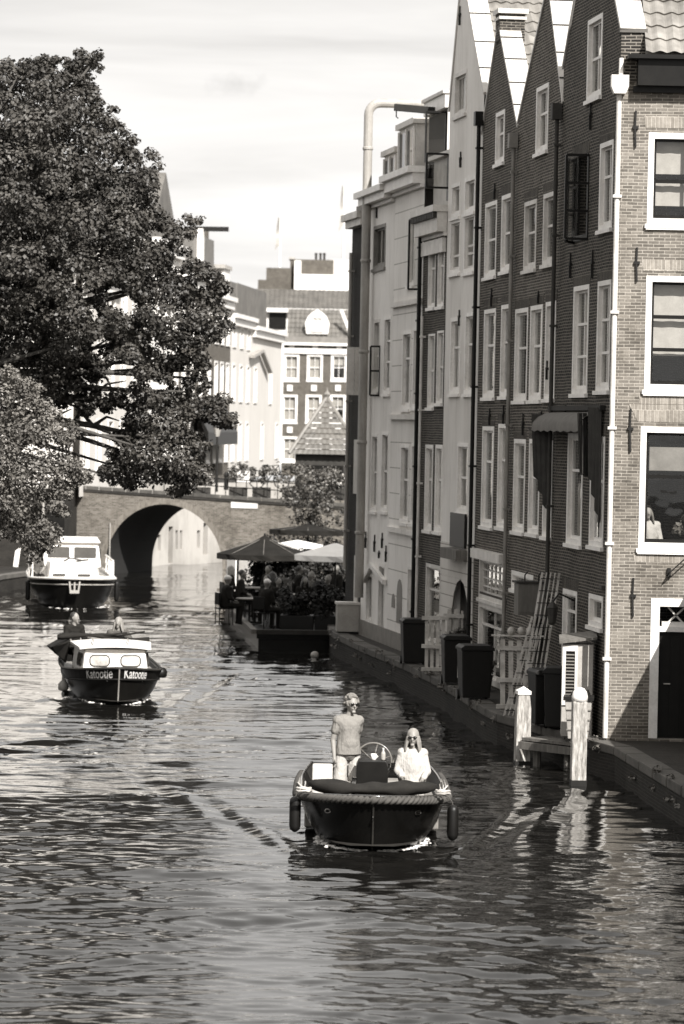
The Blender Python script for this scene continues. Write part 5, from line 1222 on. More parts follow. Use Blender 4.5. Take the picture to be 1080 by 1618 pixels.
    if hair == 'long':
        for s_ in (-1, 1):
            for k in range(7):
                a = s_ * (.062 + .006 * (k % 3)); y = -.055 + k * .022; h.cap(H(a * 1.05, y, .0), H(a * 1.25, y, -.07), .022, .024, 8, 3); h.cap(H(a * 1.25, y, -.06), H(a * 1.6, y - .005 + rg_.uniform(-.015, .015), -.18 - .03 * (k % 2)), .024, .014, 8, 3)
        for k in range(6): h.cap(H(-.06 + k * .024, .085, .02), H(-.065 + k * .026, .1, -.16), .026, .018, 8, 3)
    if hair == 'cap':
        h = MB(LOC); h.ell(H(0, .005, .05), (.088, .102, .085), 18, 12, RH); h.cap(H(-.04, -.1, .05), H(.04, -.1, .05), .022, .022)
    h.build('hair' if hair != 'cap' else 'cap', hairm, root, remesh=max(vox * .8, .007), smooth_it=1)
    if glasses:
        q = MB(LOC)
        for s_ in (-1, 1): q.ell(H(s_ * .034, -.098, .012), (.029, .010, .021), 12, 8, RH); q.cap(H(s_ * .06, -.09, .018), H(s_ * .08, .0, .012), .004, .004, 6, 2)
        q.cap(H(-.012, -.104, .018), H(.012, -.104, .018), .005, .005, 6, 2); q.build('sunglasses', LENS, root, smooth=True)
    root.location = loc; root.rotation_euler = (0, 0, rotz); root.scale = (sc,) * 3
    return root

# ================================================================== BOATS
class Hull:
    def __init__(s, Lh, B, zb, zm, zs, zk=-.32, ub=.34, p=2.6, q=2.0, flare=.12, rake=.3, stern=.14, bil=3.0):
        s.L = Lh; s.B = B; s.zb = zb; s.zm = zm; s.zs = zs; s.zk = zk; s.ub = ub; s.p = p; s.q = q; s.fl = flare; s.rake = rake; s.st = stern; s.bil = bil
    def zg(s, u): return s.zm + ((s.zb - s.zm) * (1 - u / .5) ** 2 if u < .5 else (s.zs - s.zm) * ((u - .5) / .5) ** 2)
    def hb(s, u):
        v = 1 - max(0, 1 - u / s.ub) ** s.p; v = v ** (1 / s.q)
        if u > .55: v *= 1 - s.st * ((u - .55) / .45) ** 2
        return s.B / 2 * v
    def pt(s, u, h, side=1, off=0):
        zg = s.zg(u); z = s.zk + (zg - s.zk) * h
        k = (1 - (1 - h) ** s.bil) ** .6 * (1 - s.fl) + s.fl * h
        x = s.hb(u) * k + off; y = s.L * u + s.rake * (1 - h) * max(0, 1 - u / .5) ** 2 * 1.5 - off * .3
        return Vector((side * x, y, z))
    def build(s, par, mat, inner, nu=70, nh=14, thick=.05, floor=.1, u_in=0.0, matbelow=None):
        us = [(i / nu) ** 2.2 for i in range(nu + 1)]; m = MB(LOC)
        for sd in (-1, 1):
            i0 = len(m.v)
            for u in us:
                for j in range(nh + 1): m.v.append(tuple(s.pt(u, j / nh, sd)))
            for i in range(nu):
                for j in range(nh): a = i0 + i * (nh + 1) + j; m.face((a, a + nh + 1, a + nh + 2, a + 1) if sd > 0 else (a, a + 1, a + nh + 2, a + nh + 1))
        n = [tuple(s.pt(1, j / nh, -1)) for j in range(nh + 1)] + [tuple(s.pt(1, j / nh, 1)) for j in range(nh, -1, -1)]; m.poly(n)
        hb_ = m.build('hull', mat, par, smooth=True, fixn=False)
        md = hb_.data
        m = MB(LOC)
        for sd in (-1, 1):
            i0 = len(m.v)
            for u in us:
                o = s.pt(u, 1, sd); hf = (floor - s.zk) / (s.zg(u) - s.zk); fp = s.pt(u, hf, sd); xf = max(abs(fp.x) - thick * 1.6, 0) * sd; x = max(abs(o.x) - thick, 0) * sd
                m.v += [tuple(o + Vector((0, 0, .001))), (x, o.y + (thick if u < .02 else 0), o.z + .001), (xf, fp.y + .05, floor)]
            for i in range(nu):
                for j in range(2): a = i0 + i * 3 + j; m.face((a, a + 3, a + 4, a + 1))
        m.poly([(s.pt(u, (floor - s.zk) / (s.zg(u) - s.zk), -1).x * .93, s.L * u, floor) for u in us[14:]] + [(s.pt(u, (floor - s.zk) / (s.zg(u) - s.zk), 1).x * .93, s.L * u, floor) for u in us[:13:-1]])
        m.build('inner_hull', inner, par, smooth=False)
        return hb_
    def path(s, u0, u1, n, h=1.0, off=0.0, dz=0.0, side=0):
        if side: return [s.pt(u0 + (u1 - u0) * i / n, h, side, off) + Vector((0, 0, dz)) for i in range(n + 1)]
        a = [s.pt(u1 * (1 - i / n) ** 1.6, h, -1, off) + Vector((0, 0, dz)) for i in range(n)]; b = [s.pt(u1 * (i / n) ** 1.6, h, 1, off) + Vector((0, 0, dz)) for i in range(n + 1)]
        return a + b
def rope(m, pts, r, lobes=3, tw=22, seg=27, step=0.011):
    """twisted three-strand rope along a smoothed path"""
    P = [Vector(p) for p in pts]; D = [0]
    for i in range(1, len(P)): D.append(D[-1] + (P[i] - P[i - 1]).length)
    n = int(D[-1] / step); Q = []; j = 0
    for i in range(n + 1):
        d = D[-1] * i / n
        while j < len(D) - 2 and D[j + 1] < d: j += 1
        Q.append(P[j].lerp(P[j + 1], (d - D[j]) / max(D[j + 1] - D[j], 1e-6)))
    i0 = len(m.v); px = None
    for k, p in enumerate(Q):
        d = (Q[min(k + 1, n)] - Q[max(k - 1, 0)]).normalized()
        if px is None: px = Vector((0, 0, 1)).cross(d)
        px = (px - d * px.dot(d)).normalized(); py = d.cross(px); s_ = D[-1] * k / n
        for j in range(seg):
            a = 2 * pi * j / seg; rr = r * (0.62 + 0.5 * abs(cos(lobes * (a + tw * s_) / 2)) ** .8); m.v.append(tuple(p + (px * cos(a) + py * sin(a)) * rr))
    for k in range(n):
        for j in range(seg): m.face((i0 + k * seg + j, i0 + k * seg + (j + 1) % seg, i0 + (k + 1) * seg + (j + 1) % seg, i0 + (k + 1) * seg + j))
def coil(m, c, r, n, rt, rg_, flat=.5):
    pts = []
    for i in range(n * 14):
        a = 2 * pi * i / 14; k = 1 + rg_.uniform(-.12, .12); pts.append(Vector(c) + Vector((cos(a) * r * k, sin(a) * r * k * flat, (i / 14) * rt * 1.1 + rg_.uniform(-.01, .01))))
    m.tube(pts, rt, 7)
BLACKHULL = M('black_hull_paint', 0.006, 0.22, 0.25, 2, 0.02, spec=0.32); ROPED = M('dark_rope', 0.06, 0.8, 0.3, 12, 0.3); ROPEL = M('pale_rope', 0.45, 0.8, 0.3, 12, 0.4)
TARP = M('dark_canvas', 0.02, 0.85, 0.3, 4, 0.4, spec=.15); RUBBER = M('black_rubber', 0.008, 0.45, 0.2, 5, 0.1, spec=.3); CHROME = M('chrome', 0.75, 0.12, 0.05, 5, 0, metal=1)
INNER = M('dark_boat_interior', 0.03, 0.6, 0.3, 4, 0.1, spec=.2)
# ---- the open sloop in the foreground
bx, by = 0.52, 47.6
sl_ = thing('open_motorboat', 'black open motorboat with a twisted rope fender round its bow, nearest the camera', 'boat', (0, 0, 0))
hu = Hull(5.8, 2.16, .80, .66, .70, ub=.34, p=2.6, q=1.8, flare=.30, rake=.38, bil=3.4)
hu.build(sl_, BLACKHULL, INNER)
m = MB(LOC); rope(m, hu.path(0, .8, 30, h=.965, off=.03), .056, tw=24); m.build('rope_fender', ROPED, sl_, smooth=True, fixn=False)
m = MB(LOC)
us = [i / 20 * .2 for i in range(21)]
pl = [tuple(hu.pt(u, 1, -1) * 1) for u in us[::-1]] + [tuple(hu.pt(u, 1, 1)) for u in us]
m.poly([(x * .97, y + .02, z - .012) for x, y, z in pl]); m.build('foredeck', M('varnished_deck', 0.05, 0.2, 0.3, 5, 0.05, coat=.6, stretch=(8, 1, 1)), sl_, fixn=False)
m = MB(LOC); pth = hu.path(0, .98, 40, h=1.0, off=-.03, dz=.01); m.tube(pth, .024, 8); m.build('gunwale', M('dark_gunwale', 0.03, 0.25, 0.2, 5, 0.05, coat=.6), sl_, smooth=True)
m = MB(LOC); m.tube([hu.pt(0, .98) + Vector((0, -.012, 0)), hu.pt(0, .6) + Vector((0, -.012, 0)), hu.pt(0, .3) + Vector((0, -.012, 0))], .014, 6); m.build('stem_band', CHROME if False else DGREY, sl_)
# bow eye, little oval hawse fittings
m = MB(LOC); p = hu.pt(0.0, .72); m.tube([p + Vector((0, -.03, .03)), p + Vector((0, -.055, 0)), p + Vector((0, -.03, -.03))], .012, 6); m.build('bow_eye', CHROME, sl_)
for sd in (-1, 1):
    p = hu.pt(.055, .80, sd, .012); q = hu.pt(.075, .80, sd, .012); c = (p + q) / 2; d = (q - p).normalized(); m = MB(LOC)
    m.tube([c + d * .06 * cos(a) + Vector((0, 0, .028 * sin(a))) for a in [2 * pi * i / 14 for i in range(14)]], .008, 6, closed=True); m.build('hawse_fitting', CHROME, sl_)
# folded spray hood across the bow
m = MB(LOC); n_ = 60; rg_ = random.Random(4); W_ = 1.86
for i in range(n_ + 1):
    f = i / n_; x = -W_ / 2 + W_ * f; y = 1.12 - 0.32 * math.sqrt(max(0, 1 - (2 * f - 1) ** 2)) + .05; e = math.sqrt(max(.05, 1 - abs(2 * f - 1) ** 5)); hh = (.095 + .018 * sin(f * 11) + .012 * sin(f * 27 + 1)) * e
    for j in range(14):
        a = 2 * pi * j / 14; m.v.append((x, y + cos(a) * (.17 * e + .012 * sin(a * 3 + f * 9)), .855 + sin(a) * hh * (1 + .16 * sin(a * 4 + f * 17)) - .03 * sin(pi * f)))
for i in range(n_):
    for j in range(14): m.face((i * 14 + j, i * 14 + (j + 1) % 14, (i + 1) * 14 + (j + 1) % 14, (i + 1) * 14 + j))
m.face(list(range(14))[::-1]); m.face([n_ * 14 + j for j in range(14)]); m.build('folded_hood', TARP, sl_, smooth=True)
for sd in (-1, 1):
    m = MB(LOC); rg_ = random.Random(sd + 5); coil(m, (sd * .98, .62, .80), .1, 4, .013, rg_, .8); coil(m, (sd * .99, .95, .78), .08, 3, .012, rg_, .8)
    pts = [hu.pt(.16, 1, sd) + Vector((0, 0, .05)), hu.pt(.24, 1, sd) + Vector((0.02 * sd, 0, .14)), hu.pt(.34, 1, sd) + Vector((0, 0, .06)), hu.pt(.46, 1, sd) + Vector((-.02 * sd, 0, .12))]
    m.tube(pts, .013, 6); m.build('mooring_rope', ROPEL, sl_, smooth=True)
    m = MB(LOC)
    for k in range(3):
        u = .2 + k * .1; a = hu.pt(u, 1, sd) + Vector((-.05 * sd, 0, .02)); m.tube([a, a + Vector((0, .04, .1)), a + Vector((0, .3, .12)), a + Vector((0, .36, .0))], .011, 6)
    m.build('grab_rail', CHROME, sl_)
    # hanging fenders
    f_ = thing('boat_fender', ('left' if sd < 0 else 'right') + ' black fender hanging from the bow of the open motorboat', 'fender', (0, 0, 0))
    px_, py_ = (466, 1262) if sd < 0 else (715, 1276); c = atY(px_, py_ + 18, by + .95); m = MB(LOC)
    m.lathe([(.02, .30), (.05, .285), (.075, .25), (.082, .2), (.082, -.2), (.07, -.26), (.03, -.3), (.01, -.31)], (0, 0, 0), 16); m.build('body', RUBBER, f_, smooth=True)
    m = MB(LOC); m.tube([(0, 0, .28), (-sd * .02, 0, .36), (-sd * .08, 0.02, .44)], .01, 6); m.build('line', ROPED, f_)
    f_.location = (c.x, by + .95, .44 if sd < 0 else .36); f_.scale = (1, 1, .84)
# interior: benches, console, wheel, locker
m = MB(LOC)
for sd in (-1, 1): m.box(sd * .62, sd * .98, 2.2, 5.4, .11, .47)
m.box(-.95, .95, 5.2, 5.6, .11, .5); m.build('bench', MGREY, sl_, bevel=.02)
m = MB(LOC); m.prism([(-.23, .11), (.23, .11), (.235, .98), (.2, 1.06), (-.2, 1.06), (-.235, .98)], 2.55, 2.95); co_ = m.build('console', DARKP, sl_, bevel=.015)
wc = Vector((0.02, 3.12, 1.0)); m = MB(LOC); m.tube([wc + Vector((.27 * cos(a), .05 * sin(a), .265 * sin(a))) for a in [2 * pi * i / 40 for i in range(40)]], .016, 8, closed=True)
for k in range(6): a = k * pi / 3 + .3; m.tube([wc, wc + Vector((.26 * cos(a), .05 * sin(a), .255 * sin(a)))], .009, 6)
m.tube([wc - Vector((0, .18, .03)), wc + Vector((0, .02, 0))], .03, 8); m.build('steering_wheel', M('varnished_wood', 0.12, 0.25, 0.3, 8, 0, coat=.6), sl_, smooth=True)
m = MB(LOC); m.box(.28, .34, 2.95, 3.0, .9, 1.0); m.tube([(.3, 2.97, .95), (.33, 2.97, 1.12)], .012, 6); m.build('throttle', CHROME, sl_)
m = MB(LOC); m.box(-.88, -.58, 2.35, 2.75, .40, .99); m.build('white_locker', CREAM, sl_, bevel=.03)
m = MB(LOC); m.box(-.3, -.24, 1.7, 1.74, .5, .9); m.build('cleat_post', CHROME, sl_)
sl_.location = (bx, by, 0)
bt = thing('bottle', 'clear water bottle standing on the foredeck before the console', 'bottle', (0, 0, 0)); m = MB(LOC); m.lathe([(.03, 0), (.033, .02), (.033, .12), (.03, .14), (.014, .17), (.013, .2)], (0, 0, 0), 12); m.build('body', LGREY, bt, smooth=True); m = MB(LOC); m.lathe([(.015, .198), (.015, .225)], (0, 0, 0), 10); m.build('cap', WHITE, bt)
bt.location = (bx + .16, by + 2.7, 1.06); bt.scale = (1, 1, .8)
cu = thing('cup', 'white cup beside the water bottle on the console', 'cup', (0, 0, 0)); m = MB(LOC); m.lathe([(.03, 0), (.036, .01), (.045, .09), (.04, .09), (.032, .02)], (0, 0, 0), 12); m.build('body', WHITE, cu, smooth=True); m = MB(LOC); m.tube([(.04, 0, .07), (.065, 0, .055), (.035, 0, .025)], .006, 6); m.build('handle', WHITE, cu); cu.location = (bx + .02, by + 2.7, 1.06)
mp_ = dict(STAND); mp_['el'] = ((-.215, .03, 1.13), (.19, .15, 1.15)); mp_['wr'] = ((-.215, -.05, .88), (.06, .2, 1.0)); mp_['kn'] = ((-.13, -.03, .5), (.10, -.02, .5)); mp_['an'] = ((-.16, .03, .09), (.13, .03, .09)); mp_['head'] = (.035, -.03, 1.63)
person('man in a grey t-shirt and sunglasses standing in the open motorboat', (bx - .36, by + 3.15, .11), .32, mp_, top=SHIRTG, legs=SHORTS, sleeve=.52, long_legs=False, hair='curly', hairm=HAIRG, glasses=True, vox=.0085, sc=1.06, turn=.1, tilt=.05)
person('woman with blond hair, white blouse and sunglasses seated in the open motorboat', (bx + .60, by + 3.0, .15), -.05, seat(.42, .02, wr=((-.13, -.24, .62), (.15, -.22, .60)), el=((-.215, -.05, .71), (.215, -.05, .71)), sh=((-.15, 0, .965), (.15, 0, .965))), longtop=.05, top=SHIRTW, legs=SHIRTW, sleeve=1.7, hair='long', hairm=HAIRB, glasses=True, vox=.0085, sc=1.03, turn=-.05, tilt=.08, female=True)

# ---- cabin boat with a name on its bow
KX, KY, KA = -4.58, 71.3, 0.13
kb = thing('cabin_boat', 'small dark cabin boat with a white cabin and name boards on its bow', 'boat', (0, 0, 0))
hk = Hull(6.0, 2.1, .80, .62, .70, ub=.42, p=2.0, q=1.25, flare=.22, rake=.35)
KH = M('dark_blue_hull_paint', 0.009, 0.3, 0.25, 2, 0.03, spec=.3)
hk.build(kb, KH, INNER)
m = MB(LOC)
for sd in (-1, 1):
    i0 = len(m.v); n_ = 24
    for i in range(n_ + 1):
        u = (i / n_) ** 1.5 * .98
        for h in (.80, 1.0): m.v.append(tuple(hk.pt(u, h, sd, .012)))
    for i in range(n_): a = i0 + 2 * i; m.face((a, a + 2, a + 3, a + 1))
m.build('name_strake', DARKP, kb, fixn=False)
m = MB(LOC); m.tube(hk.path(0, .98, 30, h=1.0, off=.02, dz=.01), .03, 8); m.build('gunwale', DGREY, kb, smooth=True)
m = MB(LOC); m.tube(hk.path(0, .98, 30, h=.79, off=.02), .02, 8); m.build('rubbing_strake', IRON, kb, smooth=True)
m = MB(LOC); m.tube([hk.pt(0, h) + Vector((0, -.01, 0)) for h in (1.0, .8, .6, .35)], .018, 6); m.build('stem_band', LGREY, kb)
m = MB(LOC); us = [i / 20 * .32 for i in range(21)]; pl = [tuple(hk.pt(u, 1, -1)) for u in us[::-1]] + [tuple(hk.pt(u, 1, 1)) for u in us]; m.poly([(x * .95, y + .03, z + .004) for x, y, z in pl]); m.build('foredeck', LGREY, kb, fixn=False)
def nameon(hull, par, text, side, u0, h0, size, mat):
    cu_ = bpy.data.curves.new('t', 'FONT'); cu_.body = text; cu_.size = 1; cu_.extrude = 0; cu_.offset = .014; o = bpy.data.objects.new('t', cu_); COL.objects.link(o)
    dg = bpy.context.evaluated_depsgraph_get(); me = bpy.data.meshes.new_from_object(o.evaluated_get(dg)); bpy.data.objects.remove(o); me.name = 'lettering'
    Wt = max(v.co.x for v in me.vertices)
    # arc length along the gunwale
    tab = [(0, 0)]; pr = hull.pt(0, .9, side); L_ = 0
    for i in range(1, 200): u = i / 400; p = hull.pt(u, .9, side); L_ += (p - pr).length; tab.append((L_, u)); pr = p
    def uat(l):
        for a, b in zip(tab, tab[1:]):
            if b[0] >= l: return a[1] + (b[1] - a[1]) * (l - a[0]) / max(b[0] - a[0], 1e-6)
        return tab[-1][1]
    for v in me.vertices:
        l = v.co.x * size; l = u0 + (l if side > 0 else Wt * size - l); v.co = hull.pt(uat(l), h0 + v.co.y * size / (hull.zb - hull.zk) * 1.25, side, .019)
    me.materials.append(mat); o = bpy.data.objects.new('lettering', me); COL.objects.link(o); o.parent = par; return o
LETT = M('white_lettering', 0.8, 0.5, 0.03, 5, 0)
nameon(hk, kb, 'Katootje', -1, .14, .82, .25, LETT); nameon(hk, kb, 'Katootje', 1, .1, .82, .25, LETT)
# cabin
def cabin(par, y0, y1, w0, w1, z0, z1, slope, mat, name='cabin', tum=.06, bev=.05):
    m = MB(LOC); q = [(-w0, y0, z0), (w0, y0, z0), (w1, y1, z0), (-w1, y1, z0), (-w0 + tum, y0 + slope, z1), (w0 - tum, y0 + slope, z1), (w1 - tum, y1, z1), (-w1 + tum, y1, z1)]
    m.v = list(q); 
    for f in ((0, 3, 2, 1), (4, 5, 6, 7), (0, 1, 5, 4), (1, 2, 6, 5), (2, 3, 7, 6), (3, 0, 4, 7)): m.face(f)
    return m.build(name, mat, par, bevel=bev)
ck = cabin(kb, 1.35, 3.1, .70, .84, .60, 1.10, .14, WHITE)
m = MB(LOC); n_ = 12
for i in range(n_ + 1):
    x = -1 + 2 * i / n_; z = 1.10 + .055 * (1 - x * x); m.v += [(x * .76, 1.40 - .1 * (1 - x * x), z), (x * .88, 3.15, z + .02), (x * .76, 1.40 - .1 * (1 - x * x), z + .04), (x * .88, 3.15, z + .065)]
for i in range(n_):
    a = 4 * i
    for f in ((0, 1, 5, 4), (2, 6, 7, 3), (0, 4, 6, 2), (1, 3, 7, 5)): m.face([a + k for k in f])
m.face((0, 2, 3, 1)); m.face([4 * n_ + k for k in (0, 1, 3, 2)]); m.build('cabin_roof', WHITE, kb, smooth=False)
def roundwin(par, c, ux, uy, w_, h_, r, frame=DGREY, glass=None, name='window'):
    """rounded window: c centre, ux/uy unit axes in the panel"""
    c = Vector(c); ux = Vector(ux).normalized(); uy = Vector(uy).normalized(); nn = ux.cross(uy); pts = []
    for qx, qy, a0 in ((1, 1, 0), (-1, 1, 90), (-1, -1, 180), (1, -1, 270)):
        for k in range(6): a = radians(a0 + 90 * k / 5); pts.append(c + ux * (qx * (w_ / 2 - r) + r * cos(a)) + uy * (qy * (h_ / 2 - r) + r * sin(a)))
    m = MB(LOC); m.tube([p + nn * .006 for p in pts], .014, 6, closed=True); wi = m.build(name, frame, par)
    m = MB(LOC); m.poly([tuple(p + nn * .008) for p in pts]); m.build('pane', glass or BGL, wi, fixn=False)
BGL = M('boat_glass', 0.38, 0.05, 0.5, 3, 0); BGD = M('dark_boat_glass', 0.06, 0.05, 0.2, 3, 0)
fn = Vector((0, .14, .50)).normalized()
for sd in (-1, 1): roundwin(kb, (sd * .33, 1.35 + .073 - .003, .86), (1, 0, 0), fn, .42, .24, .09)
for sd in (-1, 1):
    e = Vector((sd * .18, 1.75, 0)).normalized(); roundwin(kb, (sd * (.755 - .03), 1.9, .86), e * (-1 if sd < 0 else 1), Vector((-sd * .06, 0, .50)), .55, .26, .08, DGREY, BGD)
m = MB(LOC)
for x in (-.45, .3): m.tube([(x, 1.6, 1.19), (x, 1.62, 1.25), (x + .02, 2.4, 1.27), (x + .02, 2.42, 1.21)], .012, 6)
m.build('roof_rail', CHROME, kb)
m = MB(LOC); m.lathe([(.1, 0), (.13, .03), (.14, .12), (.1, .2), (.03, .22)], (1.02, 1.95, .48), 14); m.build('round_fender', RUBBER, kb, smooth=True)
m = MB(LOC); m.lathe([(.08, 0), (.11, .03), (.11, .14), (.06, .2), (.03, .22)], (-1.05, 2.3, .15), 14); m.build('round_fender', LGREY, kb, smooth=True)
# folded hood on the cabin roof edge and the open side flap
m = MB(LOC)
for i in range(25):
    f = i / 24; x = -1.15 + 2.0 * f; c = Vector((x, 3.25, 1.24 + .05 * sin(f * 5)))
    for j in range(10): a = 2 * pi * j / 10; m.v.append(tuple(c + Vector((0, .12 * cos(a), (.055 + .02 * sin(f * 14)) * sin(a)))))
for i in range(24):
    for j in range(10): m.face((i * 10 + j, i * 10 + (j + 1) % 10, i * 10 + 10 + (j + 1) % 10, i * 10 + 10 + j))
m.face(list(range(10))[::-1]); m.face([240 + j for j in range(10)]); m.bar((-.3, 3.2, 1.27), (.35, 3.05, 1.36), .05, .04); m.bar((.1, 3.3, 1.26), (.75, 3.2, 1.38), .05, .04); m.build('folded_hood', TARP, kb, smooth=True)
m = MB(LOC); P_ = [(-.86, 3.1, 1.2), (-1.0, 4.6, 1.16), (-1.35, 4.3, .98), (-1.3, 3.2, 1.02), (-1.16, 3.4, .85), (-.95, 3.2, .66), (-.98, 4.8, .66)]
m.v = P_; m.face((0, 1, 2, 3)); m.face((3, 2, 4)); m.face((0, 3, 4, 5)); m.face((1, 6, 4, 2)); m.face((5, 4, 6)); m.face((0, 5, 6, 1)); m.build('side_hood', TARP, kb, bevel=.04)
m = MB(LOC); m.box(-.9, .9, 5.0, 5.5, .12, .55); m.box(-.95, -.5, 3.5, 5.0, .12, .55); m.box(.5, .95, 3.5, 5.0, .12, .55); m.build('bench', MGREY, kb)
kb.location = (KX, KY, 0); kb.rotation_euler.z = KA
def onb(x, y, z): return Vector((KX, KY, 0)) + Matrix.Rotation(KA, 3, 'Z') @ Vector((x, y, z))
person('dark haired man in a dark jacket steering at the stern of the small cabin boat', tuple(onb(-.80, 4.0, .40)), KA + .4, seat(.45, .12, wr=((-.2, -.25, .72), (.25, -.3, .78))), top=DARKC, sleeve=1.9, hair='short', vox=.013, sc=1.0, turn=.5)
person('fair haired passenger leaning behind the cabin roof of the small cabin boat', tuple(onb(.22, 4.1, .30)), KA, seat(.45, .12, el=((-.3, -.1, .82), (.3, -.1, .82)), wr=((-.1, -.3, .95), (.12, -.3, .95))), top=MIDC, sleeve=1.9, hair='long', hairm=HAIRB, vox=.013, sc=1.0, turn=-.3)

# ---- cruiser
CX, CY, CA = -8.34, 107.2, 0.11
cb = thing('motor_cruiser', 'white cabin cruiser with a black hull, anchor on its bow and white side railings', 'boat', (0, 0, 0))
hc_ = Hull(9.5, 2.75, .98, .86, .9, zk=-.4, ub=.32, p=2.6, q=1.9, flare=.2, rake=.5)
hc_.build(cb, KH, LGREY, floor=.8)
m = MB(LOC); m.tube(hc_.path(0, .98, 30, h=1.0, off=.02, dz=.0), .045, 8); m.build('gunwale', CREAM, cb, smooth=True)
m = MB(LOC); m.tube(hc_.path(0, .98, 30, h=.86, off=.015), .02, 8); m.build('rubbing_strake', LGREY, cb, smooth=True)
m = MB(LOC); us = [i / 20 * .5 for i in range(21)]; pl = [tuple(hc_.pt(u, 1, -1)) for u in us[::-1]] + [tuple(hc_.pt(u, 1, 1)) for u in us]; m.poly([(x * .97, y + .03, z + .006) for x, y, z in pl]); m.build('foredeck', WHITE, cb, fixn=False)
cabin(cb, 1.5, 6, .78, 1.0, .85, 1.42, .35, WHITE, 'coach_roof'); cabin(cb, 3.3, 7.5, .95, 1.02, 1.2, 1.98, .25, WHITE, 'wheelhouse', tum=.09)
cabin(cb, 3.4, 7.7, .93, 1.0, 1.985, 2.04, .0, WHITE, 'wheelhouse_roof', tum=.03, bev=.02)
f2 = Vector((0, .25, .78)).normalized()
for sd in (-1, 1): roundwin(cb, (sd * .43, 3.3 + .147 - .004, 1.66), (1, 0, 0), f2, .74, .40, .05, WHITE, BGD)
for sd in (-1, 1): e = Vector((sd * .06, 4.2, 0)).normalized(); roundwin(cb, (sd * .945, 4.6, 1.66), e * (-1 if sd < 0 else 1), Vector((-sd * .09, 0, .78)), 1.5, .38, .06, DGREY, BGD)
for x in (-.45, .35): m = MB(LOC); m.box(x - .2, x + .2, 1.52, 1.6, 1.0, 1.06); m.build('deck_vent', DGREY, cb)
m = MB(LOC); m.tube([(-.3, 1.9, 1.45), (-.1, 1.85, 1.55), (.3, 1.9, 1.48)], .03, 6); m.tube([(.1, 2.1, 1.44), (.5, 2.1, 1.5)], .03, 6); m.build('deck_gear', DGREY, cb)
for sd in (-1, 1):
    m = MB(LOC)
    for k in range(6): p = hc_.pt(.22 + k * .11, 1, sd, -.05); m.tube([p, p + Vector((0, 0, .55))], .03, 6)
    m.tube([hc_.pt(.2 + k * .1, 1, sd, -.05) + Vector((0, 0, .56)) for k in range(7)], .026, 6); m.tube([hc_.pt(.2 + k * .1, 1, sd, -.05) + Vector((0, 0, .3)) for k in range(7)], .014, 6); m.build('railing', WHITE, cb)
    m = MB(LOC); p = hc_.pt(.24, .8, sd, .12); m.cap(p + Vector((0, 0, .1)), p - Vector((0, 0, .4)), .075, .075); m.build('hanging_fender', RUBBER, cb, smooth=True)
m = MB(LOC); p = hc_.pt(0, .8) + Vector((.0, -.08, 0)); m.bar(p + Vector((-.16, 0, .18)), p + Vector((-.12, 0, -.16)), .05, .05, up=(0, 1, 0)); m.bar(p + Vector((.16, 0, .18)), p + Vector((.12, 0, -.16)), .05, .05, up=(0, 1, 0)); m.bar(p + Vector((-.15, 0, -.14)), p + Vector((.15, 0, -.14)), .1, .06, up=(0, 1, 0)); m.bar(p + Vector((0, 0, .16)), p + Vector((0, 0, -.14)), .05, .05, up=(0, 1, 0)); m.build('anchor', LGREY, cb)
cb.location = (CX, CY, 0); cb.rotation_euler.z = CA
def onc(x, y, z): return Vector((CX, CY, 0)) + Matrix.Rotation(CA, 3, 'Z') @ Vector((x, y, z))
person('person in a pale top crouching by the left railing of the white cabin cruiser', tuple(onc(-1.18, 2.9, .42)), .4, seat(.5, .15), top=MIDC, sleeve=.6, hair='short', hairm=HAIRG, vox=.02, sc=.95)

# ---- white water where the bows cut
FOAM = M('foam', 0.75, 0.6, 0.2, 30, 0.5)
def foam(lab, hull, loc, rz, n, spread, seed):
    rg_ = random.Random(seed); m = MB(LOC)
    hz = -hull.zk / (hull.zb - hull.zk)
    for _ in range(n):
        u = rg_.random() ** 1.4 * .34; sd = rg_.choice((-1, 1)); p = hull.pt(u, hz, sd, .03 + abs(rg_.gauss(0, spread))); r = rg_.uniform(.008, .026); m.ell((p.x, p.y - .04, .0 + rg_.uniform(0, .02)), (r * rg_.uniform(1, 2.4), r, r * .6), 6, 4)
    o = m.build('bow_foam', FOAM, smooth=True); o['kind'] = 'stuff'; o['label'] = lab; o.location = loc; o.rotation_euler.z = rz
foam('white flecks of foam along the bow of the open motorboat', hu, (bx, by, 0), 0, 240, .05, 1)
foam('foam along the bow of the small cabin boat', hk, (KX, KY, 0), KA, 80, .05, 2)
foam('foam along the bow of the white cruiser', hc_, (CX, CY, 0), CA, 120, .16, 3)
# ================================================================== THINGS ON THE RIGHT WHARF
def put(o, px, py, z=.6, rz=0.0, dz=0): p = G(px, py, z); o.location = (p.x, p.y, z + dz); o.rotation_euler.z = rz; return p
WAL = math.atan2(-.127, .992)
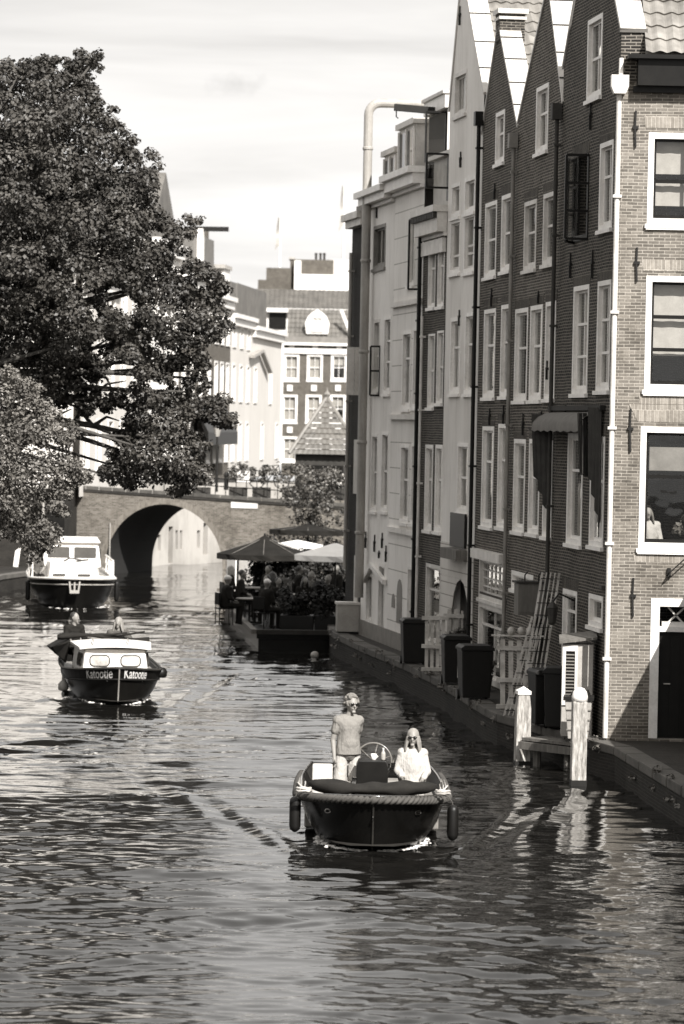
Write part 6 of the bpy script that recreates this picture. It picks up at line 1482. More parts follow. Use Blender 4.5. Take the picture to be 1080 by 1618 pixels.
# mooring posts
PW = M('bleached_post_wood', 0.36, 0.85, 0.7, 6, 0.8, stretch=(4, 4, 0.8), fine=26)
t = thing('mooring_post', 'square wooden mooring post with a white pyramid cap, the left one of the two', 'mooring post', (0, 0, 0))
m = MB(LOC); m.prism([(-.14, -1.2), (.14, -1.2), (.155, .2), (.15, 1.0), (.115, 1.25), (-.115, 1.25), (-.15, 1.0), (-.155, .2)], -.14, .14); m.build('post', PW, t, bevel=.02)
m = MB(LOC); m.v = [(-.14, -.16, 1.25), (.14, -.16, 1.25), (.14, .16, 1.25), (-.14, .16, 1.25), (-.14, -.16, 1.31), (.14, -.16, 1.31), (.14, .16, 1.31), (-.14, .16, 1.31), (0, 0, 1.39)]
for f in ((0, 3, 2, 1), (0, 1, 5, 4), (1, 2, 6, 5), (2, 3, 7, 6), (3, 0, 4, 7), (4, 5, 8), (5, 6, 8), (6, 7, 8), (7, 4, 8)): m.face(f)
m.build('cap', WHITE, t); m = MB(LOC); m.box(-.165, .165, -.165, .165, -.05, .06); m.build('waterline_band', IRON, t); t.location = (3.30, 60.9, 0); t.rotation_euler.z = .12; t.scale = (.86, .86, 1)
t = thing('mooring_post', 'pale mooring post with a rounded white top, nearer the doorway', 'mooring post', (0, 0, 0))
m = MB(LOC); m.box(-.14, .14, -.14, .14, -1.2, 1.42); m.build('post', PW, t, bevel=.025); m = MB(LOC); m.lathe([(.15, 1.42), (.152, 1.5), (.13, 1.58), (.08, 1.64), (.02, 1.655)], (0, 0, 0), 18); m.build('cap', WHITE, t, smooth=True)
m = MB(LOC); m.box(-.147, .147, -.147, .147, -.1, .1); m.build('waterline_band', IRON, t); t.location = (4.06, 57.4, 0); t.rotation_euler.z = .05; t.scale = (.9, .9, 1)
# landing stage
t = thing('landing_stage', 'low plank landing stage between the wharf and the mooring posts', 'jetty', (0, 0, 0)); m0 = G(843, 1163, .5); m1 = G(972, 1178, .5); m2 = G(905, 1190, .5)
d = (m1 - m0).normalized(); nn = Vector((d.y, -d.x, 0)); Lg = (m1 - m0).length
m = MB(LOC)
for k in range(5):
    for seg in range(2):
        a = Lg * seg / 2 + .01; b = Lg * (seg + 1) / 2 - .01; o_ = rnd.uniform(-.03, .03); q0 = m0 + nn * (-.85 + k * .26) + d * (a + o_); q1 = m0 + nn * (-.85 + k * .26) + d * (b + o_)
        m.bar(q0 + Vector((0, 0, -.03)), q1 + Vector((0, 0, -.03)), .24, .05)
m.build('planking', WOOD, t)
m = MB(LOC); m.bar(m0 + nn * .36 + Vector((0, 0, -.14)), m1 + nn * .36 + Vector((0, 0, -.14)), .06, .13); m.build('fascia_beam', WOOD, t)
for f in (.12, .5, .88):
    m = MB(LOC); p = m0.lerp(m1, f) + nn * .15; m.tube([(p.x, p.y, -1), (p.x, p.y, .42)], .07, 8); m.build('pile', WOOD, t)
# wheelie bins
def bin_(label, grp='wheelie bins along the wharf', mat=None):
    t = thing('wheelie_bin', label, 'wheelie bin', (0, 0, 0), group=grp); mt = mat or BINM; m = MB(LOC)
    m.v = [(-.245, -.26, .06), (.245, -.26, .06), (.245, .22, .06), (-.245, .22, .06), (-.28, -.32, .95), (.28, -.32, .95), (.28, .26, .95), (-.28, .26, .95)]
    for f in ((0, 3, 2, 1), (0, 1, 5, 4), (1, 2, 6, 5), (2, 3, 7, 6), (3, 0, 4, 7), (4, 5, 6, 7)): m.face(f)
    m.build('body', mt, t, bevel=.02)
    m = MB(LOC); m.prism([(-.3, .95), (.3, .95), (.3, 1.0), (.24, 1.05), (-.24, 1.05), (-.3, 1.0)], -.36, .3); m.build('lid', mt, t, bevel=.012)
    m = MB(LOC); m.tube([(-.24, .3, .98), (-.24, .36, 1.0), (.24, .36, 1.0), (.24, .3, .98)], .016, 6); m.build('handle', mt, t)
    for x in (-.25, .25): m = MB(LOC); m.tube([(x - .025, .22, .1), (x + .025, .22, .1)], .1, 14); m.build('wheel', RUBBER, t)
    return t
BINM = M('bin_plastic', 0.010, 0.5, 0.2, 5, 0.05, spec=.25)
b0 = bin_('dark wheelie bin by the pale stucco houses, farthest along the wharf'); put(b0, 652, 1050, .6, .1)
def bdup(lab, px, py, rz, sc=(1, 1, 1)): p = G(px, py, .6); return dup(b0, lab, (p.x, p.y, .6), rz, sc)
b1 = bdup('dark wheelie bin with a pale sticker post, behind the leaning pallets', 748, 1106, .15, (1.12, 1, 1.05)); bdup('black wheelie bin just left of the leaning trellis foot', 856, 1148, .2, (.8, 1, 1.0)); bdup('larger black wheelie bin between the trellises and the louvred cabinet', 884, 1153, -.1, (1.05, 1, 1.08)); bdup('black wheelie bin half hidden behind the bin with the sticker post', 718, 1082, .1)
t = thing('waste_container', 'light grey slatted bin with a black lid behind the round-topped mooring post', 'bin', (0, 0, 0)); m = MB(LOC)
m.v = [(-.17, -.2, .05), (.17, -.2, .05), (.17, .2, .05), (-.17, .2, .05), (-.23, -.26, .72), (.23, -.26, .72), (.23, .26, .72), (-.23, .26, .72)]
for f in ((0, 3, 2, 1), (0, 1, 5, 4), (1, 2, 6, 5), (2, 3, 7, 6), (3, 0, 4, 7), (4, 5, 6, 7)): m.face(f)
m.build('body', LGREY, t, bevel=.015); m = MB(LOC)
for z in (.2, .38, .55): k = .17 + .06 * (z / .72) + .008; m.box(-k, k, -k * 1.14 - .01, k * 1.14, z, z + .02)
m.build('ribs', MGREY, t); m = MB(LOC); m.box(-.26, .26, -.29, .28, .72, .78); m.prism([(-.16, .78), (.2, .78), (.16, .88), (-.1, .88)], -.15, .2); m.build('lid', BINM, t); t.location = (4.16, 59.05, .6); t.rotation_euler.z = -.1
# pallets standing upright
def pallet(label, px, py, rz, w_=.75, h_=1.3, n=5, rails=(.12, .62, 1.22), lean=.12):
    t = thing('pallet', label, 'pallet', (0, 0, 0), group='upright wooden pallets on the wharf')
    for i in range(n):
        x = -w_ / 2 + w_ * (i + .5) / n; m = MB(LOC); z1 = h_ + rnd.uniform(-.05, .03); m.bar((x, 0, .02), (x + rnd.uniform(-.01, .01), lean * z1, z1), w_ / n * .58, .025, up=(0, 1, 0)); m.build('slat', PALLET, t)
    for z in rails: m = MB(LOC); m.bar((-w_ / 2 - .05, lean * z - .05, z), (w_ / 2 + .05, lean * z - .05, z + rnd.uniform(-.02, .02)), .09, .08); m.build('rail', PALLET, t)
    put(t, px, py, .6, rz); return t
pallet('bleached wooden pallet standing upright beside the farthest wheelie bin', 686, 1066, .05, .48, 1.28, 4)
pallet('darker wooden pallet standing below the arched door of the pale gable', 724, 1060, .0, .62, 1.35, 4, lean=.02)
pp = pallet('pale upright pallet with round floats on top, left of the leaning trellis', 813, 1126, .05, .62, 1.4, 4, lean=.16)
for i, (px, lab) in enumerate(((807, 'leftmost of three pale round floats on the pallet'), (823, 'middle of three pale round floats on the pallet'), (836, 'rightmost of three pale round floats on the pallet'))):
    p = G(813, 1126, .6); c = atY(px, 997, p.y + .22); m = MB(LOC); m.ell((0, 0, 0), (.075, .075, .08), 14, 10); o = m.build('float_ball', LGREY, smooth=True); tag(o, lab, 'float', 'round floats on the pallet'); o.location = (c.x, c.y, c.z)
m = MB(LOC); m.box(-.55, .55, -.1, .1, 0, .02); o = m.build('shelf_board', PALLET); tag(o, 'weathered board lying behind the top of the pallet, carrying the round floats', 'board'); o.location = (atY(822, 997, p.y + .22).x, p.y + .22, atY(822, 1003, p.y + .22).z - .03)
# leaning trellises
def trellis(label, px0, py0, px1, py1, w_, n, nr, off):
    t = thing('trellis', label, 'trellis', (0, 0, 0), group='wire trellises leaning on the dark wall'); s_, z_ = F1.px(px1, py1, .03); a = F1.P(s_, .58 + off, .6); b = F1.P(s_, .2 + off * .6, z_); W_ = Vector((.98, -.1, 0)) * w_
    for k in range(n): m = MB(LOC); f = k / (n - 1) - .5; m.bar(a + W_ * f, b + W_ * f * .95, .022 if 0 < k < n - 1 else .04, .03, up=(0, 1, 0)); m.build('upright', PALLET, t)
    for k in range(nr): m = MB(LOC); f = (k + .5) / nr; c = a.lerp(b, f); m.bar(c - W_ * .5 + Vector((0, -.02, 0)), c + W_ * .5 + Vector((0, -.02, 0)), .014, .014); m.build('rung', IRON, t)
trellis('tall wire trellis panel leaning against the dark brick wall, the right one', 858, 1120, 884, 905, .34, 5, 12, 0)
trellis('narrower trellis panel standing left of the tall one', 845, 1115, 878, 975, .24, 4, 8, .28)
# wall cabinet
fr_ = F1; q0, zz0 = F1.px(858, 972, .05); q1, zz1 = F1.px(858, 922, .05)
t = thing('wall_cabinet', 'grey wooden cabinet fixed high on the dark brick wall above the round floats', 'cabinet', tuple(F1.P(q0, .3, zz0)))
m = MB(F1); m.box(q0 - .42, q0, .02, .55, zz0, zz1); m.build('body', M('grey_cabinet_wood', 0.13, 0.7, 0.3, 2, 0.3, stretch=(5, 5, .6)), t, bevel=.01); m = MB(F1); m.box(q0 - .45, q0 + .03, .0, .59, zz1 + .003, zz1 + .04); m.build('top', DGREY, t)
m = MB(F1); m.box(q0 - .9, q0 - .44, .02, .42, zz0 + .1, zz1 + .02); m.build('side_box', DGREY, t)
m = MB(F1); m.box(q0 + .003, q0 + .012, .08, .5, zz0 + .05, zz1 - .05); m.build('door', M('grey_cabinet_wood', 0.13), t)
for k in (.15, .42): m = MB(F1); m.tube([(q0 - .02, k, zz1 + .04), (q0 - .02, k, zz1 + .16), (q0 - .02, k - .05, zz1 + .22)], .014, 6); m.build('hook', IRON, t)
# louvred cabinet with a pitched lid
p = G(926, 1150, .6); t = thing('louvred_cabinet', 'tall pale cabinet with a dark louvred door and a sloping lid at the corner house', 'cabinet', (0, 0, 0))
m = MB(LOC); m.box(-.27, .27, -.25, .28, 0, 1.62); m.build('body', LGREY, t, bevel=.01)
m = MB(LOC); m.box(-.27, -.21, -.285, -.253, .55, 1.6); m.box(-.05, 0.0, -.285, -.253, .55, 1.6); m.box(-.21, -.05, -.285, -.253, 1.5, 1.6); m.box(-.21, -.05, -.285, -.253, .55, .66); lo = m.build('louvre_frame', CREAM, t)
for k in range(14): m = MB(LOC); z = .68 + k * .058; m.bar((-.208, -.262, z), (-.052, -.262, z), .03, .012, up=(0, -.6, 1)); m.build('louvre_blade', MGREY, lo)
m = MB(LOC); m.box(-.21, -.05, -.256, -.252, .66, 1.5); m.build('louvre_shade_sheet', DARKP, lo)  # black sheet behind the blades paints in the shade between them
m = MB(LOC); m.v = [(-.33, -.36, 1.63), (.33, -.36, 1.72), (.33, .33, 1.80), (-.33, .33, 1.71), (-.33, -.36, 1.67), (.33, -.36, 1.76), (.33, .33, 1.84), (-.33, .33, 1.75)]
for f in ((0, 3, 2, 1), (4, 5, 6, 7), (0, 1, 5, 4), (1, 2, 6, 5), (2, 3, 7, 6), (3, 0, 4, 7)): m.face(f)
m.build('lid', WOOD, t); t.location = (4.20, 60.15, .6); t.rotation_euler.z = -.05
# dark wall lantern
q0, zz = F1.px(908, 962); m = MB(F1); t = thing('wall_lantern', 'dark lantern on a curved bracket beside the narrow door of the corner house', 'lantern', tuple(F1.P(q0, 0, zz)))
m.tube([(q0, 0.02, zz + .15), (q0, .3, zz + .28), (q0, .42, zz + .12)], .02, 6); m.build('bracket', IRON, t); m = MB(F1); m.lathe([(.03, .22), (.11, .12), (.1, .1), (.07, -.16), (.03, -.2)], (q0, .42, zz - .1), 8); m.build('lamp_head', DGREY, t)
# white meter box at the end of the wharf
t = thing('utility_box', 'white utility box at the far end of the wharf beside the terrace', 'box', (0, 0, 0)); m = MB(LOC); m.box(-.3, .3, -.25, .25, .06, .76); m.build('body', LGREY, t, bevel=.015); m = MB(LOC); m.box(-.33, .33, -.28, .28, .76, .82); m.build('lid', CREAM, t); m = MB(LOC); m.box(-.26, .26, -.2, .2, 0, .06); m.build('plinth', DARKP, t); put(t, 549, 1001, .6, .08)
# sticker post, small
t = thing('short_post', 'short post with a pale notice, standing before a wheelie bin', 'post', (0, 0, 0)); m = MB(LOC); m.tube([(0, 0, 0), (0, 0, .85)], .025, 8); m.build('post', MGREY, t); m = MB(LOC); m.box(-.05, .05, -.035, -.026, .42, .72); m.build('notice', CREAM, t); put(t, 725, 1104, .6)
# potted plants
def potted(label, px, py, r, seed, z=.6, grp='potted plants on the wharf', mat=None, h=.3, cat='potted plant'):
    p = G(px, py, z); t = thing('potted_plant', label, cat, (p.x, p.y, z), group=grp); m = MB(Plain()); m.lathe([(r * .55, 0), (r * .75, h), (r * .8, h), (r * .8, h + .03)], (p.x, p.y, z), 12); m.build('pot', DGREY, t)
    foliage('leaves', t, [((p.x + rnd.uniform(-.4, .4) * r, p.y + rnd.uniform(-.4, .4) * r, z + h + r * rnd.uniform(.3, 1.4)), r * .8, 160) for _ in range(4)], .09, mat or LEAF3, seed)
potted('bushy potted plant by the dark narrow house door', 690, 1040, .32, 21); potted('spreading potted plant behind the darker pallet', 735, 1062, .34, 22); potted('small potted plant near the lattice window', 765, 1092, .22, 23)
# weeds in the joints of the wharf
wd = []; rw_ = random.Random(77)
for i in range(len(edge) - 2):
    a = Vector(edge[i]); b = Vector(edge[i + 1])
    for _ in range(int((b - a).length * 1.3)):
        p = a.lerp(b, rw_.random()); wd.append(((p.x - .02 + rw_.uniform(-.03, .03), p.y, rw_.choice((.5, .64, .3)) + rw_.uniform(-.04, .04)), rw_.uniform(.04, .11), 16))
o = foliage('quay_weeds', None, wd, .07, LEAF2, 71, kind='stuff'); o['label'] = 'weeds growing in the joints of the wharf edge'
# plants on the door cupboard of the corner house: mooring buoys
bu = None
for px, py, lab in ((428, 1024, 'pale mooring buoy nearest the terrace corner'), (497, 1038, 'pale mooring buoy midway along the dark wharf water'), (570, 1053, 'pale mooring buoy farthest right, by the wharf edge')):
    p = G(px, py, 0)
    if bu is None:
        bu = thing('mooring_buoy', lab, 'buoy', (0, 0, 0), group='small mooring buoys'); m = MB(LOC); m.ell((0, 0, .05), (.11, .11, .1), 14, 10); m.build('float', LGREY, bu, smooth=True); m = MB(LOC); m.tube([(-.02, 0, .14), (0, 0, .19), (.02, 0, .14)], .008, 6); m.build('ring', IRON, bu); bu.location = (p.x, p.y, 0)
    else: dup(bu, lab, (p.x, p.y, 0))
# person and plants behind the big window of the corner house
zs = r3[2]; 
t = person('person in a white shirt sitting behind the big window of the corner house', (r3[0] + .2 + F1.o.x, 59.28 + .75, zs - .62), .2, seat(.45, .02), top=SHIRTW, sleeve=1.6, hair='long', hairm=HAIRG, vox=.02)
m = MB(FS); m.box(r3[0] - .6, r3[1] + .5, -2.6, -.3, zs - .75, zs - .68); m.build('window_floor', ROOMD, hC)
t = thing('window_plant', 'leafy plant on the sill of the big window of the corner house', 'plant', tuple(FS.P(r3[0] + 1.0, -.3, zs))); m = MB(FS); m.lathe([(.09, 0), (.12, .16)], (r3[0] + .95, -.34, zs + .1), 12); m.build('pot', LGREY, t)
foliage('leaves', t, [(tuple(FS.P(r3[0] + .75 + .13 * i, -.34, zs + .34 + .12 * (i % 3))), .14, 60) for i in range(6)], .10, LEAF2, 31)

# ================================================================== TERRACE ON THE WATER
tp = [(-2.19, 90.3), (-.1, 90.6), (.3, 91), (.3, 124), (-3.9, 125), (-3.62, 105.4)]
te = thing('terrace_platform', 'low dark timber terrace jutting into the canal before the bridge', 'terrace', (-1.5, 100, .3)); m = MB(Plain()); m.flatz(tp, .28, .42); m.build('deck', DARKP, te); m = MB(Plain()); m.flatz([(x * .98, y + .05) for x, y in tp], -1, .27); m.build('hull', DARKP, te)
m = MB(Plain()); m.bar((-2.25, 90.2, .47), (-3.68, 105.4, .47), .16, .12); m.bar((-3.68, 105.4, .47), (-3.95, 125, .47), .16, .12); m.build('edge_beam', WOOD, te); m = MB(Plain()); m.bar((-2.2, 90.22, .47), (-.15, 90.5, .47), .16, .12); m.build('edge_beam', DGREY, te)
def parasol(label, px, ytop, Y, hw, hpole, zc, mat, kind='pagoda', grp='parasols on the terrace'):
    c = atY(px, ytop, Y); t = thing('parasol', label, 'parasol', (c.x, Y, .42), group=grp); zt = c.z; m = MB(Plain()); n_ = 8; rows = [(0.0, 0.0), (.25, .30), (.6, .62), (1.0, 1.0)] if kind == 'pagoda' else [(0, 0), (.5, .5), (1, 1)]
    dr = zt - zc
    for k, (r, d_) in enumerate(rows):
        for j in range(n_ * 3):
            a = 2 * pi * j / (n_ * 3); sag = 1 - (.05 if j % 3 else 0) * r; m.v.append((c.x + hw * max(r, .02) * cos(a) * sag, Y + hw * max(r, .02) * sin(a) * sag, zt - dr * d_ ** (.8 if kind == 'pagoda' else 1)))
    for j in range(n_ * 3): a = 2 * pi * j / (n_ * 3); m.v.append((c.x + hw * cos(a), Y + hw * sin(a), zc - .16))
    for k in range(len(rows)):
        for j in range(n_ * 3): b = k * n_ * 3; m.face((b + j, b + (j + 1) % (n_ * 3), b + n_ * 3 + (j + 1) % (n_ * 3), b + n_ * 3 + j))
    m.build('canopy', mat, t, fixn=False); m = MB(Plain()); m.tube([(c.x, Y, .42), (c.x, Y, zt + .06)], .03, 8); m.build('pole', IRON, t)
    for j in range(n_): a = 2 * pi * j / n_; m = MB(Plain()); m.tube([(c.x, Y, zt - .05), (c.x + hw * cos(a) * .97, Y + hw * sin(a) * .97, zc + .0)], .012, 5); m.build('rib', WOOD, t)
    m = MB(Plain()); m.lathe([(.3, 0), (.3, .06), (.06, .12)], (c.x, Y, .42), 12); m.build('base', DARKP, t); return t
BRC = M('brown_parasol_canvas', 0.016, 0.9, 0.3, 3, 0.2, spec=.08); WHC = M('white_parasol_canvas', 0.75, 0.8, 0.08, 3, 0.1)
parasol('front brown parasol at the left edge of the terrace', 418, 846, 104, 1.45, 0, 2.0, BRC); parasol('second brown parasol behind the front one, nearer the bridge', 487, 828, 114, 1.3, 0, 2.45, BRC); parasol('white parasol over the right half of the terrace, against the dark house edge', 530, 858, 100, 1.2, 0, 2.16, WHC, 'flat'); parasol('low white parasol beside the brown ones', 470, 853, 107, .8, 0, 2.2, WHC, 'flat')
# white wind screens
for i, (x0, x1, lab) in enumerate(((358, 372, 'left narrow pale canvas wind screen at the terrace edge'), (377, 398, 'wider pale canvas wind screen beside the front brown parasol'))):
    a = atY(x0, 930, 108); b = atY(x1, 930, 107.5); t = thing('wind_screen', lab, 'wind screen', (a.x, 108, .42), group='canvas wind screens'); m = MB(Plain()); m.bar((a.x, 108, 1.15), (b.x, 107.5, 1.15), .04, 1.3, up=(0, 0, 1)); m.build('canvas', WHITE, t)
    for q in (a, b): m = MB(Plain()); m.tube([(q.x, 108, .42), (q.x, 108, 1.85)], .025, 6); m.build('post', IRON, t)
# tables, chairs, guests
tb = thing('cafe_table', 'x', 'table', (0, 0, 0), group='cafe tables on the terrace'); m = MB(LOC); m.lathe([(.38, .70), (.38, .73)], (0, 0, 0), 16); m.build('tabletop', MGREY, tb); m = MB(LOC); m.tube([(0, 0, .03), (0, 0, .7)], .03, 8); m.build('stem', IRON, tb); m = MB(LOC); m.lathe([(.24, 0), (.22, .03)], (0, 0, 0), 12); m.build('foot', IRON, tb)
chh = thing('cafe_chair', 'x', 'chair', (0, 0, 0), group='cafe chairs on the terrace'); m = MB(LOC); m.box(-.21, .21, -.21, .21, .43, .46); m.build('seat', DARKP, chh); m = MB(LOC); m.box(-.21, .21, .19, .22, .55, .88); m.build('backrest', DARKP, chh)
for sx in (-.19, .19):
    for sy in (-.19, .19): m = MB(LOC); m.tube([(sx, sy, 0), (sx, sy, .44 if sy < 0 else .86)], .014, 6); m.build('leg', IRON, chh)
SP = [(.0, 'front-left corner', -2.5, 94.2), (0, 'left edge under the front brown parasol', -2.6, 100.5), (0, 'middle', -1.3, 97.0), (0, 'right half beneath the white parasol', -.6, 101.5)]
first = True
for i, (_, w_, x, y) in enumerate(SP):
    lab = 'pale round cafe table at the ' + w_ + ' of the terrace'
    if i == 0: tb['label'] = lab; tb.location = (x, y, .42)
    else: dup(tb, lab, (x, y, .42))
names = ['dark clothed', 'white capped', 'bareheaded', 'fair haired', 'grey haired', 'long haired', 'short haired', 'pale shirted']
gi = 0
for i, (_, w_, x, y) in enumerate(SP):
    for j, a in enumerate((pi * .25, pi * 1.1)):
        cx_, cy_ = x + .72 * cos(a), y + .72 * sin(a); rz = math.atan2(cy_ - y, cx_ - x) - pi / 2; lab = 'dark chair on the ' + ('far' if j == 0 else 'near') + ' side of the table at the ' + w_.split(' under')[0].split(' beneath')[0]
        if gi == 0: chh['label'] = lab[:200]; chh.location = (cx_, cy_, .42); chh.rotation_euler.z = rz
        else: dup(chh, lab, (cx_, cy_, .42), rz)
        person(names[gi] + ' guest seated on the ' + ('far' if j == 0 else 'near') + ' side of the table at the ' + w_.split(' under')[0].split(' beneath')[0], (cx_, cy_, .43), rz, seat(.45, .06), skin=SKIND, top=[DARKC, DARKC, DARKC, DARKC, MIDC, DARKC, DARKC, DARKC][gi], sleeve=1.6, hair=['short', 'cap', 'short', 'long', 'short', 'long', 'short', 'short'][gi], hairm=[HAIRD, WHITE, HAIRD, HAIRB, HAIRG, HAIRD, HAIRG, HAIRD][gi], vox=.024)
        gi += 1
# hedge boxes and shrubs
def shrub(label, clumps, leaf, mat, seed, box=None, grp=None, cat='shrub', stem=None, name='shrub'):
    t = thing(name, label, cat, tuple(clumps[0][0][:2]) + (.42,), group=grp)
    if box: m = MB(Plain()); m.box(*box); m.build('planter', DARKP, t, bevel=.02)
    foliage('leaves', t, clumps, leaf, mat, seed)
    if stem: m = MB(Plain()); 
    if stem:
        for s_ in stem: m.tube(*s_)
        m.build('trunk', BARK, t, smooth=True)
    return t
r_ = random.Random(9)
def cl(x0, x1, y0, y1, z0, z1, n, r, c): return [((r_.uniform(x0, x1), r_.uniform(y0, y1), r_.uniform(z0, z1)), r_.uniform(r * .7, r * 1.2), c) for _ in range(n)]
shrub('dark planted hedge at the middle of the terrace front edge', cl(-1.5, -.8, 91.6, 92, .8, 1.5, 8, .3, 190), .1, LEAFD, 41, (-1.6, -.7, 91.4, 92.2, .42, .85), 'planted hedges on the terrace', 'hedge')
shrub('dark planted hedge at the terrace front edge, nearest the utility box', cl(-.6, .1, 91.6, 92.2, .8, 1.7, 9, .3, 190), .1, LEAFD, 42, (-.68, .2, 91.4, 92.3, .42, .85), 'planted hedges on the terrace', 'hedge')
shrub('tall dark leafy screen inside the terrace below the white parasol', cl(-1.4, .1, 103, 104, .8, 2.0, 16, .34, 200), .1, LEAFD, 43, (-1.4, .15, 103, 104, .42, .8), 'planted hedges on the terrace', 'hedge')
shrub('dark bush at the far left edge of the terrace', cl(-3.5, -3.1, 110, 112, .6, 1.7, 6, .3, 200), .1, LEAFD, 44, (-3.6, -3.0, 110, 112, .42, .75), 'planted hedges on the terrace', 'hedge')
shrub('long dark hedge closing the back of the terrace below the brown parasols', cl(-3.3, .1, 112, 113.4, .6, 2.1, 34, .36, 190), .1, LEAFD, 47, (-3.5, .15, 112, 113, .42, .9), 'planted hedges on the terrace', 'hedge')
shrub('dark hedge block behind the guests in the middle of the terrace', cl(-2.9, -1.2, 104.6, 105.6, .7, 1.75, 18, .32, 190), .1, LEAFD, 48, (-3.0, -1.1, 104.7, 105.5, .42, .8), 'planted hedges on the terrace', 'hedge')
for i_, (x_, y_, lab_) in enumerate(((-2.05, 92.2, 'dark clothed guest sitting alone at the front left corner of the terrace'), (-1.75, 93.4, 'guest in black seated behind the front left corner guest'), (-2.9, 97.6, 'guest in a dark jacket seated at the left edge of the terrace'), (-1.0, 94.2, 'guest in dark clothes seated behind the middle front hedge'), (-.3, 95.5, 'guest with pale hair seated behind the hedge near the dark house'))):
    person(lab_, (x_, y_, .43), [2.4, .6, 1.5, .2, -.6][i_], seat(.45, .08), skin=SKIND, top=DARKC, sleeve=1.6, hair=['cap', 'short', 'short', 'long', 'short'][i_], hairm=[WHITE, HAIRD, HAIRD, HAIRD, HAIRG][i_], vox=.024)
    dup(chh, 'dark cafe chair under the ' + lab_.split(' at ')[0].split(' behind')[0] + [' at the front left corner', ' behind the corner', ' at the left edge', ' behind the middle hedge', ' behind the right hedge'][i_], (x_, y_, .42), [2.4, .6, 1.5, .2, -.6][i_])
# young tree in front of the bridge
c0 = atY(497, 800, 117); cls = []
for _ in range(95):
    a = r_.uniform(0, 2 * pi); px = r_.gauss(495, 30); py = r_.gauss(795, 36)
    if 435 < px < 556 and 738 < py < 862: p = atY(px, py, 117 + r_.uniform(-.9, .9)); cls.append((tuple(p), r_.uniform(.16, .34), 44))
shrub('young airy tree growing in front of the right half of the bridge', cls, .11, LEAF3, 46, None, None, 'tree', [([(c0.x, 117, .42), (c0.x + .05, 117, 2.2), (c0.x - .05, 117, 3.6)], [.07, .05, .02], 8)] + [([(c0.x, 117, 2 + k * .2), tuple(atY(455 + k * 16, 770 + (k % 3) * 25, 117))], [.025, .01], 5) for k in range(6)], 'young_tree')
# ================================================================== ON THE BRIDGE
def onbr(px, py): s_, z = FB.px(px, py, -.5); return FB.P(s_, -.5, z)
for i, (px, py, wd, mt, lab) in enumerate(((282, 742, 40, BLOOM, 'pale flowering bush at the left end of the bridge railing'), (318, 748, 34, BLOOM, 'pale flowering bush in the middle of the bridge railing below the tree edge'), (376, 750, 24, LEAF3, 'small dark bush on the bridge before the lamp post'), (413, 752, 34, LEAF3, 'round leafy bush on the bridge right of the white board'), (460, 750, 38, LEAF3, 'leafy bush on the bridge left of the kiosk'), (497, 756, 44, BLOOM, 'pale blossoming bush on the bridge below the kiosk eaves'), (535, 752, 36, BLOOM, 'pale blossoming bush at the right end of the bridge by the dark house'))):
    cls = [(tuple(onbr(px + r_.uniform(-wd, wd) * .5, py + r_.uniform(-12, 14))), r_.uniform(.14, .26), 70) for _ in range(9)]; q = onbr(px, 772)
    t = thing('flowering_bush' if mt is BLOOM else 'bush', lab, 'bush', tuple(q), group='bushes along the bridge railing'); foliage('leaves', t, cls, .1, LEAF3, 60 + i)
    if mt is BLOOM: foliage('blossoms', t, [(c, r * 1.05, 45) for c, r, n in cls], .08, BLOOM, 80 + i)
    m = MB(Plain()); m.box(q.x - .35, q.x + .35, q.y - .1, q.y + .25, q.z - .35, q.z + .05); m.build('planter', DGREY, t)
# lamp post
a = onbr(342, 765); b = onbr(343, 690); t = thing('street_lamp', 'dark street lamp with a glass lantern standing on the bridge', 'street lamp', tuple(a)); m = MB(Plain()); m.tube([a - Vector((0, 0, .3)), (b.x, b.y, b.z - .0)], [.06, .035], 8); m.build('post', IRON, t)
m = MB(Plain()); m.lathe([(.07, 0), (.16, .34), (.16, .36)], (b.x, b.y, b.z), 6); ln = m.build('lantern', LGREY, t); m = MB(Plain()); m.lathe([(.19, .36), (.12, .48), (.03, .56), (.02, .62)], (b.x, b.y, b.z), 6); m.build('lamp_cap', IRON, ln)
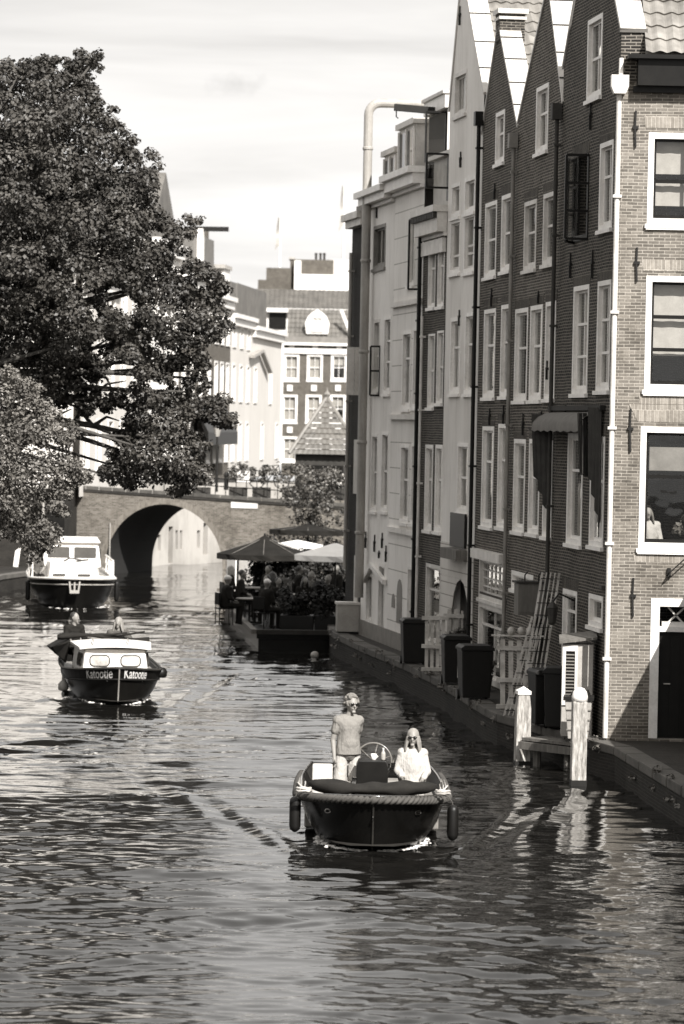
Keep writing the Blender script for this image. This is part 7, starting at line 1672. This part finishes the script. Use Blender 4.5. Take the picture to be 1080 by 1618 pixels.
# notice board
q = rect(FB, (369, 389, 744, 762)); m = MB(FB); m.box(q[0], q[1], -.42, -.38, q[2], q[3]); t = thing('notice_board', 'small white board with a dark mark on the bridge railing', 'sign', tuple(FB.P(q[0], -.4, q[2]))); m.build('board', WHITE, t); m = MB(FB); cx_ = (q[0] + q[1]) / 2; m.bar((cx_ + .0, -.37, q[2] + .15), (cx_ + .13, -.37, q[2] + .32), .05, .01, up=(0, 0, 1)); m.box(cx_ - .02, cx_ + .16, -.375, -.365, q[2] + .26, q[2] + .3); m.build('mark', DARKP, t)
for px, lab in ((357, 'dark bollard on the bridge left of the white board'), (471, 'dark bollard on the bridge by the leafy bush')): a = onbr(px, 774); t = thing('bollard', lab, 'bollard', tuple(a), group='bollards on the bridge'); m = MB(Plain()); m.lathe([(.09, 0), (.08, .5), (.1, .52), (.1, .6), (.05, .68)], tuple(a), 10); m.build('post', IRON, t)
# bicycle leaning on the railing
a = onbr(425, 772); bi = thing('bicycle', 'dark bicycle leaning on the bridge railing', 'bicycle', tuple(a)); d = FB.d
for k in (-.5, .5):
    c = a + d * k + Vector((0, 0, .34)); m = MB(Plain()); m.tube([c + d * .33 * cos(t_) + Vector((0, 0, .33 * sin(t_))) for t_ in [2 * pi * i / 24 for i in range(24)]], .02, 6, closed=True); m.build('wheel', RUBBER, bi)
m = MB(Plain()); A_ = a + d * -.5 + Vector((0, 0, .34)); B_ = a + d * .5 + Vector((0, 0, .34)); S_ = a + d * -.18 + Vector((0, 0, .85)); H_ = a + d * .36 + Vector((0, 0, .9)); K_ = a + d * -.05 + Vector((0, 0, .3))
for p, q in ((A_, S_), (S_, H_), (K_, H_), (K_, S_), (A_, K_), (H_, B_)): m.tube([p, q], .016, 6)
m.build('bicycle_frame', IRON, bi); m = MB(Plain()); m.tube([S_ + Vector((0, 0, .0)) - d * .1, S_ + d * .12 + Vector((0, 0, .03))], .045, 8); m.build('saddle', DARKP, bi); m = MB(Plain()); m.tube([H_ + FB.n * .25 + Vector((0, 0, .1)), H_ + Vector((0, 0, .14)), H_ - FB.n * .25 + Vector((0, 0, .1))], .015, 6); m.build('handlebar', IRON, bi)
